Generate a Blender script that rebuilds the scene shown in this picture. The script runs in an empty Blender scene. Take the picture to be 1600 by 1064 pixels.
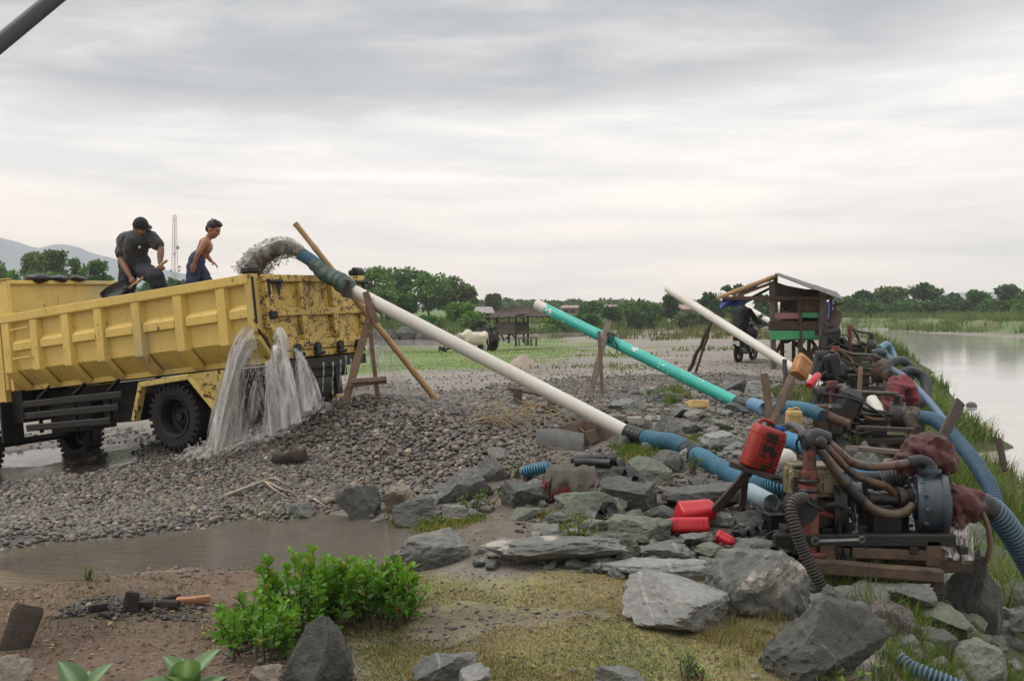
import bpy, math, random
import numpy as np
from mathutils import Vector, Matrix
random.seed(7)
RNG = np.random.default_rng(7)
C = bpy.context.scene.collection
SC = bpy.context.scene
R = math.radians
PI = math.pi

# ------------------------------------------------------------------ camera, world, sun, exposure
F = 1555.0                                   # focal length in photo pixels (photo 1600 x 1064)
CZ = 2.0                                     # eye height above datum
cam = bpy.data.cameras.new('camera')
cam.sensor_width = 36.0
cam.lens = 36.0 * F / 1600.0
cam.shift_y = -52.0 / 1600.0
cam.clip_start = 0.05
cam.clip_end = 30000.0
camo = bpy.data.objects.new('camera', cam)
C.objects.link(camo)
camo.location = (0, 0, CZ)
camo.rotation_euler = (R(90), 0, 0)
SC.camera = camo

SUN_EL, SUN_AZ = R(54), R(-88)               # azimuth measured from +Y towards +X
w = bpy.data.worlds.new('World')
SC.world = w
w.use_nodes = True
nt = w.node_tree
nt.nodes.clear()
def N(tree, typ, **kw):
    n = tree.nodes.new(typ)
    for k, v in kw.items():
        setattr(n, k, v)
    return n
def mth(tree, op, a, b=None, c=None, clamp=False):
    n = N(tree, 'ShaderNodeMath', operation=op, use_clamp=clamp)
    for i, v in enumerate((a, b, c)):
        if v is None: continue
        if isinstance(v, (int, float)): n.inputs[i].default_value = v
        else: tree.links.new(v, n.inputs[i])
    return n.outputs[0]
def mixc(tree, fac, a, b, typ='MIX'):
    n = N(tree, 'ShaderNodeMixRGB', blend_type=typ)
    for i, v in enumerate((fac, a, b)):
        if isinstance(v, (int, float)): n.inputs[i].default_value = v
        elif isinstance(v, (tuple, list)): n.inputs[i].default_value = (v[0], v[1], v[2], 1)
        else: tree.links.new(v, n.inputs[i])
    return n.outputs[0]
def ramp(tree, fac, stops, interp='LINEAR'):
    n = N(tree, 'ShaderNodeValToRGB')
    cr = n.color_ramp
    cr.interpolation = interp
    while len(cr.elements) < len(stops): cr.elements.new(0.5)
    for e, (p, c) in zip(cr.elements, stops):
        e.position = p
        e.color = (c, c, c, 1) if isinstance(c, (int, float)) else (c[0], c[1], c[2], 1)
    tree.links.new(fac, n.inputs[0])
    return n.outputs[0]
def noise(tree, vec, scale, detail=5, rough=.55, dist=0.0):
    n = N(tree, 'ShaderNodeTexNoise')
    n.inputs['Scale'].default_value = scale
    n.inputs['Detail'].default_value = detail
    n.inputs['Roughness'].default_value = rough
    n.inputs['Distortion'].default_value = dist
    if vec is not None: tree.links.new(vec, n.inputs['Vector'])
    return n.outputs['Fac']
def mapping(tree, vec, sc=(1, 1, 1), rot=(0, 0, 0), loc=(0, 0, 0)):
    n = N(tree, 'ShaderNodeMapping')
    n.inputs['Scale'].default_value = sc
    n.inputs['Rotation'].default_value = rot
    n.inputs['Location'].default_value = loc
    tree.links.new(vec, n.inputs['Vector'])
    return n.outputs[0]

sky = N(nt, 'ShaderNodeTexSky', sky_type='NISHITA')
sky.sun_disc = False
sky.sun_elevation = SUN_EL
sky.sun_rotation = SUN_AZ
sky.dust_density = 3.0
tc = N(nt, 'ShaderNodeTexCoord')
sep = N(nt, 'ShaderNodeSeparateXYZ')
nt.links.new(tc.outputs['Generated'], sep.inputs[0])
sx, sy, sz = sep.outputs
zc = mth(nt, 'MAXIMUM', sz, 0.0)
zz = mth(nt, 'ADD', zc, 0.10)
comb = N(nt, 'ShaderNodeCombineXYZ')
nt.links.new(mth(nt, 'DIVIDE', sx, zz), comb.inputs[0])
nt.links.new(mth(nt, 'DIVIDE', sy, zz), comb.inputs[1])
q = comb.outputs[0]
hz = N(nt, 'ShaderNodeCombineXYZ')             # thin layered bands near the horizon
nt.links.new(mth(nt, 'MULTIPLY', sx, 2.2), hz.inputs[0])
nt.links.new(mth(nt, 'MULTIPLY', sz, 17.0), hz.inputs[1])
nt.links.new(mth(nt, 'MULTIPLY', sy, 1.0), hz.inputs[2])
n3 = noise(nt, mapping(nt, hz.outputs[0], (1, 1, 1), (0, 0, R(9))), 1.7, 7, .6, .3)
e = mth(nt, 'DIVIDE', zc, mth(nt, 'MAXIMUM', mth(nt, 'ABSOLUTE', sy), .25))
a = mth(nt, 'DIVIDE', sx, mth(nt, 'MAXIMUM', mth(nt, 'ABSOLUTE', sy), .25))
edge = mth(nt, 'ADD', mth(nt, 'MULTIPLY', a, .10), mth(nt, 'MULTIPLY', mth(nt, 'MULTIPLY', a, a), .22))
hv = N(nt, 'ShaderNodeCombineXYZ')             # broad banks in azimuth and height above the horizon
nt.links.new(mth(nt, 'ADD', a, mth(nt, 'MULTIPLY', sy, .37)), hv.inputs[0])
nt.links.new(mth(nt, 'MULTIPLY', mth(nt, 'POWER', mth(nt, 'ADD', e, .02), .8), 3.2), hv.inputs[1])
n1 = noise(nt, mapping(nt, hv.outputs[0], (1, 1, 1), (0, 0, R(-13)), (4.3, 1.7, 0)), 2.3, 5, .5, .4)
n2 = noise(nt, mapping(nt, hv.outputs[0], (1.0, 1.5, 1), (0, 0, R(-10)), (1.3, 7.7, 2)), 4.2, 9, .58, .35)
dd = mth(nt, 'SUBTRACT', e, mth(nt, 'ADD', edge, .172))
dd = mth(nt, 'ADD', dd, mth(nt, 'MULTIPLY', mth(nt, 'SUBTRACT', n1, .5), .15))
dd = mth(nt, 'ADD', dd, mth(nt, 'MULTIPLY', mth(nt, 'SUBTRACT', n2, .5), .13))
deck = N(nt, 'ShaderNodeMapRange', interpolation_type='SMOOTHSTEP')
deck.inputs['From Min'].default_value = -.02
deck.inputs['From Max'].default_value = .07
nt.links.new(dd, deck.inputs['Value'])
deck = deck.outputs[0]
elev = ramp(nt, zc, [(0.0, (1.36, 1.17, 1.01)), (.035, (1.34, 1.19, 1.06)), (.09, (1.10, 1.02, .945)), (.20, (.92, .90, .875)), (.30, (.70, .70, .705)), (.50, (1.35, 1.34, 1.32)), (1, (1.75, 1.73, 1.70))])  # overhead part, out of view, raised to keep the ground lit from above
grey = ramp(nt, n2, [(.30, (.36, .38, .41)), (.48, (.46, .475, .495)), (.68, (.68, .675, .665))])
band = ramp(nt, n3, [(.32, (.80, .835, .87)), (.50, (.97, .975, .98)), (.66, (1.14, 1.115, 1.09))])
col = mixc(nt, 1.0, elev, band, 'MULTIPLY')
glow = mth(nt, 'MULTIPLY', ramp(nt, mth(nt, 'ADD', mth(nt, 'MULTIPLY', a, .6), .5), [(.12, 1.0), (.50, 0.0)]), ramp(nt, e, [(.03, 1.0), (.16, 0.0)]))
col = mixc(nt, mth(nt, 'MULTIPLY', glow, .75), col, mixc(nt, 1.0, col, (1.12, .97, .83), 'MULTIPLY'))
high = N(nt, 'ShaderNodeMapRange')              # grey deck faded out above the view, baring the brightened overhead sky
high.inputs['From Min'].default_value = .30
high.inputs['From Max'].default_value = .50
high.inputs['To Min'].default_value = .92
high.inputs['To Max'].default_value = .15
nt.links.new(zc, high.inputs['Value'])
col = mixc(nt, mth(nt, 'MULTIPLY', deck, high.outputs[0]), col, grey)
vm = N(nt, 'ShaderNodeVectorMath', operation='SCALE')
nt.links.new(col, vm.inputs[0])
vm.inputs['Scale'].default_value = 10.4          # background strength is 0.1
full = mixc(nt, .96, sky.outputs[0], vm.outputs[0])
dim = N(nt, 'ShaderNodeMapRange')              # unseen sky behind the viewer, dimmed to darken camera-facing sides
dim.inputs['From Min'].default_value = -.7
dim.inputs['From Max'].default_value = .2
dim.inputs['To Min'].default_value = .72
dim.inputs['To Max'].default_value = 1.0
nt.links.new(sy, dim.inputs['Value'])
vs_ = N(nt, 'ShaderNodeVectorMath', operation='SCALE')
nt.links.new(full, vs_.inputs[0]); nt.links.new(dim.outputs[0], vs_.inputs['Scale'])
full = vs_.outputs[0]
bg = N(nt, 'ShaderNodeBackground')
bg.inputs['Strength'].default_value = 0.1
nt.links.new(full, bg.inputs['Color'])
nt.links.new(bg.outputs[0], N(nt, 'ShaderNodeOutputWorld').inputs[0])

sun = bpy.data.lights.new('sun', 'SUN')
sun.energy = 1.3
sun.angle = R(20)
sun.color = (1.0, .95, .87)
suno = bpy.data.objects.new('sun', sun)
C.objects.link(suno)
sd = Vector((math.sin(SUN_AZ) * math.cos(SUN_EL), math.cos(SUN_AZ) * math.cos(SUN_EL), math.sin(SUN_EL)))
suno.rotation_euler = (-sd).to_track_quat('-Z', 'Y').to_euler()
suno.location = sd * 50
SC.view_settings.view_transform = 'Standard'
SC.view_settings.look = 'None'
SC.view_settings.exposure = 0.15
SC.view_settings.gamma = 1.0
SC.render.engine = 'CYCLES'
SC.cycles.max_bounces = 6
SC.cycles.transparent_max_bounces = 24
SC.cycles.volume_bounces = 0
SC.cycles.use_denoising = True

# ------------------------------------------------------------------ helpers
def P(px, py, d):
    """photo pixel and distance in front of the eye -> world point"""
    return np.array([(px - 800.0) / F * d, d, CZ - (py - 480.0) / F * d])
def unit(v):
    v = np.asarray(v, float)
    return v / max(np.linalg.norm(v), 1e-9)
def h3(ix, iy, iz, s):
    n = (ix.astype(np.int64) * 374761393 + iy.astype(np.int64) * 668265263 + iz.astype(np.int64) * 1440662683 + s * 974634777) & 0x7fffffff
    n = ((n ^ (n >> 13)) * 1274126177) & 0x7fffffff
    n = n ^ (n >> 16)
    return (n & 0xffff) / 65535.0
def vnoise(p, scale=1.0, seed=0):
    p = np.asarray(p, float) * scale
    i = np.floor(p); f = p - i
    f = f * f * (3 - 2 * f)
    i = i.astype(np.int64)
    r = 0
    for dx in (0, 1):
        for dy in (0, 1):
            for dz in (0, 1):
                wt = (f[:, 0] if dx else 1 - f[:, 0]) * (f[:, 1] if dy else 1 - f[:, 1]) * (f[:, 2] if dz else 1 - f[:, 2])
                r = r + wt * h3(i[:, 0] + dx, i[:, 1] + dy, i[:, 2] + dz, seed)
    return r * 2 - 1
def fbm(p, scale=1.0, octv=4, seed=0, gain=.5):
    r = 0; a = 1.0
    for k in range(octv):
        r = r + a * vnoise(p, scale * 2 ** k, seed + k * 17)
        a *= gain
    return r

def tag(o, label=None, cat=None, group=None, kind=None):
    if label: o['label'] = label
    if cat: o['category'] = cat
    if group: o['group'] = group
    if kind: o['kind'] = kind
    return o
def thing(name, label, cat, loc=(0, 0, 0), group=None):
    o = bpy.data.objects.new(name, None)
    o.empty_display_size = .1
    C.objects.link(o)
    o.location = tuple(float(v) for v in loc)
    return tag(o, label, cat, group)
def copy_tree(o, parent=None):
    c = o.copy(); C.objects.link(c); c.parent = parent
    for ch in list(o.children): copy_tree(ch, c)
    return c

def raw_mesh(name, v, faces, mats, smooth=None, col=None, uv=None):
    """faces: list of int arrays (each M x k)"""
    me = bpy.data.meshes.new(name)
    v = np.asarray(v, np.float32)
    faces = [np.asarray(f, np.int32) for f in faces if len(f)]
    nl = sum(f.size for f in faces); nf = sum(len(f) for f in faces)
    me.vertices.add(len(v)); me.vertices.foreach_set('co', v.ravel())
    me.loops.add(nl); me.polygons.add(nf)
    li = np.concatenate([f.ravel() for f in faces])
    me.loops.foreach_set('vertex_index', li)
    ks = np.concatenate([np.full(len(f), f.shape[1], np.int32) for f in faces])
    st = np.concatenate([[0], np.cumsum(ks)[:-1]]).astype(np.int32)
    me.polygons.foreach_set('loop_start', st)
    me.update(calc_edges=True)
    if col is not None:
        ca = me.color_attributes.new('col', 'FLOAT_COLOR', 'POINT')
        c4 = np.ones((len(v), 4), np.float32); c4[:, :col.shape[1]] = col
        ca.data.foreach_set('color', c4.ravel())
    if uv is not None:
        ul = me.uv_layers.new(name='UVMap')
        ul.data.foreach_set('uv', np.asarray(uv, np.float32)[li].ravel())
    for m in (mats if isinstance(mats, (list, tuple)) else [mats]):
        me.materials.append(m)
    if smooth is True: me.shade_smooth()
    elif smooth: 
        me.shade_smooth(); me.set_sharp_from_angle(angle=R(smooth))
    return me

class MB:
    """collects primitives; build() links them as ONE mesh object"""
    def __init__(s): s.v = []; s.f = {}; s.n = 0; s.c = []; s.uv = []; s.hasc = False
    def add(s, v, fs, col=None, uv=None):
        v = np.asarray(v, float).reshape(-1, 3)
        s.v.append(v)
        for f in fs:
            f = np.asarray(f, int)
            if f.size == 0: continue
            if f.ndim == 1: f = f[None]
            s.f.setdefault(f.shape[1], []).append(f + s.n)
        if col is not None:
            s.hasc = True
            s.c.append(np.broadcast_to(np.asarray(col, float), (len(v), 3)))
        else: s.c.append(np.ones((len(v), 3)))
        s.uv.append(np.zeros((len(v), 2)) if uv is None else uv)
        s.n += len(v)
        return s
    def box(s, c, size, M=None, bev=.006, col=None):
        """bevelled box: centre, full size, 3x3 columns = axes"""
        h = np.asarray(size, float) / 2
        b = min(bev, h.min() * .45)
        vs = []; idx = {}
        for ax in range(3):
            for sg in ((-1, -1, -1), (-1, -1, 1), (-1, 1, -1), (-1, 1, 1), (1, -1, -1), (1, -1, 1), (1, 1, -1), (1, 1, 1)):
                p = np.array(sg) * (h - b); p[ax] = sg[ax] * h[ax]
                idx[(ax, sg)] = len(vs); vs.append(p)
        q = []; t = []
        for ax in range(3):
            o1, o2 = (ax + 1) % 3, (ax + 2) % 3
            for sg in (-1, 1):
                cs = []
                for a_, b_ in ((-1, -1), (1, -1), (1, 1), (-1, 1)):
                    k = [0, 0, 0]; k[ax] = sg; k[o1] = a_; k[o2] = b_
                    cs.append(idx[(ax, tuple(k))])
                q.append(cs if sg > 0 else cs[::-1])
        for ax in range(3):
            o1, o2 = (ax + 1) % 3, (ax + 2) % 3
            for s1 in (-1, 1):
                for s2 in (-1, 1):
                    k0 = [0, 0, 0]; k0[o1] = s1; k0[o2] = s2
                    k1 = list(k0); k0[ax] = -1; k1[ax] = 1
                    k0, k1 = tuple(k0), tuple(k1)
                    f = [idx[(o1, k0)], idx[(o1, k1)], idx[(o2, k1)], idx[(o2, k0)]]
                    q.append(f if s1 * s2 < 0 else f[::-1])
        for sg in ((-1, -1, -1), (-1, -1, 1), (-1, 1, -1), (-1, 1, 1), (1, -1, -1), (1, -1, 1), (1, 1, -1), (1, 1, 1)):
            f = [idx[(0, sg)], idx[(1, sg)], idx[(2, sg)]]
            t.append(f if sg[0] * sg[1] * sg[2] > 0 else f[::-1])
        vs = np.array(vs)
        if M is not None: vs = vs @ np.asarray(M, float).T
        return s.add(vs + np.asarray(c, float), [q, t], col)
    def beam(s, a, b, w, h, up=(0, 0, 1), bev=.006, col=None, ext=0.0):
        a = np.asarray(a, float); b = np.asarray(b, float)
        x = unit(b - a)
        u = np.asarray(up, float)
        if abs(np.dot(x, unit(u))) > .97: u = np.array([0, 1., 0]) if abs(x[1]) < .9 else np.array([1., 0, 0])
        y = unit(np.cross(u, x)); z = np.cross(x, y)
        return s.box((a + b) / 2, (np.linalg.norm(b - a) + 2 * ext, w, h), np.stack([x, y, z], 1), bev, col)
    def tube(s, path, r, n=10, cap=True, col=None, sq=1.0, closed=False, ref=(0, 0, 1)):
        p = np.asarray(path, float); m = len(p)
        r = np.broadcast_to(np.asarray(r, float), (m,))
        t = np.gradient(p, axis=0)
        t /= np.maximum(np.linalg.norm(t, axis=1, keepdims=True), 1e-9)
        u = np.array(ref, float)
        if abs(np.dot(u, t[0])) > .95: u = np.array([1., 0, 0])
        fr = []
        for i in range(m):
            u = u - np.dot(u, t[i]) * t[i]; u = unit(u)
            fr.append((u, np.cross(t[i], u)))
        an = np.linspace(0, 2 * PI, n, endpoint=False)
        ca, sa = np.cos(an), np.sin(an)
        vs = np.concatenate([p[i] + r[i] * (np.outer(ca, fr[i][0]) * sq + np.outer(sa, fr[i][1])) for i in range(m)])
        i0 = (np.arange(m - 1)[:, None] * n + np.arange(n)).ravel()
        i1 = (np.arange(m - 1)[:, None] * n + (np.arange(n) + 1) % n).ravel()
        fs = [np.stack([i0, i1, i1 + n, i0 + n], 1)]
        uv = np.stack([np.tile(np.arange(n) / n, m), np.repeat(np.concatenate([[0], np.cumsum(np.linalg.norm(np.diff(p, axis=0), axis=1))]), n)], 1)
        if cap:
            vs = np.concatenate([vs, p[:1], p[-1:]])
            uv = np.concatenate([uv, [[.5, 0], [.5, 1]]])
            k = np.arange(n)
            fs.append(np.concatenate([np.stack([np.full(n, m * n), (k + 1) % n, k], 1), np.stack([np.full(n, m * n + 1), (m - 1) * n + k, (m - 1) * n + (k + 1) % n], 1)]))
        if col is not None and np.ndim(col) == 2:
            col = np.concatenate([np.repeat(np.asarray(col), n, 0)] + ([col[:1], col[-1:]] if cap else []))
        return s.add(vs, fs, col, uv)
    def hollow(s, path, r, wall, n=16, col=None):
        """an open pipe with a wall thickness, bore visible at both ends"""
        p = np.asarray(path, float)
        r = np.broadcast_to(np.asarray(r, float), (len(p),))
        pp = np.concatenate([p, p[::-1], p[:1]]); rr = np.concatenate([r, r[::-1] - wall, r[:1]])
        m = len(pp)
        t = np.gradient(p, axis=0); t /= np.maximum(np.linalg.norm(t, axis=1, keepdims=True), 1e-9)
        t = np.concatenate([t, t[::-1], t[:1]])
        an = np.linspace(0, 2 * PI, n, endpoint=False); vs = []
        u = np.array([0, 0, 1.])
        if abs(np.dot(u, t[0])) > .95: u = np.array([1., 0, 0])
        fr = []
        for i in range(len(p)):
            u = unit(u - np.dot(u, t[i]) * t[i]); fr.append((u, np.cross(t[i], u)))
        fr = fr + fr[::-1] + fr[:1]
        vs = np.concatenate([pp[i] + rr[i] * (np.outer(np.cos(an), fr[i][0]) + np.outer(np.sin(an), fr[i][1])) for i in range(m)])
        i0 = (np.arange(m - 1)[:, None] * n + np.arange(n)).ravel()
        i1 = (np.arange(m - 1)[:, None] * n + (np.arange(n) + 1) % n).ravel()
        return s.add(vs, [np.stack([i0, i1, i1 + n, i0 + n], 1)], col)
    def lathe(s, prof, org=(0, 0, 0), axis=(0, 0, 1), n=20, col=None, ang=(0, 2 * PI)):
        z = unit(axis)
        x = unit(np.cross(z, (0, 1, 0) if abs(z[1]) < .9 else (1, 0, 0))); y = np.cross(z, x)
        prof = np.asarray(prof, float); m = len(prof)
        an = np.linspace(0, 2 * PI, n, endpoint=False)
        vs = np.concatenate([np.asarray(org, float) + prof[i, 1] * z + prof[i, 0] * (np.outer(np.cos(an), x) + np.outer(np.sin(an), y)) for i in range(m)])
        i0 = (np.arange(m - 1)[:, None] * n + np.arange(n)).ravel()
        i1 = (np.arange(m - 1)[:, None] * n + (np.arange(n) + 1) % n).ravel()
        return s.add(vs, [np.stack([i0, i1, i1 + n, i0 + n], 1)], col)
    def ell(s, c, r, M=None, nu=14, nv=9, col=None):
        r = np.broadcast_to(np.asarray(r, float), (3,))
        vs = [[0, 0, -1]]
        for j in range(1, nv):
            t = -PI / 2 + PI * j / nv
            for i in range(nu): vs.append([math.cos(t) * math.cos(2 * PI * i / nu), math.cos(t) * math.sin(2 * PI * i / nu), math.sin(t)])
        vs.append([0, 0, 1]); vs = np.array(vs) * r
        q = []; t3 = []
        for j in range(nv - 2):
            for i in range(nu):
                a_ = 1 + j * nu + i; b_ = 1 + j * nu + (i + 1) % nu
                q.append([a_, b_, b_ + nu, a_ + nu])
        for i in range(nu):
            t3.append([0, 1 + (i + 1) % nu, 1 + i])
            o = 1 + (nv - 2) * nu; t3.append([len(vs) - 1, o + i, o + (i + 1) % nu])
        if M is not None: vs = vs @ np.asarray(M, float).T
        return s.add(vs + np.asarray(c, float), [q, t3], col)
    def caps(s, a, b, ra, rb, n=12):
        """tapered limb with round ends"""
        a = np.asarray(a, float); b = np.asarray(b, float); d = unit(b - a)
        k = [(-.95, .31), (-.7, .71), (-.35, .94), (0, 1)]
        path = [a + d * ra * z for z, _ in k] + [b + d * rb * -z for z, _ in k[::-1]]
        rr = [ra * q_ for _, q_ in k] + [rb * q_ for _, q_ in k[::-1]]
        return s.tube(path, rr, n, True)
    def grid(s, X, fn=None, col=None, uv=True):
        """X: (m, n, 3) points"""
        m, n = X.shape[:2]
        i = (np.arange(m - 1)[:, None] * n + np.arange(n - 1)).ravel()
        U = np.stack(np.meshgrid(np.linspace(0, 1, m), np.linspace(0, 1, n), indexing='ij'), -1).reshape(-1, 2)
        return s.add(X.reshape(-1, 3), [np.stack([i, i + 1, i + n + 1, i + n], 1)], col, U)
    def slab(s, X, th):
        """a sheet of points given a thickness along -normal"""
        X = np.asarray(X, float); m, n = X.shape[:2]
        gu = np.gradient(X, axis=0); gv = np.gradient(X, axis=1)
        nn = np.cross(gu, gv); nn /= np.maximum(np.linalg.norm(nn, axis=2, keepdims=True), 1e-9)
        Y = X - nn * th
        i = (np.arange(m - 1)[:, None] * n + np.arange(n - 1)).ravel(); k = m * n
        f = [np.stack([i, i + n, i + n + 1, i + 1], 1), np.stack([i, i + 1, i + n + 1, i + n], 1) + k]
        bd = [(r_ * n, (r_ + 1) * n) for r_ in range(m - 1)] + [((m - 1) * n + c, (m - 1) * n + c + 1) for c in range(n - 1)] + [((r_ + 1) * n + n - 1, r_ * n + n - 1) for r_ in range(m - 1)] + [(c + 1, c) for c in range(n - 1)]
        f.append(np.array([[a_, a_ + k, b_ + k, b_] for a_, b_ in bd])[:, ::-1])
        U = np.stack(np.meshgrid(np.linspace(0, 1, m), np.linspace(0, 1, n), indexing='ij'), -1).reshape(-1, 2)
        return s.add(np.concatenate([X.reshape(-1, 3), Y.reshape(-1, 3)]), f, None, np.concatenate([U, U]))
    def arr(s):
        return np.concatenate(s.v), [np.concatenate(x) for x in s.f.values()], np.concatenate(s.c), np.concatenate(s.uv)
    def build(s, name, mt, parent=None, smooth=35, local=False, label=None, uv=False):
        v, f, c, u = s.arr()
        if local: org = np.zeros(3)
        elif parent is not None:
            org = np.zeros(3); q_ = parent
            while q_ is not None: org += np.array(q_.location); q_ = q_.parent
        else:
            org = np.array([(v[:, 0].min() + v[:, 0].max()) / 2, (v[:, 1].min() + v[:, 1].max()) / 2, v[:, 2].min()])
        me = raw_mesh(name, v - org, f, mt, smooth, c if s.hasc else None, u if uv else None)
        o = bpy.data.objects.new(name, me); C.objects.link(o)
        if parent is not None: o.parent = parent
        elif not local: o.location = org
        if label: o['label'] = label
        return o

def curve(pts, n=40):
    """Catmull-Rom through points"""
    p = np.asarray(pts, float)
    p = np.concatenate([2 * p[:1] - p[1:2], p, 2 * p[-1:] - p[-2:-1]])
    out = []; m = len(p) - 3
    for i in range(m):
        k = max(2, int(round(n / m)))
        t = np.linspace(0, 1, k, endpoint=(i == m - 1))[:, None]
        a_, b_, c_, d_ = p[i:i + 4]
        out.append(.5 * (2 * b_ + (c_ - a_) * t + (2 * a_ - 5 * b_ + 4 * c_ - d_) * t ** 2 + (3 * b_ - a_ - 3 * c_ + d_) * t ** 3))
    return np.concatenate(out)
def resample(p, step):
    p = np.asarray(p, float)
    L = np.concatenate([[0], np.cumsum(np.linalg.norm(np.diff(p, axis=0), axis=1))])
    k = max(3, int(L[-1] / step) + 1)
    t = np.linspace(0, L[-1], k)
    return np.stack([np.interp(t, L, p[:, i]) for i in range(3)], 1)
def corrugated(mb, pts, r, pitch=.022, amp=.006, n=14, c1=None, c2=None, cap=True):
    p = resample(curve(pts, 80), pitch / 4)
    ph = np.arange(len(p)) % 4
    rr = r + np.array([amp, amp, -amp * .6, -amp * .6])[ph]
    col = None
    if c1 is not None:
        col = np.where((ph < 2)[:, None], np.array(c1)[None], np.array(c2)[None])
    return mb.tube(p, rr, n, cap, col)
# ------------------------------------------------------------------ materials
def mat(name, c1, c2=None, sc=4.0, rough=.7, rv=.12, bump=.15, bsc=40.0, spots=None, t=.62, ssc=14.0, metal=0.0, spec=.4,
        vcol=False, stretch=(1, 1, 1), mott=.25, coat=0.0, big=None, tbig=.6, sbig=2.0, sheen=0.0, srough=None, trans=0.0):
    """c1..c2 blotches, 'spots' = stains/rust with noise threshold t, vcol multiplies a per-vertex base colour"""
    m = bpy.data.materials.new(name); m.use_nodes = True
    n = m.node_tree; b = n.nodes['Principled BSDF']
    tcn = N(n, 'ShaderNodeTexCoord'); v = mapping(n, tcn.outputs['Object'], stretch)
    f1 = noise(n, v, sc, 6, .6, .2)
    f2 = noise(n, v, bsc, 5, .65)
    c = mixc(n, ramp(n, f1, [(.32, 0.0), (.68, 1.0)]), c1, c2 if c2 is not None else tuple(x * .8 for x in c1))
    if vcol:
        at = N(n, 'ShaderNodeAttribute', attribute_name='col')
        c = mixc(n, 1.0, c, at.outputs['Color'], 'MULTIPLY')
    c = mixc(n, 1.0, c, ramp(n, f2, [(.25, 1 - mott), (.75, 1 + mott * .6)]), 'MULTIPLY')
    rgh = mth(n, 'ADD', mth(n, 'MULTIPLY', mth(n, 'SUBTRACT', f2, .5), rv * 2), rough, clamp=True)
    if big is not None:
        fb = noise(n, v, sbig, 5, .6, .4)
        kb = ramp(n, fb, [(tbig - .04, 0.0), (tbig + .06, 1.0)])
        c = mixc(n, kb, c, big)
    if spots is not None:
        f3 = noise(n, v, ssc, 8, .68, .3)
        f4 = noise(n, v, ssc * .22, 3, .5)
        k = mth(n, 'ADD', f3, mth(n, 'MULTIPLY', mth(n, 'SUBTRACT', f4, .5), .55))
        k = ramp(n, k, [(t, 0.0), (min(t + .035, .999), 1.0)])
        c = mixc(n, k, c, spots)
        if srough is not None:
            rgh = mth(n, 'ADD', mth(n, 'MULTIPLY', k, srough - rough), rgh, clamp=True)
    n.links.new(c, b.inputs['Base Color']); n.links.new(rgh, b.inputs['Roughness'])
    b.inputs['Metallic'].default_value = metal
    b.inputs['Specular IOR Level'].default_value = spec
    b.inputs['Coat Weight'].default_value = coat
    b.inputs['Coat Roughness'].default_value = .15
    if sheen: b.inputs['Sheen Weight'].default_value = sheen
    if trans: b.inputs['Transmission Weight'].default_value = trans
    if bump:
        bn = N(n, 'ShaderNodeBump'); bn.inputs['Strength'].default_value = bump; bn.inputs['Distance'].default_value = .02
        n.links.new(f2, bn.inputs['Height']); n.links.new(bn.outputs[0], b.inputs['Normal'])
    return m
def leafmat(name, tr=.35, rough=.5, spec=.35):
    m = bpy.data.materials.new(name); m.use_nodes = True
    n = m.node_tree; b = n.nodes['Principled BSDF']; o = n.nodes['Material Output']
    at = N(n, 'ShaderNodeAttribute', attribute_name='col')
    n.links.new(at.outputs['Color'], b.inputs['Base Color'])
    b.inputs['Roughness'].default_value = rough
    b.inputs['Specular IOR Level'].default_value = spec
    tl = N(n, 'ShaderNodeBsdfTranslucent')
    n.links.new(mixc(n, 1.0, at.outputs['Color'], (1.0, 1.05, .55), 'MULTIPLY'), tl.inputs['Color'])
    mx = N(n, 'ShaderNodeMixShader'); mx.inputs[0].default_value = tr
    n.links.new(b.outputs[0], mx.inputs[1]); n.links.new(tl.outputs[0], mx.inputs[2]); n.links.new(mx.outputs[0], o.inputs[0])
    return m
M = {}
M['yellow'] = mat('yellow_paint', (.69, .49, .125), (.60, .42, .105), sc=1.6, rough=.42, rv=.1, bump=.05, bsc=24, spots=(.10, .060, .034), t=.655, ssc=40, stretch=(1, 1, .3), big=(.46, .36, .16), tbig=.60, sbig=1.6, spec=.45, srough=.8, mott=.12)
M['yellow_rust'] = mat('yellow_paint_rusted', (.63, .44, .115), (.52, .36, .095), sc=2.2, rough=.45, bump=.12, bsc=30, spots=(.085, .052, .036), t=.532, ssc=46, spec=.4, srough=.85, mott=.18)
M['yellow_edge'] = mat('yellow_paint_worn', (.60, .45, .14), (.50, .36, .12), sc=2.2, rough=.45, bump=.12, bsc=30, spots=(.045, .028, .022), t=.60, ssc=20, spec=.4, srough=.85, mott=.18)
M['black_metal'] = mat('black_grimy_metal', (.010, .0095, .009), (.018, .016, .014), rough=.55, bump=.2, bsc=35, spots=(.04, .026, .018), t=.68, spec=.4)
M['dark_metal'] = mat('dark_oily_metal', (.020, .0195, .0195), (.036, .031, .027), rough=.4, bump=.2, bsc=30, spots=(.10, .055, .03), t=.66, spec=.5, metal=.2)
M['rust_metal'] = mat('rusty_steel', (.095, .048, .028), (.06, .034, .024), rough=.7, bump=.35, bsc=40, spots=(.16, .075, .035), t=.62)
M['red_rust'] = mat('red_oxide_pipe', (.20, .045, .030), (.13, .040, .028), rough=.55, bump=.3, bsc=30, spots=(.045, .025, .02), t=.58, spec=.45)
M['brown_pipe'] = mat('brown_hose', (.075, .036, .022), (.13, .065, .03), sc=7, rough=.35, bump=.1, spots=(.025, .02, .017), t=.55, spec=.5)
M['tan_pipe'] = mat('tan_oily_hose', (.10, .072, .042), (.052, .036, .024), sc=9, rough=.35, bump=.1, spots=(.03, .024, .02), t=.52, spec=.5)
M['black_rubber'] = mat('black_rubber', (.008, .008, .0085), (.014, .014, .014), rough=.42, bump=.08, spec=.45)
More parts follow.
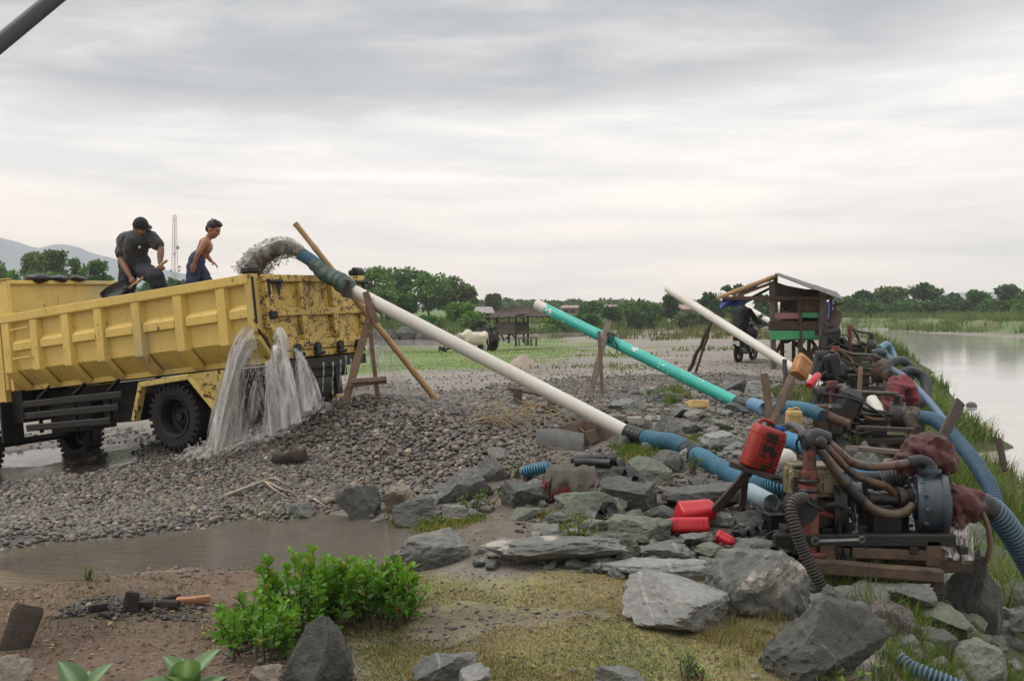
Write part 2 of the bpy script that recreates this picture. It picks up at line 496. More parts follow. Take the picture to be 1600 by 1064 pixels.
M['tyre'] = mat('tyre_rubber', (.008, .008, .008), (.016, .0145, .013), rough=.75, bump=.3, bsc=50, spots=(.07, .06, .05), t=.70)
M['beige_metal'] = mat('beige_engine_casting', (.22, .18, .095), (.13, .105, .06), sc=6, rough=.45, bump=.2, spots=(.028, .022, .018), t=.53, spec=.45)
M['steel_blue'] = mat('blue_grey_pump_casing', (.038, .058, .078), (.03, .034, .04), sc=5, rough=.38, bump=.2, bsc=24, spots=(.03, .026, .025), t=.56, spec=.5)
M['grey_metal'] = mat('worn_grey_steel', (.17, .17, .165), (.11, .11, .11), rough=.45, bump=.12, spots=(.10, .06, .035), t=.66, spec=.5, metal=.35)
M['white_pvc'] = mat('white_plastic_pipe', (.62, .59, .535), (.52, .485, .425), sc=1.6, rough=.42, bump=.03, spots=(.36, .32, .27), t=.70, ssc=18, mott=.10, stretch=(1, 1, 1), big=(.52, .47, .40), tbig=.62, sbig=2.2)
M['teal_pvc'] = mat('teal_painted_pipe', (.045, .42, .34), (.035, .36, .31), sc=2, rough=.42, bump=.03, spots=(.58, .60, .56), t=.595, ssc=8, mott=.12)
M['bamboo'] = mat('bamboo', (.42, .27, .125), (.33, .20, .09), sc=5, rough=.45, bump=.1, spots=(.15, .09, .045), t=.66)
M['wood'] = mat('weathered_wood', (.13, .085, .055), (.075, .052, .038), sc=3, rough=.8, bump=.45, bsc=22, spots=(.05, .036, .028), t=.62, mott=.4)
M['dark_wood'] = mat('wet_dark_wood', (.036, .026, .02), (.062, .042, .03), sc=4, rough=.6, bump=.5, bsc=25, mott=.4)
M['grey_wood'] = mat('grey_wood', (.20, .165, .14), (.125, .10, .085), sc=4, rough=.85, bump=.4, bsc=26, spots=(.06, .046, .04), t=.62, mott=.35)
M['green_wood'] = mat('green_painted_board', (.10, .42, .19), (.08, .34, .16), sc=3, rough=.6, bump=.15, spots=(.10, .09, .07), t=.70)
M['pink_wood'] = mat('faded_pink_board', (.40, .20, .22), (.32, .16, .17), sc=4, rough=.7, bump=.15, spots=(.14, .10, .09), t=.64)
M['wood_light'] = mat('brown_sawn_wood', (.24, .155, .10), (.15, .10, .068), sc=3, rough=.8, bump=.4, bsc=22, spots=(.06, .042, .032), t=.64, mott=.35)
M['tin'] = mat('corrugated_tin', (.11, .11, .112), (.075, .072, .07), sc=3, rough=.42, bump=.1, spots=(.17, .10, .07), t=.66, metal=.5)
M['thatch'] = mat('brown_thatch', (.095, .068, .056), (.06, .045, .038), sc=5, rough=.9, bump=.7, bsc=35, mott=.5)
M['tarp'] = mat('blue_tarpaulin', (.030, .060, .24), (.02, .04, .16), sc=5, rough=.5, bump=.25, bsc=20)
M['hose'] = mat('ribbed_hose', (1, 1, 1), (.74, .74, .74), sc=5, rough=.45, bump=.06, vcol=True, mott=.2, spots=(.12, .10, .08), t=.62, ssc=14)
M['green_cloth'] = mat('green_plastic_wrap', (.045, .085, .062), (.03, .058, .046), sc=6, rough=.55, bump=.4, bsc=28, mott=.35)
M['red_cloth'] = mat('maroon_wet_cloth', (.105, .024, .022), (.05, .018, .017), sc=7, rough=.6, bump=.5, bsc=30, mott=.35, sheen=.1)
M['pink_cloth'] = mat('faded_crimson_rag', (.26, .035, .055), (.13, .06, .06), sc=9, rough=.8, bump=.5, bsc=30, mott=.35)
M['grey_cloth'] = mat('grey_brown_cloth', (.105, .09, .075), (.075, .065, .055), sc=7, rough=.9, bump=.5, bsc=40, mott=.3)
M['red_trim'] = mat('red_fringe', (.25, .022, .022), (.18, .02, .02), rough=.85, bump=.3)
M['red_can'] = mat('bright_red_plastic', (.52, .012, .022), (.42, .010, .02), sc=4, rough=.36, bump=.05, bsc=15, spec=.5, spots=(.16, .05, .04), t=.66)
M['old_red_can'] = mat('grimy_red_plastic', (.32, .024, .014), (.19, .018, .012), sc=5, rough=.42, bump=.12, bsc=20, spots=(.028, .018, .015), t=.60, ssc=9)
M['yellow_can'] = mat('dirty_yellow_plastic', (.48, .33, .13), (.38, .25, .09), sc=4, rough=.45, bump=.05, bsc=20, spots=(.17, .09, .04), t=.64, ssc=11)
M['orange_can'] = mat('orange_brown_plastic', (.42, .19, .06), (.33, .14, .045), sc=4, rough=.42, bump=.05, bsc=20, spots=(.20, .08, .03), t=.64, ssc=11)
M['blue_cap'] = mat('blue_plastic', (.02, .10, .42), rough=.4, bump=.02)
M['yellow_cap'] = mat('yellow_plastic_cap', (.55, .36, .06), rough=.4, bump=.02)
M['paper_label'] = mat('grey_paper_label', (.16, .17, .21), (.34, .32, .33), sc=30, rough=.6, bump=.05)
M['skin'] = mat('brown_skin', (.21, .10, .058), (.18, .083, .048), sc=6, rough=.5, rv=.05, bump=.05, bsc=60, mott=.08)
M['skin_boy'] = mat('tan_skin', (.33, .155, .092), (.29, .13, .078), sc=6, rough=.48, rv=.05, bump=.04, bsc=60, mott=.08)
M['hair'] = mat('black_hair', (.010, .009, .009), (.016, .014, .013), sc=30, rough=.5, bump=.5, bsc=90)
M['shirt'] = mat('charcoal_tshirt', (.028, .028, .031), (.04, .039, .042), sc=6, rough=.9, bump=.35, bsc=26, sheen=.15)
M['shorts'] = mat('dark_navy_shorts', (.020, .023, .032), (.030, .032, .042), sc=7, rough=.9, bump=.35, bsc=26)
M['stripe'] = mat('grey_stripe', (.16, .16, .17), rough=.9, bump=.1)
M['denim'] = mat('dark_blue_denim', (.026, .038, .075), (.042, .055, .095), sc=8, rough=.85, bump=.3, bsc=30)
M['cap'] = mat('black_cap', (.012, .012, .013), rough=.8, bump=.15)
M['badge'] = mat('pale_green_badge', (.40, .44, .30), rough=.7, bump=0)
M['white_cow'] = mat('cream_hide', (.64, .57, .48), (.54, .48, .40), sc=3, rough=.8, bump=.15, bsc=30, mott=.12)
M['dark_glass'] = mat('dark_glass', (.012, .015, .018), rough=.06, bump=0, rv=.0, spec=.6)
M['black_paint'] = mat('black_paint', (.012, .012, .013), (.02, .02, .02), rough=.28, bump=.02, spec=.5)
M['red_lamp'] = mat('red_lens', (.30, .015, .012), rough=.2, bump=0, spec=.6)
M['white_paint'] = mat('white_paint', (.68, .68, .66), (.55, .55, .53), rough=.5, bump=.03, spots=(.08, .07, .06), t=.62, ssc=30)
M['tower_paint'] = mat('faded_red_tower_steel', (.30, .17, .14), (.42, .35, .31), sc=.25, rough=.7, bump=0)
M['dish'] = mat('pale_grey_dish', (.30, .29, .28), rough=.6, bump=0)
M['roof_pink'] = mat('faded_pink_roof', (.34, .215, .215), (.28, .18, .18), sc=.6, rough=.8, bump=.1, bsc=4)
M['roof_tin'] = mat('far_tin_roof', (.30, .29, .29), (.20, .15, .13), sc=.9, rough=.6, bump=.1, bsc=4)
M['brick'] = mat('far_brick_wall', (.22, .15, .125), (.27, .20, .165), sc=1.0, rough=.9, bump=.1, bsc=6)
M['rope'] = mat('black_cord', (.014, .014, .015), rough=.7, bump=.1)
M['straw'] = mat('dry_straw', (.40, .32, .19), (.30, .23, .13), sc=20, rough=.85, bump=.1, vcol=False)
M['root'] = mat('pale_driftwood', (.42, .35, .27), (.30, .24, .18), sc=10, rough=.85, bump=.3)
M['char'] = mat('charred_wood', (.014, .012, .012), (.04, .032, .027), sc=12, rough=.85, bump=.6, bsc=40)
M['cut_wood'] = mat('orange_brown_block', (.38, .19, .095), (.28, .13, .065), sc=9, rough=.8, bump=.3, bsc=35)
M['ball'] = mat('scuffed_white_ball', (.62, .58, .52), (.50, .46, .42), sc=12, rough=.5, bump=.05, spots=(.55, .50, .06), t=.60, ssc=9, big=(.50, .08, .09), tbig=.60, sbig=7)
M['bark'] = mat('bark', (.11, .085, .065), (.07, .055, .043), sc=8, rough=.9, bump=.6, bsc=30)
M['leaf'] = leafmat('leaf')
M['far_leaf'] = leafmat('far_leaf', .2, .7, .1)
M['grass'] = leafmat('grass_blade', .3, .6, .2)
M['pebble'] = mat('river_pebble', (1, 1, 1), (.80, .78, .75), sc=18, rough=.48, rv=.15, bump=.12, bsc=60, vcol=True, mott=.22, spec=.45)
M['sandpile'] = mat('pale_sand', (.36, .30, .25), (.30, .25, .20), sc=3, rough=.95, bump=.3, bsc=30)
M['wet_sand'] = mat('wet_dark_sand', (.085, .073, .062), (.055, .048, .042), sc=6, rough=.4, bump=.5, bsc=35, spec=.5)
M['cable'] = mat('dark_cable', (.035, .037, .040), (.05, .05, .052), sc=3, rough=.55, bump=.05)

def rockmat(name, c1, c2, vein, pale, tp=.66):
    m = bpy.data.materials.new(name); m.use_nodes = True
    n = m.node_tree; b = n.nodes['Principled BSDF']
    tcn = N(n, 'ShaderNodeTexCoord'); v = tcn.outputs['Object']
    oi = N(n, 'ShaderNodeObjectInfo')
    va = N(n, 'ShaderNodeVectorMath', operation='ADD'); n.links.new(v, va.inputs[0])
    cx = N(n, 'ShaderNodeCombineXYZ'); n.links.new(mth(n, 'MULTIPLY', oi.outputs['Random'], 37.0), cx.inputs[0]); n.links.new(mth(n, 'MULTIPLY', oi.outputs['Random'], 91.0), cx.inputs[2])
    n.links.new(cx.outputs[0], va.inputs[1]); v = va.outputs[0]
    f1 = noise(n, v, 3.0, 7, .62, .4); f2 = noise(n, v, 22, 8, .7); f3 = noise(n, v, 90, 4, .6)
    c = mixc(n, ramp(n, f1, [(.34, 0.0), (.66, 1.0)]), c1, c2)
    c = mixc(n, 1.0, c, ramp(n, f2, [(.28, .55), (.55, 1.0), (.78, 1.5)]), 'MULTIPLY')
    wv = N(n, 'ShaderNodeTexWave'); wv.inputs['Scale'].default_value = .9; wv.inputs['Distortion'].default_value = 9; wv.inputs['Detail'].default_value = 4
    n.links.new(mapping(n, v, (1, .6, 1.4), (.4, .5, .2)), wv.inputs['Vector'])
    k = mth(n, 'MULTIPLY', ramp(n, wv.outputs['Fac'], [(.985, 0.0), (.999, .8)]), ramp(n, f1, [(.50, 0.0), (.62, .7)]))
    c = mixc(n, k, c, vein)
    fp = noise(n, v, 2.1, 6, .65, .6)
    c = mixc(n, mth(n, 'MULTIPLY', ramp(n, fp, [(tp, 0.0), (tp + .05, .85)]), ramp(n, f3, [(.3, .4), (.6, 1.0)])), c, pale)
    n.links.new(c, b.inputs['Base Color'])
    n.links.new(ramp(n, f2, [(.2, .42), (.8, .75)]), b.inputs['Roughness'])
    b.inputs['Specular IOR Level'].default_value = .45
    bn = N(n, 'ShaderNodeBump'); bn.inputs['Strength'].default_value = .75; bn.inputs['Distance'].default_value = .03
    n.links.new(mth(n, 'ADD', f2, mth(n, 'MULTIPLY', f3, .35)), bn.inputs['Height']); n.links.new(bn.outputs[0], b.inputs['Normal'])
    return m
M['rock'] = rockmat('grey_green_rock', (.185, .183, .160), (.105, .108, .098), (.36, .35, .30), (.34, .31, .26), .68)
M['rock_dark'] = rockmat('dark_wet_rock', (.102, .102, .090), (.055, .057, .052), (.30, .30, .27), (.20, .19, .165), .72)
M['rock_green'] = rockmat('mossy_green_rock', (.15, .165, .115), (.09, .104, .08), (.30, .30, .22), (.26, .25, .19), .66)
M['rock_pale'] = rockmat('pale_grey_rock', (.285, .28, .258), (.205, .205, .19), (.40, .39, .35), (.38, .35, .30), .68)
M['rock_tan'] = rockmat('tan_rock', (.27, .22, .165), (.19, .16, .125), (.36, .31, .25), (.33, .27, .20), .64)
M['rock_white'] = rockmat('grey_rock_with_white_patch', (.165, .165, .145), (.095, .098, .088), (.40, .40, .33), (.50, .44, .38), .56)
M['rock_purple'] = rockmat('purple_brown_rock', (.125, .10, .092), (.08, .07, .066), (.30, .27, .23), (.22, .17, .14), .66)

# ------------------------------------------------------------------ terrain
CP = [(0,1064,4.6),(400,1064,4.5),(800,1064,4.6),(1200,1064,4.7),(1600,1064,5.0),(0,960,5.5),(300,960,5.6),(900,960,5.4),(0,880,6.6),(350,880,6.9),
 (650,895,6.6),(900,895,6.2),(1200,960,5.5),(1400,960,5.9),(1560,960,5.9),(150,850,7.55),(500,832,7.9),(300,850,7.6),(0,862,7.3),(780,830,7.2),(300,760,9.7),(100,745,10.6),
 (60,725,13.5),(300,712,11.0),(480,770,9.3),(600,740,9.4),(500,690,10.3),(640,650,10.3),(560,625,11.0),(720,640,10.9),(760,690,9.9),(850,640,12.0),
 (850,700,9.9),(700,760,8.9),(400,690,10.6),(345,700,10.9),(950,690,9.6),(900,770,8.1),(1000,800,7.7),(1100,830,7.2),(1200,850,6.9),(1300,905,6.5),
 (1480,900,6.6),(1050,720,9.1),(1180,770,7.9),(1150,680,9.8),(1250,700,9.1),(1350,745,9.6),(1420,735,11.0),(1050,640,12.6),(1200,640,12.6),(950,600,17),
 (1150,600,17.5),(1330,620,16.5),(750,600,17),(620,600,19),(1170,567,26),(1000,560,27),(800,565,28),(650,575,26),(1250,575,25),(1300,560,27),
 (600,552,42),(740,552,50),(700,552,50),(790,551,51),(690,549,66),(600,548,66),(540,549,60),(850,532,80),(780,537,72),(1000,529,78),(900,545,40),(1050,535,48),(1200,522,75),(500,560,45),(200,690,14),(250,620,24),(0,640,24),(-500,800,9),(-500,620,25),(-500,1000,5),
 (2000,900,7),(2000,600,22),(800,1300,2.9),(0,1300,2.95),(1600,1300,3.0),(800,487,300),(0,487,300),(1600,487,300),(800,481,2000),(0,481,2000),(1600,481,2000),(-900,490,200),(2500,490,200)]
def feat(x, y):
    d = np.maximum(y, 2.2)
    return np.stack([np.clip(x / d, -1.6, 1.6) * 1.6, np.log(d) * 1.15], -1)
_cp = np.array([P(*c) for c in CP])
_cf = feat(_cp[:, 0], _cp[:, 1])
_K = np.linalg.norm(_cf[:, None] - _cf[None], axis=-1)
_A = np.block([[_K + np.eye(len(_K)) * -.004, np.ones((len(_K), 1))], [np.ones((1, len(_K))), np.zeros((1, 1))]])
_w = np.linalg.solve(_A, np.concatenate([_cp[:, 2], [0]]))
RIVER = np.array([(-400,66),(-60,72),(-8,79),(4,100),(18,113),(32,103),(29,78),(23.4,60),(13.3,30),(10.4,22),(7.0,12),(5.6,8),(4.6,5),(3.8,2),(3,-8),(2,-60),(60,-60),(120,-20),(95,40),(70,74),(58,90),(52,104),(49,122),(50,140),(44,156),(27,146),(10,122),(-6,97),(-60,92),(-400,90)], float)
def sdist(x, y, poly):
    """signed distance to a polygon, negative inside"""
    d = np.full(x.shape, 1e9); ins = np.zeros(x.shape, bool)
    for i in range(len(poly)):
        ax, ay = poly[i]; bx, by = poly[(i + 1) % len(poly)]
        ex, ey = bx - ax, by - ay
        t = np.clip(((x - ax) * ex + (y - ay) * ey) / (ex * ex + ey * ey), 0, 1)
        d = np.minimum(d, (x - ax - t * ex) ** 2 + (y - ay - t * ey) ** 2)
        c = (ay > y) != (by > y)
        with np.errstate(divide='ignore', invalid='ignore'):
            ins ^= c & (x < (bx - ax) * (y - ay) / (by - ay) + ax)
    d = np.sqrt(d)
    return np.where(ins, -d, d)
WZ = -1.2
DIG = []                                      # shallow beds of standing water: (outline, depth)
def ground(x, y, rough=True, dig=True):
    x = np.atleast_1d(np.asarray(x, float)); y = np.atleast_1d(np.asarray(y, float))
    f = feat(x, y)
    z = np.zeros(len(x))
    for i in range(0, len(x), 20000):
        k = np.linalg.norm(f[i:i + 20000, None] - _cf[None], axis=-1)
        z[i:i + 20000] = k @ _w[:-1] + _w[-1]
    z = np.clip(z, -1.6, 1.6)
    p3 = np.stack([x, y, x * 0], 1)
    if rough:
        am = np.clip((y - 1) / 6, 0, 1) * np.clip(26 / np.maximum(y, 1), .12, 1)
        z = z + fbm(p3, .9, 3, 3) * .035 * am + fbm(p3, 5, 2, 9) * .010
    s = sdist(x, y, RIVER) + fbm(p3, .35, 3, 5) * np.clip(.12 * y ** .6, .1, 1.4) * (y > -50)
    kb = np.clip((y - 55) / 20, 0, 1)
    gentle = np.minimum(s, 7) * .055 + np.maximum(s - 7, 0) * .35
    lim = WZ - .13 + s * .62 * (1 - kb) + gentle * kb
    lim = np.where(s < 0, WZ - .3 + np.maximum(s, -4) * .25, lim)
    for poly, dep in (DIG if dig else ()):
        b_ = (x > poly[:, 0].min() - 1) & (x < poly[:, 0].max() + 1) & (y > poly[:, 1].min() - 1) & (y < poly[:, 1].max() + 1)
        if b_.any():
            k = np.clip(.5 - (sdist(x[b_], y[b_], poly) + fbm(p3[b_], 1.3, 4, 4) * .2) / .44, 0, 1)
            z[b_] -= dep * k * k * (3 - 2 * k)
    return np.minimum(z, lim)
def gz(x, y): return float(ground(np.array([x]), np.array([y]))[0])
_ds = np.concatenate([np.linspace(2.4, 14, 500), np.geomspace(14.02, 260, 700)])
def G(px, py, dz=0.0):
    """where the line of sight through a photo pixel meets the ground"""
    pts = np.stack([(px - 800.0) / F * _ds, _ds, CZ - (py - 480.0) / F * _ds], 1)
    hit = pts[:, 2] <= ground(pts[:, 0], pts[:, 1]) + dz
    if not hit.any(): return pts[-1]
    return pts[int(np.argmax(hit))]
def poly_g(pts): return np.array([G(*p)[:2] for p in pts])

# zone outlines on the ground
Z_LAWN = poly_g([(560,1250),(560,1064),(545,985),(640,900),(760,893),(900,884),(1100,905),(1190,930),(1215,1064),(1215,1250)])
Z_STREAM = poly_g([(-60,905),(-60,862),(40,850),(250,835),(420,812),(500,790),(560,800),(610,812),(640,835),(600,868),(420,880),(250,885),(120,900)])
Z_GRAVEL = poly_g([(-100,858),(40,850),(250,834),(420,810),(520,790),(600,785),(680,760),(740,735),(830,705),(900,690),(980,640),(900,625),(800,618),(700,622),(640,600),(560,598),(480,620),(300,705),(100,735),(-100,745)])
Z_RED = poly_g([(650,842),(690,815),(800,805),(880,815),(900,850),(760,868),(735,880),(620,868)])
Z_BROWN = poly_g([(-80,1250),(-80,1064),(-80,905),(120,900),(350,882),(600,872),(640,890),(560,985),(555,1064),(555,1250)])
Z_WORK = poly_g([(840,840),(830,720),(980,690),(1100,640),(1300,640),(1460,700),(1500,880),(1300,930),(1100,880)])
Z_BARE = poly_g([(600,1010),(640,960),(760,935),(900,945),(960,965),(900,985),(780,985),(700,1020)])
Z_MID = poly_g([(540,800),(600,770),(700,720),(830,705),(900,700),(1000,760),(1100,830),(1100,905),(900,892),(700,895),(640,880),(620,840)])
Z_OIL_SHADE = poly_g([(1080,850),(1130,810),(1210,740),(1300,700),(1420,700),(1500,800),(1510,930),(1300,950),(1200,870)])
Z_FARGRAV = poly_g([(860,622),(830,603),(1000,590),(1100,586),(1280,598),(1300,640),(1100,640),(980,640)])
Z_PASTURE = poly_g([(540,590),(600,578),(700,580),(790,580),(880,560),(960,548),(930,537),(800,533),(700,541),(600,540),(520,550)])
Z_TIRE = poly_g([(-60,760),(60,745),(200,722),(330,715),(330,690),(200,670),(0,680)])

Z_PUD = poly_g([(-90, 712), (0, 700), (60, 692), (200, 690), (232, 712), (150, 738), (40, 748), (-90, 756)])
DIG += [(Z_STREAM, .10), (Z_PUD, .10)]
def build_ground():
    ys = np.concatenate([np.linspace(-40, 1.5, 30)[:-1], np.linspace(1.5, 12, 300)[:-1], np.geomspace(12, 60, 230)[:-1], np.geomspace(60, 260, 120)[:-1], np.geomspace(260, 6000, 30)])
    t = np.linspace(-1, 1, 420); t = np.sign(t) * (np.abs(t) * .78 + .22 * np.abs(t) ** 3)
    hw = np.maximum(ys, 2) * .78 + np.where(ys < 2, 45, 2.0) + np.clip(3 - ys, 0, 1) * 0
    hw = np.where(ys < 1.5, 45, np.maximum(hw, 45 * np.exp(-(ys - 1.5) * 2.0)))
    X = hw[:, None] * t[None]; Y = np.broadcast_to(ys[:, None], X.shape)
    x, y = X.ravel(), Y.ravel()
    z = ground(x, y)
    p3 = np.stack([x, y, z * 0], 1)
    def wt(poly, soft, jit=.25, js=1.1):
        d = sdist(x, y, poly) + fbm(p3, js, 3, 41) * jit
        return np.clip(.5 - d / (2 * soft), 0, 1)
    n1 = fbm(p3, .8, 4, 11); n2 = fbm(p3, 4.0, 3, 12)
    col = np.empty((len(x), 3)); col[:] = (.215, .194, .165)                      # pale trodden sand
    col *= (1 + .12 * n1 + .10 * fbm(p3 * np.array([.18, 1, 1]), 1.2, 3, 77))[:, None]
    grav = np.full(len(x), .25); wet = np.zeros(len(x))
    def lay(wgt, c, g=None, wv=None):
        nonlocal col, grav, wet
        col = col * (1 - wgt[:, None]) + np.asarray(c) * wgt[:, None] * (1 + .10 * n2)[:, None]
        if g is not None: grav = grav * (1 - wgt) + g * wgt
        if wv is not None: wet = wet * (1 - wgt) + wv * wgt
    s = sdist(x, y, RIVER)
    lay(np.clip((y - 62) / 10, 0, 1) * np.clip((9 - s) / 5, 0, 1), (.20, .175, .155), .5)
    farg = np.clip((y - 90) / 8, 0, 1) * np.clip((s - 4) / 3, 0, 1)
    lay(farg, (.10, .15, .045), 0)
    lay(np.clip((y - 95) / 12, 0, 1) * np.clip((x + 20) / 60 * .8, .0, .8) * np.clip((s - 6) / 3, 0, 1) * np.clip(.3 + n1, 0, 1), (.14, .125, .055), 0)
    lay(wt(Z_PASTURE, 1.2, 3.0, .3) * np.clip(.95 + .3 * n1, .4, 1), (.125, .185, .045), 0)
    lay(wt(Z_FARGRAV, .5, .8), (.16, .145, .125), 1)
    lay(wt(Z_GRAVEL, .25), (.062, .055, .048), 1, .45)
    lay(wt(Z_TIRE, .5), (.085, .072, .06), .3, .8)
    lay(wt(Z_WORK, .3), (.105, .09, .076), .6, .3)
    lay(wt(Z_OIL_SHADE, .3), (.04, .034, .03), .5, .6)  # oil stain and the dark shading round the pumps, both put into the colour
    lay(wt(Z_BROWN, .15), (.138, .094, .064), .3)
    lay(wt(Z_BROWN, .15) * np.clip(n1 * 1.6 - .1, 0, 1), (.105, .064, .046), .15)
    lay(wt(Z_RED, .12), (.215, .14, .105), .1)
    lay(wt(Z_MID, .2), (.125, .10, .076), .3)
    lay(wt(Z_LAWN, .12), (.20, .16, .09), .2)
    lay(wt(Z_LAWN, .12) * np.clip(.5 - n1 * 1.5 + .2, 0, 1) * .8, (.20, .19, .075), .0)
    lay(wt(Z_BARE, .1, .2, 2.) * .85, (.135, .108, .08), .3)
    lay(wt(Z_STREAM, .12, .06), (.165, .14, .11), .2, .9)
    bank = np.clip((2.7 - s) / .8, 0, 1) * (y < 65) * (x > -2)
    lay(bank, (.07, .085, .03), 0)
    ch = G(215, 950); lay(np.clip(1.4 - np.hypot(x - ch[0], (y - ch[1]) * .8) / .42, 0, 1) ** 1.5 * np.clip(.7 + n2, 0, 1), (.03, .025, .022), .2)
    m = bpy.data.materials.new('ground_soil'); m.use_nodes = True
    n = m.node_tree; b = n.nodes['Principled BSDF']
    tcn = N(n, 'ShaderNodeTexCoord'); v = tcn.outputs['Object']
    at = N(n, 'ShaderNodeAttribute', attribute_name='col'); gm = N(n, 'ShaderNodeAttribute', attribute_name='mask')
    sp = N(n, 'ShaderNodeSeparateColor'); n.links.new(gm.outputs['Color'], sp.inputs[0])
    f1 = noise(n, v, 6, 8, .65); f2 = noise(n, v, 60, 6, .7)
    vo = N(n, 'ShaderNodeTexVoronoi'); vo.inputs['Scale'].default_value = 17; n.links.new(v, vo.inputs['Vector'])
    c = mixc(n, 1.0, at.outputs['Color'], ramp(n, f1, [(.28, .70), (.5, 1.0), (.75, 1.22)]), 'MULTIPLY')
    c = mixc(n, 1.0, c, ramp(n, f2, [(.28, .66), (.5, 1.0), (.72, 1.35)]), 'MULTIPLY')
    bw = N(n, 'ShaderNodeRGBToBW'); n.links.new(vo.outputs['Color'], bw.inputs[0])
    stone = mixc(n, 1.0, c, ramp(n, bw.outputs[0], [(.2, .55), (.5, 1.0), (.8, 1.75)]), 'MULTIPLY')
    c = mixc(n, mth(n, 'MULTIPLY', sp.outputs[0], ramp(n, vo.outputs['Distance'], [(.35, .95), (.65, 0.0)])), c, stone)
    n.links.new(c, b.inputs['Base Color'])
    n.links.new(mth(n, 'SUBTRACT', .93, mth(n, 'MULTIPLY', sp.outputs[1], .62)), b.inputs['Roughness'])
    bn = N(n, 'ShaderNodeBump'); bn.inputs['Strength'].default_value = .9; bn.inputs['Distance'].default_value = .03
    hgt = mth(n, 'ADD', mth(n, 'MULTIPLY', f2, .5), mth(n, 'MULTIPLY', mth(n, 'SUBTRACT', .6, vo.outputs['Distance']), mth(n, 'MULTIPLY', sp.outputs[0], .9)))
    n.links.new(mth(n, 'ADD', hgt, mth(n, 'MULTIPLY', f1, .6)), bn.inputs['Height']); n.links.new(bn.outputs[0], b.inputs['Normal'])
    mm, nn = X.shape
    i = (np.arange(mm - 1)[:, None] * nn + np.arange(nn - 1)).ravel()
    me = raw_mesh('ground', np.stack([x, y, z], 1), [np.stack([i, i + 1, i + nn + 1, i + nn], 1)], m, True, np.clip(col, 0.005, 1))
    ca = me.color_attributes.new('mask', 'FLOAT_COLOR', 'POINT')
    ca.data.foreach_set('color', np.stack([np.clip(grav, 0, 1), np.clip(wet, 0, 1), x * 0, x * 0 + 1], 1).astype(np.float32).ravel())
    o = bpy.data.objects.new('ground', me); C.objects.link(o)
    tag(o, kind='structure')
build_ground()

def water_mat(name, base, rough, bscale, bstr, stretch=(1, 1, 1), alpha=1.0, spec=.5):
    m = bpy.data.materials.new(name); m.use_nodes = True
    n = m.node_tree; b = n.nodes['Principled BSDF']
    tcn = N(n, 'ShaderNodeTexCoord'); v = mapping(n, tcn.outputs['Object'], stretch)
    f = noise(n, v, bscale, 5, .6, .6); f0 = noise(n, v, bscale * .12, 4, .6, .5)
    n.links.new(mixc(n, f0, base, tuple(c * .75 for c in base)), b.inputs['Base Color'])
    n.links.new(ramp(n, f0, [(.35, rough), (.65, rough * 2.2)]), b.inputs['Roughness'])
    b.inputs['Specular IOR Level'].default_value = spec
    b.inputs['IOR'].default_value = 1.33
    b.inputs['Alpha'].default_value = alpha
    bn = N(n, 'ShaderNodeBump'); bn.inputs['Strength'].default_value = bstr; bn.inputs['Distance'].default_value = .05
    n.links.new(mth(n, 'ADD', f, mth(n, 'MULTIPLY', f0, 1.5)), bn.inputs['Height']); n.links.new(bn.outputs[0], b.inputs['Normal'])
    return m
def sheet(name, x0, x1, y0, y1, z, m, nx=2, ny=2):
    mb = MB()
    X = np.stack(np.meshgrid(np.linspace(x0, x1, nx), np.linspace(y0, y1, ny), indexing='ij') + [np.full((nx, ny), z)], -1)
    mb.grid(X[:, ::-1] if False else X.transpose(1, 0, 2))
    o = mb.build(name, m, smooth=True)
    return tag(o, kind='structure')
sheet('river_water', -420, 140, -60, 190, WZ, water_mat('river_water', (.44, .41, .375), .04, 1.6, .07, (.5, 1.4, 1)))
WS = float(np.median(ground(Z_STREAM[:, 0], Z_STREAM[:, 1]))) 
def stream(c, name, m, lift=.040):
    # shallow muddy runoff lying in the low strip between the gravel and the near bank
    x0, x1, y0, y1 = c[:, 0].min() - .3, c[:, 0].max() + .3, c[:, 1].min() - .3, c[:, 1].max() + .3
    nx, ny = 220, 110
    X, Y = np.meshgrid(np.linspace(x0, x1, nx), np.linspace(y0, y1, ny), indexing='ij')
    x, y = X.ravel(), Y.ravel()
    d = sdist(x, y, c) + fbm(np.stack([x, y, x * 0], 1), 1.3, 4, 4) * .2
    mb = MB()
    base = ground(x, y, False, False)
    zz_ = base - lift
    i = (np.arange(nx - 1)[:, None] * ny + np.arange(ny - 1)).ravel()
    f = np.stack([i, i + ny, i + ny + 1, i + 1], 1)
    f = f[(d[f] < .20).all(1)]
    mb.add(np.stack([x, y, zz_], 1), [f])
    o = mb.build(name, m, smooth=True)
    tag(o, kind='structure')
stream(Z_STREAM, 'stream_water', water_mat('muddy_water', (.15, .13, .105), .03, 8, .10, (.45, 1.6, 1), .80, 1.0))
stream(Z_PUD, 'puddle_water', water_mat('puddle_water', (.08, .066, .052), .03, 4, .08, (.5, 1.4, 1), .8))

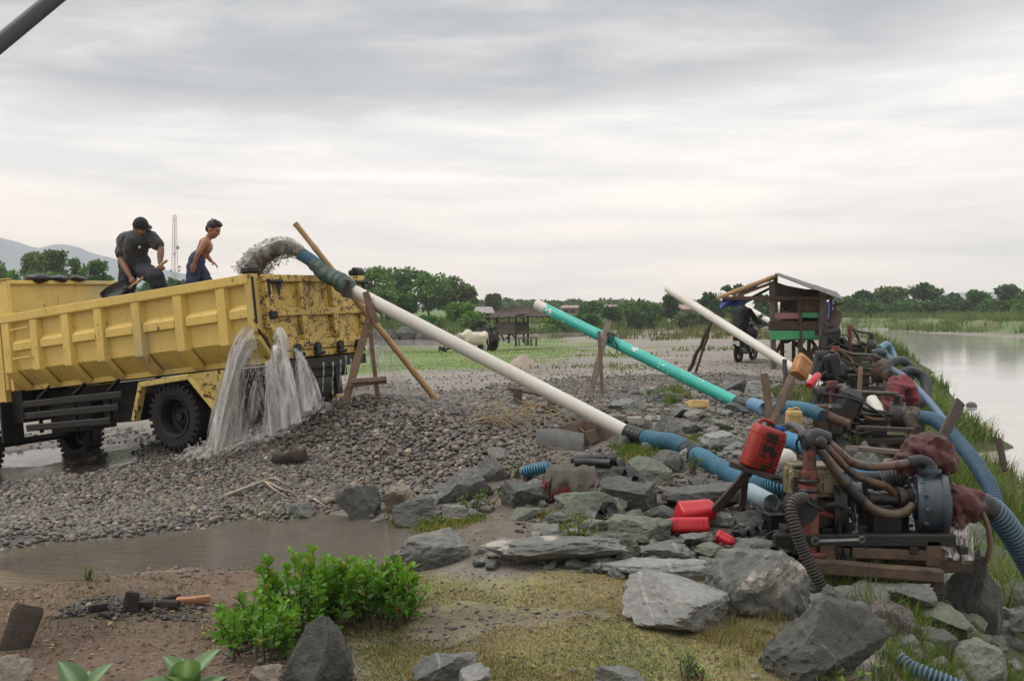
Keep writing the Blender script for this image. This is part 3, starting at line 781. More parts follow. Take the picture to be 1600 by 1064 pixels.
def hills():
    mh = mat('hazy_forest_hill', (.10, .14, .175), (.12, .155, .185), sc=.004, rough=.95, bump=0, bsc=.02)  # part of the distance haze is put into this blue base colour
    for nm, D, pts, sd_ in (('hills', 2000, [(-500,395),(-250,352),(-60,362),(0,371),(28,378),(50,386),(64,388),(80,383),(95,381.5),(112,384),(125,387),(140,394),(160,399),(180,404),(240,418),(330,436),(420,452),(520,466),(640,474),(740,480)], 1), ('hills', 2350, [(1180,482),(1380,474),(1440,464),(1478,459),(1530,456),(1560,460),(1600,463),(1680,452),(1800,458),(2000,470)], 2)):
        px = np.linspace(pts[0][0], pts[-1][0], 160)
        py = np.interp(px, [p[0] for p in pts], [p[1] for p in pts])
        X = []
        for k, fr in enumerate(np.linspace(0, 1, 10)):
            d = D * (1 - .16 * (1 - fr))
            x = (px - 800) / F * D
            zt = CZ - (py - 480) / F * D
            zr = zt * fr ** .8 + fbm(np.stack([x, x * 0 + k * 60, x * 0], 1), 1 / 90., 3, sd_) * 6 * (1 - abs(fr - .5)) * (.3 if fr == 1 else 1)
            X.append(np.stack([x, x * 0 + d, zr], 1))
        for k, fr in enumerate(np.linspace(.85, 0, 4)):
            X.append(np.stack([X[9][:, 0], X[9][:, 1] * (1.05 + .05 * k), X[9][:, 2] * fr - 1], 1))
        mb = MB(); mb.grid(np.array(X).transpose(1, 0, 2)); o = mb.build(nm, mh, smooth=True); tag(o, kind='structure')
hills()
# ------------------------------------------------------------------ dump truck
def prism(mb, poly, a, b, axis=0, col=None):
    """closed polygon in the two other axes, extruded from a to b along axis; convex caps as fans"""
    poly = np.asarray(poly, float); n = len(poly)
    o1, o2 = (axis + 1) % 3, (axis + 2) % 3
    v = np.zeros((2 * n, 3)); v[:n, o1] = poly[:, 0]; v[:n, o2] = poly[:, 1]; v[n:] = v[:n]
    v[:n, axis] = a; v[n:, axis] = b
    ar = .5 * np.sum(poly[:, 0] * np.roll(poly[:, 1], -1) - np.roll(poly[:, 0], -1) * poly[:, 1])
    q = np.array([[i, (i + 1) % n, n + (i + 1) % n, n + i] for i in range(n)])
    c0, c1 = np.arange(n)[::-1][None], (np.arange(n) + n)[None]
    if (ar > 0) != (b > a): q = q[:, ::-1]; c0 = c0[:, ::-1]; c1 = c1[:, ::-1]
    return mb.add(v, [q, c0, c1], col)
def truck_frame():
    yaw, pit, rol = .484, .113, .017
    cy, sy_, cp, sp = math.cos(yaw), math.sin(yaw), math.cos(pit), math.sin(pit)
    u = np.array([-cy * cp, sy_ * cp, -sp]); w0 = np.array([sy_, cy, 0.]); v0 = np.cross(w0, u); v0 = v0 * np.sign(v0[2])
    w_ = w0 * math.cos(rol) + v0 * math.sin(rol); v_ = v0 * math.cos(rol) - w0 * math.sin(rol)
    A = np.array([-2.76, 10.507, CZ + .356])
    return np.stack([-u, w_, v_], 1), A - v_ * 1.83
TM, TO = truck_frame()
def T(x, y, z): return TM @ np.array([x, y, z]) + TO
def truck():
    rt = thing('dump_truck', 'yellow dump truck with rusty tailgate tipped nose down in the gravel', 'truck', TO)
    rt.rotation_mode = 'QUATERNION'; rt.rotation_quaternion = Matrix(TM.tolist()).to_quaternion()
    B = lambda mb, nm, m, p=rt, **k: mb.build(nm, M[m], p, local=True, **k)
    L = 4.1
    ribs = [-4.02, -3.50, -2.93, -2.36, -1.74, -1.08, -.44]
    for sgn in (0, 1):
        Y = (lambda y: y) if sgn == 0 else (lambda y: 2.0 - y)
        def pr_(mb, poly, a, b): prism(mb, [(Y(y), z) for y, z in poly], a, b, 0)
        mb = MB()
        pr_(mb, [(.05, 1.74), (.05, 1.13), (.09, 1.13), (.09, 1.74)], -L, -.03)
        pr_(mb, [(.05, 1.13), (.25, .93), (.29, .93), (.09, 1.13)], -L, -.03)
        pr_(mb, [(.242, .93), (.242, .87), (.29, .87), (.29, .93)], -L, -.03)
        pr_(mb, [(-.03, 1.825), (-.03, 1.735), (-.015, 1.72), (.10, 1.72), (.10, 1.83), (-.02, 1.83)], -L - .06, -.03)
        for i, x in enumerate(ribs):
            wd = .085 if i else .09
            for (a, b, y0) in ((x - wd, x + wd, .052), ):
                pass
            # tapered channel: wide at the panel, narrower at its face
            for z0, z1, ya, yb, yc, yd in ((1.11, 1.719, .049, .049, -.022, -.022), (.90, 1.11, .242, .055, .20, -.022)):
                v = []
                for z, yi, yo in ((z0, ya, yc), (z1, yb, yd)):
                    zo = z if z != z0 or z0 > 1 else z - .015
                    v += [(x - wd, Y(yi), z), (x - wd * .72, Y(yo), zo), (x + wd * .72, Y(yo), zo), (x + wd, Y(yi), z)]
                q = [[0, 1, 5, 4], [1, 2, 6, 5], [2, 3, 7, 6], [3, 2, 1, 0], [4, 5, 6, 7]]
                mb.add(v, [np.array(q)[:, ::1 if sgn == 0 else -1]])
        xs = ribs + [-.06]
        for a, b in zip(xs[:-1], xs[1:]):
            pr_(mb, [(.049, 1.515), (-.005, 1.46), (-.005, 1.375), (.049, 1.36)], a + .088, b - (.088 if b != -.06 else 0))
        if sgn == 0:
            for z in (1.63, 1.27): mb.tube([(-3.93, -.012, z), (-3.59, -.012, z + .004)], .011, 8)
        B(mb, 'side_panel', 'yellow', smooth=25)
    mb = MB(); mb.box((-2.05, 1, .94), (4.05, 1.42, .04)); B(mb, 'bed_floor', 'yellow_rust')
    hbd = MB(); hbd.box((-L - .02, 1.0, 1.56), (.05, 1.84, 1.36)); hbd.box((-L + .0, 1.0, 2.245), (.10, 1.99, .05))
    for y in (.03, 1.97): hbd.box((-L + .05, y, 2.045), (.20, .05, .43)); 
    hbd.box((-L + .05, .03, 2.275), (.21, .09, .012))
    B(hbd, 'headboard', 'yellow')
    # rear corner posts
    for y, s in ((.0, 1), (2.0, -1)):
        mb = MB()
        mb.box((-.045, y + s * .045, 1.52), (.09, .13, .62)); mb.beam((-.045, y + s * .05, 1.17), (-.045, y + s * .27, .90), .09, .10, (1, 0, 0))
        p = B(mb, 'corner_post', 'yellow_edge')
        mb = MB(); mb.box((-.06, y + s * .06, 1.875), (.15, .15, .07), bev=.02); mb.lathe([(0, -.07), (.032, -.07), (.036, 0), (.032, .07), (0, .07)], (-.04, y + s * .07, 1.90), (0, 1, 0), 12)
        mb.box((.006, y + s * .012, 1.55), (.012, .03, .5)); mb.beam((.006, y + s * .02, 1.24), (.006, y + s * .29, .89), .014, .035, (1, 0, 0))
        B(mb, 'gate_pivot', 'black_metal', p)
    # tailgate
    tg = MB()
    pan = [(.10, 1.80), (.10, 1.18), (.28, .96), (1.72, .96), (1.90, 1.18), (1.90, 1.80)]
    prism(tg, pan, .0, .022, 0)
    tg.box((.052, 1.0, 1.775), (.06, 1.80, .075)); tg.box((.050, 1.0, 1.405), (.055, 1.56, .085)); tg.box((.052, 1.0, 1.035), (.06, 1.44, .105)); tg.box((.045, 1.0, .935), (.05, 1.36, .075))
    for y, wdt in ((.165, .11), (.715, .085), (1.275, .085), (1.835, .11)):
        if .2 < y < 1.8: tg.box((.054, y, 1.59), (.064, wdt, .28)); tg.box((.054, y, 1.225), (.064, wdt, .265))
        else: tg.box((.054, y, 1.485), (.064, wdt, .49)); 
    tg.beam((.052, .165, 1.245), (.052, .30, 1.02), .062, .10, (1, 0, 0)); tg.beam((.052, 1.835, 1.245), (.052, 1.70, 1.02), .062, .10, (1, 0, 0))
    t = B(tg, 'tailgate', 'yellow_rust', smooth=25)
    for y in (.52, .86, 1.27, 1.62):
        mb = MB(); mb.lathe([(0, -.02), (.05, -.02), (.055, 0), (.05, .02), (0, .02)], (.10, y, 1.0), (1, 0, 0), 12); mb.box((.10, y, .955), (.05, .07, .11)); mb.tube([(.11, y - .06, .93), (.11, y + .09, .93)], .022, 8)
        B(mb, 'hinge', 'black_metal', t)
    for y, s in ((.24, 1), (1.78, -1)):
        mb = MB(); mb.tube([(.10, y - .09, 1.735), (.10, y + .12, 1.735)], .022, 8); mb.box((.09, y - .08 * s, 1.68), (.03, .03, .17)); prism(mb, [(y + .02, 1.72), (y + .12, 1.72), (y + .07, 1.58)], .085, .095, 0)
        B(mb, 'latch', 'black_metal', t)
        mb = MB(); mb.box((.10, y - .06 * s, 1.375), (.05, .11, .085), bev=.02); B(mb, 'latch', 'black_metal', t)
    # yellow wheel arch
    ax = -1.42
    mb = MB()
    for y0, y1 in ((.06, .14),):
        for a, b in (((-2.02, .40), (-1.86, .79)), ((-1.86, .79), (-1.10, .82)), ((-1.10, .82), (-.72, .40)), ((-.72, .40), (-.50, .40))):
            mb.beam((a[0], .10, a[1]), (b[0], .10, b[1]), .09, .06, (0, 0, 1) if abs(a[1] - b[1]) < .2 else (1, 0, 0), ext=.015)
    v = [(-1.10, .13, .85), (-.72, .13, .425), (-.50, .13, .425), (-.50, .13, .86), (-1.10, .17, .85), (-.72, .17, .425), (-.50, .17, .425), (-.50, .17, .86)]
    mb.add(v, [[[0, 1, 2, 3], [7, 6, 5, 4]]]); mb.box((-.56, .08, .56), (.05, .05, .22))
    B(mb, 'mudguard', 'yellow_edge')
    mb = MB()
    for a, b in (((-2.02, .40), (-1.86, .79)), ((-1.86, .79), (-1.10, .82)), ((-1.10, .82), (-.72, .40)), ((-.72, .40), (-.50, .40))):
        mb.beam((a[0], 1.90, a[1]), (b[0], 1.90, b[1]), .09, .06, (0, 0, 1) if abs(a[1] - b[1]) < .2 else (1, 0, 0), ext=.015)
    B(mb, 'mudguard', 'yellow_edge')
    # side guard rails
    for y in (.12, 1.88):
        mb = MB()
        for z, x0, x1 in ((.70, -3.98, -2.22), (.555, -3.97, -2.30), (.405, -3.96, -2.45)): mb.box(((x0 + x1) / 2, y, z), (x1 - x0, .05, .085), bev=.012)
        for x in (-3.75, -3.1, -2.5):
            mb.beam((x, y + .04, .33), (x, y + .04, .78), .03, .05, (0, 1, 0)); mb.beam((x, y + .05, .76), (x + .13, y + .16, .92), .03, .06, (0, 1, 0))
        B(mb, 'side_guard', 'black_metal')
    ch = MB()
    for y in (.62, 1.38): ch.box((-2.75, y, .745), (5.6, .08, .20)); ch.box((-2.05, y, .885), (4.0, .08, .05))
    for x in (-.02, -1.0, -2.2, -3.3): ch.box((x, 1, .74), (.08, .69, .16))
    ch.box((.03, 1.0, .82), (.10, 1.55, .12)); ch.box((-3.3, .42, .50), (.75, .36, .38)); ch.box((-2.45, .40, .52), (.55, .3, .3)); ch.box((-3.2, 1.55, .52), (.9, .32, .36))
    ch.tube([(ax, .5, .40), (ax, 1.5, .40)], .075, 10); ch.ell((ax, 1, .40), (.2, .2, .2)); ch.tube([(-5.1, .3, .2), (-5.1, 1.7, .2)], .05, 8); ch.tube([(ax, 1, .42), (-3.6, 1, .68)], .05, 8)
    for y in (.52, 1.48): ch.tube(curve([(ax - .55, y, .68), (ax, y, .5), (ax + .5, y, .68)], 10), .04, 6)
    ch.box((-4.3, .55, .72), (.35, .7, .5)); ch.box((.02, .52, .55), (.05, .08, .5)); ch.box((.02, 1.25, .62), (.06, .10, .36))
    B(ch, 'chassis', 'black_metal')
    for y in (.36, 1.64):
        mb = MB(); X = np.array([[( -.55 + .03 * math.sin(k), y - .23 + .46 * j, .76 - .11 * k) for j in (0, .5, 1)] for k in range(6)]); mb.slab(X, .012); B(mb, 'mud_flap', 'black_rubber')
    def wheel(x, y, side, front):
        r, wd = .385, .20
        e_ = bpy.data.objects.new('wheel', None); C.objects.link(e_); e_.parent = rt; e_.location = (x, y, r - (.2 if front else 0))
        a = (0, -side, 0)
        ty = MB()
        ty.lathe([(.225, -wd / 2 + .02), (.25, -wd / 2), (.33, -wd / 2 - .005), (r - .02, -wd / 2 + .02), (r - .008, -wd / 4), (r - .006, 0), (r - .008, wd / 4), (r - .02, wd / 2 - .02), (.33, wd / 2 + .005), (.25, wd / 2), (.225, wd / 2 - .02)], (0, 0, 0), a, 40)
        for k in range(30):
            for q_, off in ((-1, 0), (1, .5)):
                an = (k + off) / 30 * 2 * PI
                rx = np.array([math.cos(an), 0, math.sin(an)]); tx = np.array([-math.sin(an), 0, math.cos(an)])
                ty.box(rx * (r - .006) + np.array([0, q_ * wd * .29, 0]), (.026, wd * .46, .046), np.stack([rx, [0, 1, 0], tx], 1), .006)
                ty.box(rx * (r - .045) + np.array([0, q_ * (wd / 2 - .003), 0]), (.06, .018, .034), np.stack([rx, [0, 1, 0], tx], 1), .005)
        ty.build('tyre', M['tyre'], e_, local=True)
        rm = MB()
        dish = -.075 if not front else .03
        rm.lathe([(.232, wd / 2 - .03), (.228, wd / 2 + .004), (.212, wd / 2), (.20, wd / 2 - .03), (.185, dish + .02), (.16, dish), (.10, dish + .005), (.095, dish + .05), (.05, dish + .06), (.045, dish + .10), (0, dish + .10)], (0, 0, 0), a, 30)
        for k in range(6): rm.lathe([(0, .03), (.016, .03), (.016, 0)], (.13 * math.cos(k * PI / 3), -side * dish, .13 * math.sin(k * PI / 3)), a, 6)
        rm.build('rim', M['black_metal'], e_, local=True)
    for y, s in ((.20, 1), (.44, 1), (1.80, -1), (1.56, -1)): wheel(ax, y, s, False)
    for y, s in ((.22, 1), (1.78, -1)): wheel(-5.1, y, s, True)
    # reflective strips along the lower edge
    for x, nm, wdt in ((-3.55, 'white_paint', .17), (-2.72, 'white_paint', .34), (-.62, 'white_paint', .26)):
        mb = MB(); mb.box((x, .258, .905), (wdt, .006, .05), bev=.002); B(mb, 'reflector', nm)
    mb = MB(); mb.box((-3.69, .258, .902), (.07, .006, .05), bev=.002); B(mb, 'reflector', 'red_trim')
    # cab ahead of the bed, mostly outside the frame
    cb = MB()
    prism(cb, [(.75, -4.32), (2.25, -4.32), (2.25, -5.35), (1.62, -5.62), (.55, -5.66), (.55, -5.15), (.75, -4.95)], .12, 1.88, 1)
    cb.tube([(-4.24, .12, .9), (-4.24, .12, 2.12)], .03, 8); cb.tube([(-4.24, 1.88, .9), (-4.24, 1.88, 2.12)], .03, 8); cb.box((-4.24, 1, 2.08), (.05, 1.8, .05))
    c_ = B(cb, 'cab', 'yellow')
    for y in (.115, 1.885):
        mb = MB(); v = [(-4.55, y, 1.45), (-5.35, y, 1.45), (-5.22, y, 2.12), (-4.55, y, 2.12)]; v += [(a_, y + .004, c2) for a_, _, c2 in v]; mb.add(v, [[[0, 1, 2, 3], [7, 6, 5, 4]]]); B(mb, 'window', 'dark_glass', c_)
    mb = MB(); mb.add([(-5.63, .25, 1.62), (-5.63, 1.75, 1.62), (-5.37, 1.75, 2.22), (-5.37, .25, 2.22)], [[[0, 1, 2, 3]]]); B(mb, 'windscreen', 'dark_glass', c_)
    for y in (.38, 1.62): mb = MB(); mb.lathe([(0, .02), (.09, .015), (.10, 0)], (-5.66, y, .95), (-1, 0, 0), 14); B(mb, 'headlight', 'white_paint', c_)
    mb = MB(); mb.box((-4.36, .20, .50), (.04, .30, .52)); B(mb, 'mud_flap', 'black_rubber')
    # wet sand and gravel in the bed
    nx, ny = 60, 30
    Xg, Yg = np.meshgrid(np.linspace(-4.05, -.06, nx), np.linspace(.30, 1.70, ny), indexing='ij')
    p3 = np.stack([Xg.ravel(), Yg.ravel(), Xg.ravel() * 0], 1)
    zt = 1.37 + .155 * (p3[:, 0] + 2.6) + .05 * fbm(p3, 2.2, 4, 8) - .05 * np.abs(p3[:, 1] - 1)
    zt = np.clip(zt, 1.05, 1.64) - np.clip(-3.3 - p3[:, 0], 0, 1) * .1
    W = np.array([T(*q_) for q_ in np.stack([p3[:, 0], p3[:, 1], zt], 1)]).reshape(nx, ny, 3)
    mb = MB(); mb.grid(W.transpose(1, 0, 2)); o = mb.build('sand_load', M['wet_sand'], smooth=True)
    tag(o, kind='stuff')
    mb = MB()
    for (x, y, sc_) in ((-4.08, .55, 1.0), (-4.1, .85, .9), (-4.07, 1.15, .7)):
        c = T(x, y, 2.30)
        mb.ell(c, (.17 * sc_, .12, .06 * sc_), nu=12, nv=8)
    v = np.concatenate(mb.v); d = fbm(v, 9, 3, 2) * .02; mb.v = [v + np.stack([d, d * 0, d], 1)]
    o = mb.build('bundle', M['black_rubber'], smooth=True); tag(o, 'black crumpled plastic bundle lying on the front wall of the truck bed', 'bundle')
truck()
# ------------------------------------------------------------------ boulders
_ico = {}
def ico(sub):
    if sub not in _ico:
        import bmesh
        bm = bmesh.new(); bmesh.ops.create_icosphere(bm, subdivisions=sub, radius=1.0)
        v = np.array([q_.co[:] for q_ in bm.verts]); f = np.array([[x.index for x in p.verts] for p in bm.faces]); bm.free()
        _ico[sub] = (v / np.linalg.norm(v, axis=1, keepdims=True), f)
    return _ico[sub]
def rock_shape(seed, sub=4, nplane=13, sharp=1.0, flat=0.0, rough=.05):
    """angular boulder: a ball cut by random planes, then roughened; fills a unit box"""
    r = np.random.default_rng(seed)
    v, f = ico(sub)
    nrm = r.normal(size=(nplane, 3)); nrm /= np.linalg.norm(nrm, axis=1, keepdims=True)
    dist = r.uniform(.36, .86, nplane)
    if flat > 0:
        nrm = np.concatenate([nrm, [unit((r.normal() * .12, r.normal() * .12 - .1, 1))]]); dist = np.concatenate([dist, [1 - flat]])
    rad = np.full(len(v), 1.0)
    for n_, d_ in zip(nrm, dist):
        c = v @ n_
        rad = np.minimum(rad, np.where(c > .02, d_ / np.maximum(c, .02), 9))
    p = v * rad[:, None]
    p = p * (1 + rough * 1.3 * fbm(p, 1.7, 3, seed))[:, None]
    rid = 1 - np.abs(fbm(p, 3.4, 3, seed + 9)) * 1.6
    p = p * (1 + rough * .9 * (rid - .5) + rough * .75 * fbm(p, 12, 3, seed + 5))[:, None]
    # ledges: terrace along a tilted axis
    ax = unit(r.normal(size=3)); h_ = p @ ax
    p = p + ax * (np.sin(h_ * 11 + 3 * vnoise(p, 2.5, seed + 3)) * .022 * sharp)[:, None]
    lo, hi = p.min(0), p.max(0)
    return (p - (lo + hi) / 2) / (hi - lo), f          # centred unit box
def rock(px0, py0, px1, py1, m, label, seed, d=None, depth=.8, flat=.25, sub=5, tilt=0.0, nplane=13, sink=.45, yaw=None, taper=0.0):
    c = G((px0 + px1) / 2, py1 - (py1 - py0) * .10) if d is None else P((px0 + px1) / 2, py1 - (py1 - py0) * .10, d)
    dd = c[1]
    w_ = (px1 - px0) / F * dd; h_ = (py1 - py0) / F * dd
    dp = w_ * depth
    slope = (CZ - c[2]) / dd
    hz_ = max(h_ - dp * slope * .55, h_ * .5)
    v, f = rock_shape(seed, sub, nplane, 1.0, flat)
    s_ = np.array([w_ * 1.02, dp, hz_ * (1 + sink)])
    v = v * s_
    if taper: v[:, :2] *= (1 - taper * np.clip(v[:, 2:] / s_[2] + .5, 0, 1)); v[:, 0] *= w_ / np.ptp(v[:, 0])
    if tilt: 
        t = R(tilt); v = v @ np.array([[math.cos(t), 0, -math.sin(t)], [0, 1, 0], [math.sin(t), 0, math.cos(t)]]).T
        v[:, 0] *= w_ / (v[:, 0].max() - v[:, 0].min()); v[:, 2] *= s_[2] / (v[:, 2].max() - v[:, 2].min())
    mb = MB(); zb = P(0, py1, dd)[2]
    top = P(0, py0, dd + dp * .15)[2]
    v[:, 2] += top - v[:, 2].max()
    mb.add(v + np.array([c[0], dd + dp * .28, 0]), [f])
    o = mb.build('boulder', M[m], smooth=24)
    tag(o, label, 'boulder', 'boulders on the river bank')
    return o
ROCKS = [
 (520,757,595,822,'rock_dark','rounded dark green boulder standing at the end of the muddy stream',1,dict(flat=.05,taper=.3,depth=.8)),
 (598,753,668,812,'rock_tan','pale tan boulder leaning behind the dark boulders by the stream',2,dict(flat=.1)),
 (612,777,692,822,'rock_dark','low rounded charcoal boulder at the foot of the tan boulder',3,dict(flat=.15)),
 (680,730,774,792,'rock','pointed grey boulder with a pale right edge below the gravel heap',4,dict(flat=0,taper=.6,depth=.9,nplane=9)),
 (733,711,797,757,'rock','grey boulder tucked behind the pointed boulder on the gravel edge',5,dict(flat=.3)),
 (778,751,868,798,'rock_dark','flat-topped wet slab beside the cloth-covered block',6,dict(flat=.45,depth=.7)),
 (605,832,735,893,'rock','angled grey slab with pale sloping top next to the green bush',7,dict(flat=.3,depth=.6,tilt=9,nplane=9)),
 (750,838,985,890,'rock_white','long low grey slab with a white lichen patch edging the lawn',88,dict(flat=.4,depth=.45,tilt=5,nplane=7)),
 (867,768,980,808,'rock_green','mossy olive boulder in front of the cloth-covered block',9,dict(flat=.3,depth=.6)),
 (856,728,1010,790,'rock_dark','big black flat-topped block with a cloth and hoses on it',10,dict(flat=.55,depth=.75,nplane=8)),
 (925,748,1035,806,'rock_dark','wet brown-black block at the right end of the cloth-covered block',11,dict(flat=.5,depth=.7,nplane=8)),
 (926,830,1002,880,'rock_green','round-shouldered green-grey boulder behind the long slab',12,dict(flat=.25)),
 (1000,852,1082,880,'rock','low grey boulder right of the round-shouldered green one',13,dict(flat=.4)),
 (948,808,1056,856,'rock_green','wide green-grey boulder left of the small red bottle cans',14,dict(flat=.25)),
 (1058,833,1122,860,'rock','small grey boulder just under the red flat canister',15,dict(flat=.3)),
 (925,876,1118,912,'rock_pale','long pale flat slab between the lawn and the boulders',16,dict(flat=.6,depth=.4,nplane=9)),
 (1108,860,1278,975,'rock_white','large block with a cream scar on its face below the pump',17,dict(flat=.5,depth=.7,sub=5,nplane=8)),
 (978,908,1180,998,'rock_pale','broad pale slate slab sloping out of the lawn',18,dict(flat=.72,depth=.8,sub=5,tilt=-8,nplane=9)),
 (1200,936,1425,1085,'rock_dark','biggest dark ridge-backed boulder in front of the timber skid',19,dict(flat=0,taper=.45,depth=.8,sub=5,tilt=10,nplane=8)),
 (1345,914,1466,958,'rock','flat grey boulder under the timber skid',20,dict(flat=.5,depth=.6)),
 (1362,938,1432,1004,'rock_purple','purple-brown boulder beside the white flowering weed',21,dict(flat=.2)),
 (1420,944,1526,1002,'rock_green','sloping olive-grey boulder right of the purple-brown one',22,dict(flat=.3,tilt=-14)),
 (1470,862,1605,1012,'rock_dark','large wet boulder with water running down its top under the pump outlet',23,dict(flat=.1,taper=.4,depth=.8,sub=5,tilt=-30,nplane=8)),
 (1520,858,1604,914,'rock_dark','dark boulder behind the wet boulder by the river hose',24,dict(flat=.2)),
 (1478,815,1572,872,'rock','light grey boulder behind the falling pump water',25,dict(flat=.2,tilt=-14)),
 (1492,1003,1585,1085,'rock','half-hidden grey boulder among grass in the lower right corner',26,dict(flat=.1)),
 (436,962,556,1085,'rock_dark','sharp dark boulder with a white vein right under the green bush',27,dict(flat=0,taper=.75,depth=.9,sub=5,nplane=8)),
 (-30,1028,38,1090,'rock_tan','pale tan stone at the lower left corner',29,dict(flat=.3)),
 (388,1040,436,1085,'rock_tan','small tan stone between the bush and the sharp dark boulder',30,dict(flat=.2)),
 (1004,647,1074,692,'rock','pointed grey boulder right behind the blue hose joint',31,dict(flat=0,taper=.75,nplane=8,depth=.8)),
 (978,652,1022,676,'rock_purple','brown-grey stone beside the pointed boulder behind the hose joint',32,dict(flat=.2)),
 (940,645,985,668,'rock','small grey stone behind the end of the long white pipe',33,dict(flat=.3)),
 (1008,704,1070,740,'rock_dark','blocky dark stone under the bend of the blue hose',34,dict(flat=.4)),
 (980,714,1052,762,'rock_green','olive boulder left of the blocky stone under the hose',35,dict(flat=.25,tilt=-15)),
 (1036,758,1168,800,'rock_dark','flat black slab under the blue hose behind the red cans',36,dict(flat=.55,depth=.6)),
 (1098,675,1172,702,'rock_pale','pale flat stone between the teal pipe and the red jerrycan',37,dict(flat=.5)),
 (943,624,1012,648,'rock','low grey rock under the timber prop of the teal pipe',38,dict(flat=.4)),
 (998,604,1034,619,'rock_pale','white-topped flat stone right of the teal pipe prop',39,dict(flat=.55)),
 (1018,612,1068,634,'rock','broad grey rock in front of the white-topped flat stone',40,dict(flat=.4)),
 (1050,632,1110,655,'rock','grey slab left of the yellow can lying on its side',41,dict(flat=.5)),
 (1122,592,1180,618,'rock_dark','dark rock behind the lower end of the teal pipe',42,dict(flat=.2)),
 (1165,595,1212,624,'rock_pale','pale rock right of the dark one behind the teal pipe',43,dict(flat=.2)),
 (1205,598,1226,616,'rock_white','small white stone next to the leaning stake',44,dict(flat=.2)),
 (1185,765,1228,802,'rock_tan','tan-grey stone under the jerrycan stand',45,dict(flat=.2)),
 (1326,690,1382,742,'rock','grey boulder between the two nearest pumps',46,dict(flat=.2)),
 (1372,715,1418,748,'rock_pale','light boulder below the second pump frame',47,dict(flat=.3)),
 (1195,640,1232,672,'rock','grey stone between the forked stakes and the yellow can',48,dict(flat=.2)),
 (1268,640,1300,668,'rock','small grey stone behind the blue hose coil',49,dict(flat=.3)),
 (1180,690,1216,712,'rock_pale','flat pale stone left of the standing yellow can',50,dict(flat=.5)),
 (440,786,490,812,'rock','low grey stone at the gravel edge of the stream',51,dict(flat=.3)),
 (500,776,524,792,'rock_tan','small tan stone left of the rounded dark boulder',52,dict(flat=.3)),
 (640,1020,745,1075,'rock','grey rock poking out of the lawn near the bottom edge',53,dict(flat=.6,depth=.5)),
 (930,1045,1010,1085,'rock','mossy rock at the bottom edge of the lawn',54,dict(flat=.5)),
 (715,1040,770,1085,'rock_pale','small pale rock at the bottom edge under the lawn',55,dict(flat=.3)),
 (828,822,880,842,'rock','grey rock sunk in the red sand mound',56,dict(flat=.5)),
 (1130,610,1165,628,'rock','thin flat grey rock by the teal pipe end',57,dict(flat=.5)),
 (1228,572,1262,598,'rock','grey rock under the stilted hut',58,dict(flat=.2)),
 (1068,690,1110,716,'rock_dark','small dark stone above the blue hose',59,dict(flat=.3)),
 (1270,920,1335,960,'rock_dark','dark stone beside the black drain hose',60,dict(flat=.3)),
]
ROCKS += [
 (1275,940,1350,985,'rock','grey boulder between the cream-scarred block and the biggest ridge-backed one',61,dict(flat=.3)),
 (1430,905,1490,945,'rock_dark','dark boulder wedged under the right end of the timber skid',62,dict(flat=.3)),
 (1090,800,1150,826,'rock','low grey stone behind the red cans',63,dict(flat=.4)),
 (1000,790,1060,818,'rock_dark','dark stone in front of the wet brown-black block',64,dict(flat=.3)),
 (905,812,950,838,'rock','grey stone by the crumpled rubber scrap',65,dict(flat=.3)),
 (1440,985,1500,1030,'rock_dark','dark boulder low in the bank grass under the sloping olive one',66,dict(flat=.2)),
 (1555,905,1610,960,'rock','grey boulder at the right edge behind the large wet one',67,dict(flat=.2)),
 (1185,905,1225,940,'rock_dark','small dark stone touching the broad pale slate slab',68,dict(flat=.2)),
 (1060,655,1100,680,'rock','grey stone right of the pointed boulder behind the hose joint',69,dict(flat=.3)),
 (1110,655,1150,676,'rock_green','greenish stone above the pale flat stone by the teal pipe',70,dict(flat=.4)),
 (1060,700,1100,725,'rock_pale','pale stone beside the bend of the blue hose',71,dict(flat=.4)),
 (1140,705,1190,728,'rock','broad grey stone left of the jerrycan stand',72,dict(flat=.5)),
 (880,640,935,662,'rock_dark','dark stone by the foot of the teal pipe prop',73,dict(flat=.4)),
 (955,680,985,700,'rock','grey stone touching the black joint of the long white pipe',74,dict(flat=.3)),
]
ROCKS += [(a_, b_, c_, d_, m_, l_, 80 + i_, dict(flat=f_)) for i_, (a_, b_, c_, d_, m_, l_, f_) in enumerate([
 (690,790,740,818,'rock','grey stone under the pointed boulder at the weed edge',.3), (795,795,850,815,'rock_green','greenish stone in front of the flat-topped wet slab',.4),
 (850,800,905,826,'rock','grey stone between the red sand mound and the mossy olive boulder',.3), (968,795,1010,825,'rock','grey stone right of the mossy olive boulder',.3),
 (1150,800,1200,828,'rock_dark','dark stone right of the big bright red can',.3), (1085,850,1135,878,'rock_green','greenish stone under the smallest red can',.3),
 (1150,845,1215,872,'rock','grey stone behind the cream-scarred block',.5), (1075,740,1110,762,'rock','grey stone under the straight part of the blue hose',.3),
 (1215,770,1250,800,'rock','grey stone behind the red riser pipe',.3), (1130,628,1175,650,'rock_dark','dark stone in front of the teal pipe boot',.4),
 (1215,655,1245,676,'rock_tan','tan stone carrying the standing yellow can',.5), (1350,955,1385,985,'rock','grey stone left of the purple-brown boulder',.2),
 (1500,960,1545,1000,'rock_green','greenish stone under the large wet boulder',.3), (1255,985,1300,1030,'rock','grey stone in the dry grass left of the biggest boulder',.3),
 (760,700,800,720,'rock','small grey stone at the top of the gravel edge',.3), (905,795,945,815,'rock_dark','dark stone between the mossy olive boulder and the wet block',.4)])]
BLOCK = []
for (a, b, c, d_, m, l, sd_, kw) in ROCKS:
    o_ = rock(a, b, c, d_, m, l, sd_ * 13 + 5, **kw)
    if 'block' in l and sd_ in (10, 11): BLOCK.append(o_)

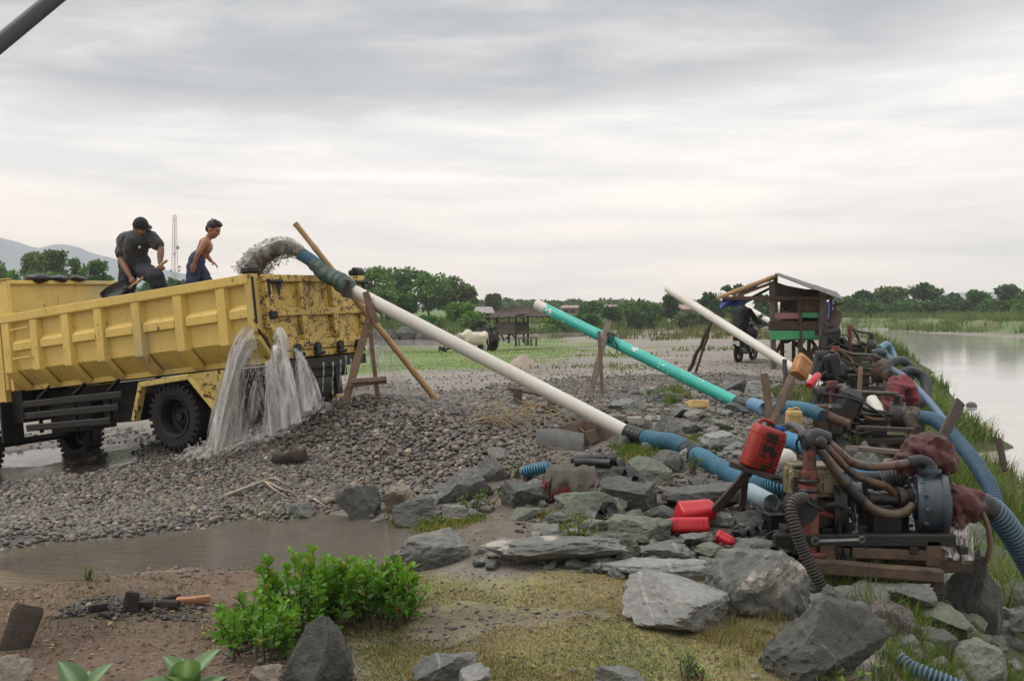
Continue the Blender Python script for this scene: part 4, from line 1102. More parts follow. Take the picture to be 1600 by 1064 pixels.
# ------------------------------------------------------------------ gravel, pebbles, grit (uncountable)
def pebble_mesh(name, pos, size, col, sub=2, seed=0, flat=(.45, .8)):
    v, f = ico(sub); r = np.random.default_rng(seed); n = len(pos); k = len(v)
    nv = 12; shp = []
    for i in range(nv):
        s_ = v * (1 + .20 * fbm(v, 1.1, 2, seed + i * 7))[:, None]
        shp.append(s_)
    shp = np.array(shp)
    pick = r.integers(0, nv, n)
    sc = np.stack([r.uniform(.85, 1.25, n), r.uniform(.7, 1.0, n), r.uniform(*flat, n)], 1) * size[:, None] * .5
    a = r.uniform(0, 2 * PI, n); t1 = r.normal(0, .35, n); t2 = r.normal(0, .35, n)
    ca, sa = np.cos(a), np.sin(a)
    Rz = np.zeros((n, 3, 3)); Rz[:, 0, 0] = ca; Rz[:, 0, 1] = -sa; Rz[:, 1, 0] = sa; Rz[:, 1, 1] = ca; Rz[:, 2, 2] = 1
    Rx = np.zeros((n, 3, 3)); Rx[:, 0, 0] = 1; Rx[:, 1, 1] = np.cos(t1); Rx[:, 1, 2] = -np.sin(t1); Rx[:, 2, 1] = np.sin(t1); Rx[:, 2, 2] = np.cos(t1)
    Ry = np.zeros((n, 3, 3)); Ry[:, 1, 1] = 1; Ry[:, 0, 0] = np.cos(t2); Ry[:, 0, 2] = np.sin(t2); Ry[:, 2, 0] = -np.sin(t2); Ry[:, 2, 2] = np.cos(t2)
    A = Rx @ Ry @ Rz
    V = np.einsum('nij,nkj->nki', A, shp[pick] * sc[:, None, :]) + pos[:, None, :]
    Fa = (f[None] + (np.arange(n) * k)[:, None, None]).reshape(-1, 3)
    me = raw_mesh(name, V.reshape(-1, 3), [Fa], M['pebble'], True, np.repeat(col, k, 0))
    o = bpy.data.objects.new(name, me); C.objects.link(o); tag(o, kind='stuff'); return o
PAL = np.array([(.16,.155,.15),(.115,.115,.118),(.20,.19,.175),(.25,.235,.21),(.15,.125,.105),(.21,.165,.13),(.075,.078,.082),(.30,.275,.245),(.135,.14,.15),(.18,.13,.105),(.36,.34,.31)])
PAL = PAL ** 1.12 * np.array([.98, .91, .815])
PW = np.array([.18,.17,.14,.08,.12,.08,.10,.03,.08,.04,.015]); PW /= PW.sum()
def sample_poly(poly, n, r, soft=.2):
    x0, y0 = poly.min(0) - soft; x1, y1 = poly.max(0) + soft
    out = []
    got = 0
    while got < n:
        # uniform over the picture of the strip: denser near the eye
        k = n * 3
        y = np.exp(r.uniform(math.log(max(y0, 2)), math.log(y1), k)); x = r.uniform(x0, x1, k)
        keep = sdist(x, y, poly) < soft * (r.random(k) - .3)
        p = np.stack([x[keep], y[keep]], 1); out.append(p); got += len(p)
        if len(p) == 0: break
    return np.concatenate(out)[:n]
def scatter(name, poly, n, smin, smax, seed, sub=2, soft=.2, pal=PAL, pw=PW, lift=.28, keep=None, dark=1.0, tone=None):
    r = np.random.default_rng(seed)
    xy = sample_poly(poly, n, r, soft)
    if keep is not None: xy = xy[keep(xy[:, 0], xy[:, 1], r)]
    n = len(xy)
    s_ = smin + (smax - smin) * r.beta(1.6, 3.6, n)
    z = ground(xy[:, 0], xy[:, 1]) + s_ * (lift - .12 + .24 * r.random(n)) * .5
    c = pal[r.choice(len(pal), n, p=pw)] * r.uniform(.8, 1.2, (n, 1)) * r.uniform(.96, 1.04, (n, 3)) * dark
    return pebble_mesh(name, np.concatenate([xy, z[:, None]], 1), s_, c, sub, seed)
nozone = lambda poly, m=.05: (lambda x, y, r: sdist(x, y, poly) > m)
Z_PILE = poly_g([(330,720),(430,690),(520,650),(545,610),(600,606),(690,618),(800,640),(850,690),(800,720),(720,745),(640,770),(560,778),(500,770),(400,745)])
scatter('gravel', Z_PILE, 12500, .026, .092, 21, soft=.3, lift=.45)
Z_FLATG = poly_g([(-40,858),(40,848),(250,832),(420,808),(500,788),(560,775),(560,720),(420,700),(300,715),(100,742),(-40,750)])
flatkeep = lambda x, y, r: fbm(np.stack([x, y, x * 0], 1), .8, 3, 31) + r.random(len(x)) * 1.1 > .42
def wetkeep(x, y, r):
    band = np.exp(-((y - 10.1) / 1.0) ** 2) * (x < -2.2) * .62
    return fbm(np.stack([x, y, x * 0], 1), .9, 3, 31) + r.random(len(x)) * 1.1 > .40 + band
scatter('gravel', Z_FLATG, 19000, .018, .078, 22, soft=.2, lift=.40, keep=wetkeep)
scatter('gravel', Z_GRAVEL, 6500, .022, .08, 23, soft=.5, lift=.4, keep=flatkeep)
scatter('gravel', Z_FARGRAV, 12000, .03, .10, 24, sub=1, soft=1.2, lift=.4)
scatter('gravel', poly_g([(640,622),(720,612),(830,606),(980,596),(1000,625),(880,640),(720,640),(650,630)]), 3200, .04, .11, 25, sub=1, soft=.8, lift=.4, keep=flatkeep)
scatter('gravel', Z_WORK, 7000, .010, .07, 26, soft=.4, lift=.35, dark=.75)
scatter('gravel', Z_BROWN, 2600, .006, .055, 27, soft=.1, lift=.25, keep=lambda x, y, r: fbm(np.stack([x, y, x * 0], 1), 1.6, 3, 5) + r.random(len(x)) > .75)
scatter('gravel', Z_LAWN, 500, .006, .045, 28, soft=.1, lift=.25)
scatter('gravel', Z_BARE, 170, .006, .04, 29, soft=.1, lift=.3)
scatter('gravel', Z_TIRE, 1500, .02, .09, 30, soft=.2, lift=.3, dark=.8)
scatter('gravel', poly_g([(560,600),(700,585),(860,575),(1180,562),(1290,565),(1180,585),(860,600),(620,612)]), 900, .03, .07, 32, sub=1, soft=1., lift=.3)

# broken angular rubble between the boulders (uncountable)
def rubble(poly, n, smin, smax, seed, soft=.25):
    r = np.random.default_rng(seed); xy = sample_poly(poly, n, r, soft); b = MB(); shp = [rock_shape(900 + k, 3, 9, 1, .1) for k in range(8)]
    for x, y in xy:
        s_ = smin + (smax - smin) * r.beta(1.3, 4); v, f = shp[r.integers(8)]; a = r.uniform(0, 6.28); ca, sa = math.cos(a), math.sin(a)
        v = v * s_ * np.array([1.15, .9, .62]); v = np.stack([v[:, 0] * ca - v[:, 1] * sa, v[:, 0] * sa + v[:, 1] * ca, v[:, 2]], 1)
        b.add(v + [x, y, gz(x, y) + s_ * .08], [f])
    o = b.build('rubble', M['rock'], smooth=24); tag(o, kind='stuff')
rubble(Z_WORK, 200, .04, .22, 5)
rubble(poly_g([(1280,930),(1500,920),(1590,900),(1600,1064),(1420,1064),(1300,1000)]), 150, .06, .34, 6, .1)
rubble(poly_g([(940,620),(1120,600),(1300,600),(1330,700),(1180,720),(1000,690)]), 170, .06, .36, 7)
rubble(poly_g([(740,890),(960,900),(1110,905),(1130,860),(980,830),(900,830),(760,860)]), 130, .04, .26, 8, .05)
rubble(poly_g([(560,800),(700,740),(800,720),(860,740),(1000,780),(960,830),(880,805),(780,800),(690,812),(600,830)]), 110, .04, .26, 9, .05)
# ------------------------------------------------------------------ grass and leaves
def blades(name, pos, hgt, wid, col, mtl, seed, lean=.5, kind='stuff', bend=.5):
    r = np.random.default_rng(seed); n = len(pos)
    a = r.uniform(0, 2 * PI, n); ln = np.abs(r.normal(0, lean, n))
    dr = np.stack([np.cos(a), np.sin(a), np.zeros(n)], 1)
    b = r.uniform(0, 2 * PI, n); sd_ = np.stack([np.cos(b), np.sin(b), np.zeros(n)], 1) * wid[:, None] * .5
    up = np.array([0, 0, 1.0])
    m1 = pos + up * (hgt * .55)[:, None] + dr * (hgt * ln * .30)[:, None]
    tip = pos + up * (hgt * (1 - bend * np.minimum(ln, 1.2) * .45))[:, None] + dr * (hgt * ln * .95)[:, None]
    V = np.stack([pos - sd_, pos + sd_, m1 - sd_ * .75, m1 + sd_ * .75, tip], 1).reshape(-1, 3)
    k = np.arange(n)[:, None] * 5
    q = np.concatenate([k, k + 1, k + 3, k + 2], 1); t = np.concatenate([k + 2, k + 3, k + 4], 1)
    me = raw_mesh(name, V, [q, t], mtl, True, np.repeat(np.clip(col, .004, 1), 5, 0))
    o = bpy.data.objects.new(name, me); C.objects.link(o)
    if kind: tag(o, kind=kind)
    return o
def gcol(r, n, base, var=.25, alt=None, palt=.3):
    c = np.asarray(base)[None] * r.uniform(1 - var, 1 + var, (n, 1)) * r.uniform(.92, 1.08, (n, 3))
    if alt is not None:
        k = r.random(n) < palt
        c[k] = np.asarray(alt)[None] * r.uniform(1 - var, 1 + var, (k.sum(), 1))
    return c
def lawn(name, poly, n, h0, h1, base, alt, palt, seed, soft=.12, thr=-.15, sc=1.1, lean=.6, wid=.0045, holes=()):
    r = np.random.default_rng(seed)
    xy = sample_poly(poly, n, r, soft)
    nz = fbm(np.stack([xy[:, 0], xy[:, 1], xy[:, 0] * 0], 1), sc, 4, seed)
    kp = nz + r.normal(0, .18, len(xy)) > thr
    for hp in holes: kp &= sdist(xy[:, 0], xy[:, 1], hp) + fbm(np.stack([xy[:, 0], xy[:, 1], xy[:, 0] * 0], 1), 3, 3, 8) * .12 > .0
    xy = xy[kp]; nz = nz[kp]; n = len(xy)
    h_ = r.uniform(h0, h1, n) * (1 + .3 * np.clip(nz, -1, 1))
    z = ground(xy[:, 0], xy[:, 1]) - .004
    pal = np.clip(palt + .5 * fbm(np.stack([xy[:, 0], xy[:, 1], xy[:, 0] * 0], 1), 1.9, 3, seed + 3), .02, .98)
    c = np.asarray(base)[None] * r.uniform(.7, 1.3, (n, 1)) * r.uniform(.9, 1.1, (n, 3))
    k = r.random(n) < pal
    c[k] = np.asarray(alt)[None] * r.uniform(.7, 1.25, (k.sum(), 1))
    d = np.maximum(xy[:, 1], 3) / 5.0
    return blades(name, np.concatenate([xy, z[:, None]], 1), h_, wid * d * r.uniform(.7, 1.3, n), c, M['grass'], seed, lean)
lawn('grass', Z_LAWN, 80000, .007, .022, (.15, .185, .055), (.37, .29, .15), .55, 51, thr=-.22, holes=(Z_BARE,), wid=.005, soft=.2, lean=.8)
lawn('grass', Z_BROWN, 20000, .008, .024, (.085, .11, .03), (.22, .16, .08), .45, 52, thr=.15, sc=1.3, lean=.9)
lawn('grass', poly_g([(600,1064),(560,1020),(640,1000),(800,1040),(900,1064)]), 3000, .01, .03, (.085, .115, .028), (.22, .16, .06), .4, 53)
lawn('grass', poly_g([(610,822),(690,812),(780,805),(860,805),(870,830),(780,812),(690,830)]), 4000, .02, .07, (.11, .17, .03), (.25, .22, .05), .35, 54, thr=-.05)
lawn('grass', poly_g([(880,820),(920,812),(940,850),(890,860)]), 1500, .03, .09, (.12, .17, .03), (.26, .24, .05), .4, 55, thr=-.3)
lawn('grass', poly_g([(960,700),(1020,700),(1060,720),(1000,730)]), 2200, .02, .08, (.12, .18, .03), (.25, .22, .06), .3, 56, thr=-.1)
lawn('grass', poly_g([(1070,690),(1110,685),(1120,705),(1080,712)]), 1500, .02, .07, (.10, .16, .03), (.22, .19, .06), .3, 57, thr=-.1)
lawn('grass', poly_g([(330,812),(420,795),(600,800),(620,830),(430,845)]), 1500, .02, .06, (.10, .16, .03), (.14, .15, .04), .3, 58, thr=.2, sc=2.5)
lawn('grass', Z_PASTURE, 26000, .012, .05, (.145, .21, .045), (.21, .21, .08), .25, 59, soft=1.0, thr=-.45, sc=.25, wid=.0035)
lawn('grass', poly_g([(640,606),(700,596),(900,560),(1120,545),(1180,548),(1050,560),(760,600)]), 2500, .04, .12, (.12, .15, .05), (.22, .18, .09), .5, 60, soft=2.0, thr=.25, sc=.3, wid=.006)
# river bank grass: long, arching, on the slope beside the pumps and round the big rocks
def bank(name, poly, n, h0, h1, base, alt, palt, seed, soft=.3, lean=.55, wid=.008, thr=-.4, clump=.25):
    r = np.random.default_rng(seed)
    ncl = max(1, n // 26)
    cc = sample_poly(poly, ncl, r, soft)
    cc = cc[fbm(np.stack([cc[:, 0], cc[:, 1], cc[:, 0] * 0], 1), .8, 3, seed) + r.normal(0, .2, len(cc)) > thr]
    xy = np.repeat(cc, 26, 0) + r.normal(0, clump * .4, (len(cc) * 26, 2)) * np.repeat(r.uniform(.5, 1.4, (len(cc), 1)), 26, 0)
    n = len(xy); hs = np.repeat(r.uniform(.6, 1.25, len(cc)), 26)
    h_ = r.uniform(h0, h1, n) * hs
    cb = np.repeat(r.uniform(.65, 1.35, len(cc)), 26)[:, None]
    c = np.asarray(base)[None] * cb * r.uniform(.8, 1.2, (n, 1)) * r.uniform(.92, 1.08, (n, 3))
    k = r.random(n) < palt; c[k] = np.asarray(alt)[None] * r.uniform(.7, 1.3, (k.sum(), 1))
    z = ground(xy[:, 0], xy[:, 1]) - .01
    d = np.clip(np.maximum(xy[:, 1], 5) / 7.0, .8, 30)
    ok = z > WZ - .02
    return blades(name, np.concatenate([xy, z[:, None]], 1)[ok], h_[ok], (wid * d * r.uniform(.7, 1.3, n))[ok], c[ok], M['grass'], seed, lean)
def strip(ys, f0, f1):
    return np.array([(f0(y), y) for y in ys] + [(f1(y), y) for y in ys[::-1]])
bx = lambda y: .34 * y + 1.15
yy_ = [5.5, 7, 9, 12, 16, 22, 30, 42, 60]
bank('bank_grass', strip([6.6, 7.5, 9, 12, 16], lambda y: bx(y) + .10, lambda y: bx(y) + 2.1), 30000, .18, .52, (.135, .20, .06), (.28, .25, .11), .18, 61)
bank('bank_grass', strip([14, 18, 22, 30, 42, 60], lambda y: bx(y) - .2, lambda y: bx(y) + 2.2), 24000, .2, .6, (.135, .20, .06), (.27, .24, .11), .16, 62)
bank('bank_grass', poly_g([(1390,960),(1440,940),(1480,985),(1580,1064),(1400,1064),(1420,1000)]), 6500, .05, .18, (.10, .155, .035), (.2, .18, .07), .14, 63, clump=.12, wid=.006)
bank('bank_grass', poly_g([(1180,985),(1215,970),(1260,1000),(1290,1064),(1170,1064),(1150,1020)]), 1500, .03, .12, (.12, .15, .04), (.30, .215, .10), .50, 64, clump=.1, wid=.005)
bank('bank_grass', poly_g([(1270,895),(1500,895),(1480,925),(1300,940)]), 2600, .06, .2, (.07, .11, .022), (.14, .13, .04), .12, 65, clump=.1, wid=.005)
bank('bank_grass', poly_g([(1265,650),(1300,640),(1330,700),(1300,720)]), 1600, .1, .26, (.12, .17, .045), (.22, .22, .08), .2, 66, clump=.12)
bank('bank_grass', poly_g([(1225,612),(1260,606),(1275,640),(1235,640)]), 1400, .1, .24, (.11, .15, .045), (.2, .18, .08), .2, 67, clump=.15)
bank('bank_grass', poly_g([(1290,590),(1340,545),(1360,560),(1320,600)]), 2200, .2, .5, (.11, .17, .035), (.2, .18, .06), .15, 68, clump=.3)
bank('bank_grass', poly_g([(1030,618),(1065,612),(1070,632),(1035,636)]), 700, .08, .2, (.12, .18, .045), (.2, .18, .08), .1, 69, clump=.1)
bank('bank_grass', poly_g([(1540,700),(1700,730),(1700,860),(1580,830)]), 3500, .3, .8, (.10, .13, .045), (.25, .20, .09), .3, 70, clump=.15, lean=.8, wid=.006)
bank('bank_grass', poly_g([(1480,790),(1560,760),(1720,800),(1720,1000),(1600,960),(1520,880)]), 5000, .15, .42, (.12, .18, .05), (.26, .23, .1), .18, 74, clump=.15)
# tall reeds and scrub on the far shore: one mass
bank('reeds', np.array([(46, 141), (53, 124), (57, 106), (62, 94), (76, 78), (100, 55), (140, 50), (150, 120), (110, 165), (60, 172)]), 60000, .5, 1.4, (.12, .18, .052), (.20, .18, .085), .15, 71, soft=1.5, lean=.4, wid=.005, clump=1.6)
bank('reeds', np.array([(-70, 98), (-7, 101), (9, 124), (26, 147), (44, 157), (60, 165), (60, 190), (20, 172), (-10, 140), (-70, 125)]), 60000, .4, 1.2, (.115, .175, .052), (.19, .17, .08), .15, 72, soft=1.5, lean=.4, wid=.005, clump=1.6)
bank('reeds', np.array([(17, 52), (21, 58), (31, 92), (30, 106), (18, 108), (6, 96), (3, 84), (10, 70)]), 12000, .2, .8, (.10, .125, .045), (.21, .17, .08), .35, 73, soft=1, lean=.4, wid=.006, thr=.02, clump=1.2)

def leaves(mb_v, mb_f, mb_c, base, dirn, nrm, ln, wd, col, fold=.18):
    """rounded leaves as six-sided folded blades; arrays of n"""
    n = len(base)
    side = np.cross(dirn, nrm); side /= np.maximum(np.linalg.norm(side, axis=1, keepdims=True), 1e-9)
    nn = np.cross(side, dirn)
    L = ln[:, None]; W = wd[:, None]
    pts = [base, base + dirn * L * .30 + side * W * .42 + nn * W * fold, base + dirn * L * .68 + side * W * .5 + nn * W * fold, base + dirn * L - nn * L * .10,
           base + dirn * L * .68 - side * W * .5 + nn * W * fold, base + dirn * L * .30 - side * W * .42 + nn * W * fold]
    V = np.stack(pts, 1).reshape(-1, 3)
    off = sum(len(x) for x in mb_v)
    k = np.arange(n)[:, None] * 6 + off
    mb_v.append(V); mb_f.append(np.concatenate([np.concatenate([k, k + 1, k + 2, k + 3], 1), np.concatenate([k, k + 3, k + 4, k + 5], 1)])); mb_c.append(np.repeat(col, 6, 0))
def leafy(name, V, F_, Cc, parent=None, mtl='leaf'):
    v = np.concatenate(V); org = np.array(parent.location) if parent is not None else np.zeros(3)
    me = raw_mesh(name, v - org, [np.concatenate(F_)], M[mtl], True, np.clip(np.concatenate(Cc), .004, 1))
    o = bpy.data.objects.new(name, me); C.objects.link(o)
    if parent is not None: o.parent = parent
    return o
def bush(name, label, cat, shoots, seed, base=(.10, .235, .022), young=(.19, .36, .04), ll=.056, per=26, parent_loc=None):
    """shoots: list of (root xyz, tip xyz)"""
    r = np.random.default_rng(seed)
    rt = thing(name, label, cat, parent_loc if parent_loc is not None else shoots[0][0])
    V, Fc, Cc = [], [], []; st = MB()
    for a, b in shoots:
        a = np.asarray(a, float); b = np.asarray(b, float); L = np.linalg.norm(b - a)
        mid = (a + b) / 2 + r.normal(0, .05, 3) * L + np.array([0, 0, .04 * L])
        path = curve([a, mid, b], 12); st.tube(path, np.linspace(.006, .002, len(path)), 5)
        k = max(8, int(per * L / .35))
        t = np.sort(r.uniform(.22, 1.0, k)); t[-4:] = r.uniform(.95, 1.0, min(4, k))
        ix = np.clip((t * (len(path) - 1)), 0, len(path) - 1.001); i0 = ix.astype(int); fr = (ix - i0)[:, None]
        base_ = path[i0] * (1 - fr) + path[np.minimum(i0 + 1, len(path) - 1)] * fr
        ax = unit(b - a)
        ang = np.arange(k) * 2.4 + r.uniform(0, 6); 
        e1 = unit(np.cross(ax, (1, .3, .2))); e2 = np.cross(ax, e1)
        out = np.cos(ang)[:, None] * e1 + np.sin(ang)[:, None] * e2
        d = out * r.uniform(.6, 1.0, (k, 1)) + ax * (.35 + .8 * t[:, None] ** 2) + r.normal(0, .15, (k, 3)); d /= np.linalg.norm(d, axis=1, keepdims=True)
        nr = np.array([0, 0, 1.0]) + out * .2 + r.normal(0, .25, (k, 3))
        ln = ll * r.uniform(.75, 1.2, k) * np.where(t > .93, .62, 1.0)
        cc = np.asarray(base)[None] * r.uniform(.7, 1.25, (k, 1)) * r.uniform(.93, 1.07, (k, 3))
        y_ = np.clip((t - .72) * 3.2, 0, 1)[:, None] * r.uniform(.4, 1, (k, 1)); cc = cc * (1 - y_) + np.asarray(young) * y_; dd_ = r.random(k) < .035; cc[dd_] = np.array([.30, .24, .06]) * r.uniform(.5, 1.1, (dd_.sum(), 1)); ln = ln * r.uniform(.6, 1.15, k)
        leaves(V, Fc, Cc, base_ + out * .004, d, nr, ln, ln * r.uniform(.58, .74, k), cc)
    st.build('stem', M['bark'], rt)
    leafy('foliage', V, Fc, Cc, rt)
    return rt
def shoots_in(boxes, n, seed, zspread=.1):
    """boxes: list of (px0, py0(top), px1, pybase, weight)"""
    r = np.random.default_rng(seed); out = []
    for (x0, yt0, x1, yb, dd, w_) in boxes:
        for k in range(int(n * w_)):
            u_ = r.random(); px = x0 + (x1 - x0) * u_
            d = dd * r.uniform(.95, 1.07)
            rx = (x0 + x1) / 2 + (px - (x0 + x1) / 2) * .62
            root = P(rx, yb, d); root[2] = gz(root[0], root[1]) - .01
            prof = 1 - .35 * abs(2 * u_ - 1) ** 2.2
            yt = yb - (yb - yt0) * prof * r.uniform(.55, 1.0)
            tip = P(px + r.normal(0, 8), yt, d + r.normal(0, .10))
            out.append((root, tip))
    return out
sh = shoots_in([(318, 925, 470, 1035, 5.0, .30), (395, 848, 560, 985, 5.45, .38), (520, 862, 660, 965, 5.6, .32)], 150, 4)
cb_ = G(480, 990)
bush('green_bush', 'bright green leafy bush growing beside the muddy stream', 'bush', sh, 5, parent_loc=cb_, per=30)
# broad-leaved plants at the lower left edge
def broad(label, px, py, d, n, ln, seed, cat='plant'):
    r = np.random.default_rng(seed); c = P(px, py, d); g_ = gz(c[0], c[1])
    rt = thing('broadleaf_plant', label, cat, (c[0], c[1], g_))
    st = MB(); st.tube(curve([(c[0], c[1], g_), (c[0] + .02, c[1], (g_ + c[2]) / 2), (c[0], c[1], c[2])], 10), np.linspace(.016, .009, 10)[:len(curve([(0,0,0),(0,0,.5),(0,0,1)], 10))] if False else .012, 8)
    mb = MB()
    for k in range(n):
        an = k * 2.4 + r.uniform(-.3, .3); el = .35 + .9 * k / n
        d_ = np.array([math.cos(an) * math.cos(el), math.sin(an) * math.cos(el), math.sin(el)]); base = c + np.array([0, 0, -.10 + .10 * k / n])
        L = ln * r.uniform(.8, 1.15); s_ = unit(np.cross(d_, (0, 0, 1))); nn = np.cross(s_, d_)
        m_, w_ = 9, 5; X = np.zeros((m_, w_, 3))
        for i in range(m_):
            t = i / (m_ - 1); wd = L * .36 * (math.sin(PI * min(1, t * .93 + .07)) ** .7) * (1 if t < .97 else .15)
            for j in range(w_):
                q_ = (j / (w_ - 1) - .5) * 2
                X[i, j] = base + d_ * L * t + s_ * q_ * wd + nn * (abs(q_) * wd * .30 - L * .22 * t * t + .004 * math.sin(t * 25))
        pl = np.array([.125, .215, .095]) * r.uniform(.8, 1.2)
        cc = np.repeat(pl[None], m_ * w_, 0).reshape(m_, w_, 3).copy(); cc[:, 2] = (.30, .40, .24)
        mb.add(X.reshape(-1, 3), [[[i * w_ + j, i * w_ + j + 1, (i + 1) * w_ + j + 1, (i + 1) * w_ + j] for i in range(m_ - 1) for j in range(w_ - 1)]], cc.reshape(-1, 3))
    st.build('stem', M['bark'], rt); mb.build('foliage', M['leaf'], rt, smooth=True)
broad('pale grey-green broad-leaved plant with an upright pointed leaf, right one at lower left', 290, 1066, 3.4, 11, .165, 3)
broad('green broad-leaved plant barely rising over the bottom edge, left one', 125, 1092, 3.35, 10, .14, 9)
def weed(label, px, py, w_px, h_px, seed, n=14, base=(.10, .20, .03), ll=.03, per=16, name='weed', young=(.17, .28, .05)):
    g_ = G(px, py); d = g_[1]; r = np.random.default_rng(seed); sh_ = []
    for k in range(n):
        a = g_ + np.array([r.normal(0, w_px / F * d * .18), r.normal(0, w_px / F * d * .18), 0]); a[2] = gz(a[0], a[1])
        b = a + np.array([r.normal(0, w_px / F * d * .28), r.normal(0, w_px / F * d * .2), h_px / F * d * r.uniform(.5, 1)])
        sh_.append((a, b))
    return bush(name, label, 'weed', sh_, seed, base, young, ll, per, g_)
weed('leafy weed at the foot of the pointed boulder below the gravel heap', 745, 800, 70, 34, 31, 16)
weed('low weed right of the pointed boulder beside the wet slab', 805, 748, 26, 24, 32, 8)
weed('yellow-green weed behind the long low grey slab', 902, 848, 50, 40, 33, 14, (.15, .19, .04))
weed('weed beside the blue hose bend', 1082, 742, 22, 34, 34, 8)
weed('bushy weed in front of the big dark ridge-backed boulder', 1300, 1064, 90, 40, 35, 9, (.13, .24, .03), .05)
weed('tall green weed beside the flat stone behind the teal pipe', 1047, 632, 24, 26, 36, 9)
weed('green weed between the leaning stakes and the hut', 1245, 634, 40, 34, 37, 14)
weed('white-flowered weed before the purple-brown boulder', 1398, 1000, 40, 60, 38, 12, (.16, .18, .11), .012, 26, 'flowering_weed', (.5, .48, .38))
weed('second white-flowered weed lower down in the bank grass', 1430, 1045, 34, 36, 39, 10, (.14, .17, .09), .012, 24, 'flowering_weed', (.48, .46, .36))
weed('small seedling on the bare soil by the charred logs', 142, 908, 18, 26, 40, 4)
weed('dense green weed at the bottom edge of the lawn', 1080, 1062, 60, 36, 41, 12, (.09, .18, .03), .028)
weed('leafy sapling on the bank beside the farthest pump', 1398, 575, 30, 44, 42, 14, (.10, .16, .04), .09, 14, 'sapling')
weed('creeper leaves on the rock beside the red sand mound', 690, 822, 60, 14, 43, 14, (.12, .19, .03))

def litter(poly, n, seed, lo=.008, hi=.04):
    r = np.random.default_rng(seed); xy = sample_poly(poly, n, r, .15); V, Fc, Cc = [], [], []; z = ground(xy[:, 0], xy[:, 1]) + .006
    a = r.uniform(0, 6.28, n); d = np.stack([np.cos(a), np.sin(a), r.normal(0, .15, n)], 1); nr = np.stack([r.normal(0, .3, n), r.normal(0, .3, n), np.ones(n)], 1); L = r.uniform(lo, hi, n)
    pal = np.array([(.20, .12, .06), (.30, .20, .10), (.10, .065, .04), (.36, .27, .16), (.05, .038, .03)])
    leaves(V, Fc, Cc, np.concatenate([xy, z[:, None]], 1), d, nr, L, L * r.uniform(.12, .6, n), pal[r.integers(0, 5, n)] * r.uniform(.7, 1.2, (n, 1)), .12)
    tag(leafy('leaf_litter', V, Fc, Cc, None, 'grass'), kind='stuff')
litter(Z_BROWN, 3200, 3); litter(Z_LAWN, 2600, 4, .006, .03); litter(Z_RED, 250, 5, .01, .03); litter(Z_WORK, 1500, 6, .01, .05)
# ------------------------------------------------------------------ trees, far side
def tree(name, label, px, py_top, wpx, d, seed, base=(.055, .095, .028), shape='round', zb=None, nleaf=2600, ls=.42, cat='tree', open_=.5):
    r = np.random.default_rng(seed)
    x = (px - 800.0) / F * d; zg = gz(x, d) if zb is None else zb
    H = CZ - (py_top - 480.0) / F * d - zg; W = wpx / F * d / 2
    rt = thing(name, label, cat, (x, d, zg), 'trees beyond the gravel flats')
    tr = MB(); c = np.array([x, d, zg])
    th = H * (.32 if shape != 'shrub' else .08)
    tr.tube(curve([c - [0, 0, .3], c + [W * .05, 0, th * .6], c + [r.normal(0, W * .1), 0, H * .72]], 10), np.linspace(max(.05, H * .028), .03, 10) if False else H * .022, 7)
    nb = 16 if shape != 'shrub' else 11
    cen = []; rad = []
    for k in range(nb):
        t = r.random() ** .8
        a = r.uniform(0, 2 * PI)
        if shape == 'tall': hh = .25 + .75 * t; rr = W * r.uniform(.0, .75) * (1 - .6 * max(0, hh - .5)); sz = W * r.uniform(.35, .6)
        elif shape == 'flat': hh = .55 + .42 * t; rr = W * r.uniform(.1, .8); sz = W * r.uniform(.22, .36)
        elif shape == 'shrub': hh = .15 + .62 * t; rr = W * r.uniform(0, .75); sz = W * r.uniform(.22, .38)
        else: hh = .38 + .54 * t; rr = W * r.uniform(.05, .72) * (1.1 - .55 * abs(hh - .6)); sz = W * r.uniform(.22, .42)
        sz = min(sz, H * .30)
        cc = c + np.array([math.cos(a) * rr, math.sin(a) * rr, min(H * hh, H - sz * .8)])
        cen.append(cc); rad.append(sz)
        if k % 2 == 0: tr.tube(curve([c + [0, 0, th * r.uniform(.5, 1.2)], (c + cc) / 2 + [0, 0, H * .1], cc], 8), H * .008, 5)
    # one clump at the very top so the crown reaches its height
    cen[0] = c + np.array([r.normal(0, W * .15), 0, H - rad[0] * .8])
    V, Fc, Cc = [], [], []
    per = nleaf // nb
    for cc, sz in zip(cen, rad):
        u_ = r.normal(size=(per, 3)); u_ /= np.linalg.norm(u_, axis=1, keepdims=True)
        rr = sz * (r.random(per) ** .38)
        p_ = cc + u_ * rr[:, None] * np.array([1.05, 1.05, .8])
        p_[:, 2] = np.maximum(p_[:, 2], zg + .1)
        dv = u_ * .5 + r.normal(0, .6, (per, 3)); dv /= np.linalg.norm(dv, axis=1, keepdims=True)
        nr = r.normal(0, .7, (per, 3)) + np.array([0, 0, .9])
        s_ = ls * r.uniform(.55, 1.3, per)
        col = np.asarray(base)[None] * r.uniform(.75, 1.35) * r.uniform(.75, 1.3, (per, 1)) * r.uniform(.93, 1.07, (per, 3))
        leaves(V, Fc, Cc, p_, dv, nr, s_, s_ * .62, col, .1)
    tr.build('trunk', M['bark'], rt); leafy('crown', V, Fc, Cc, rt, 'far_leaf')
    return rt
GRN = (.085, .165, .046); DRK = (.058, .112, .042); OLV = (.115, .155, .055); BRT = (.115, .215, .048)
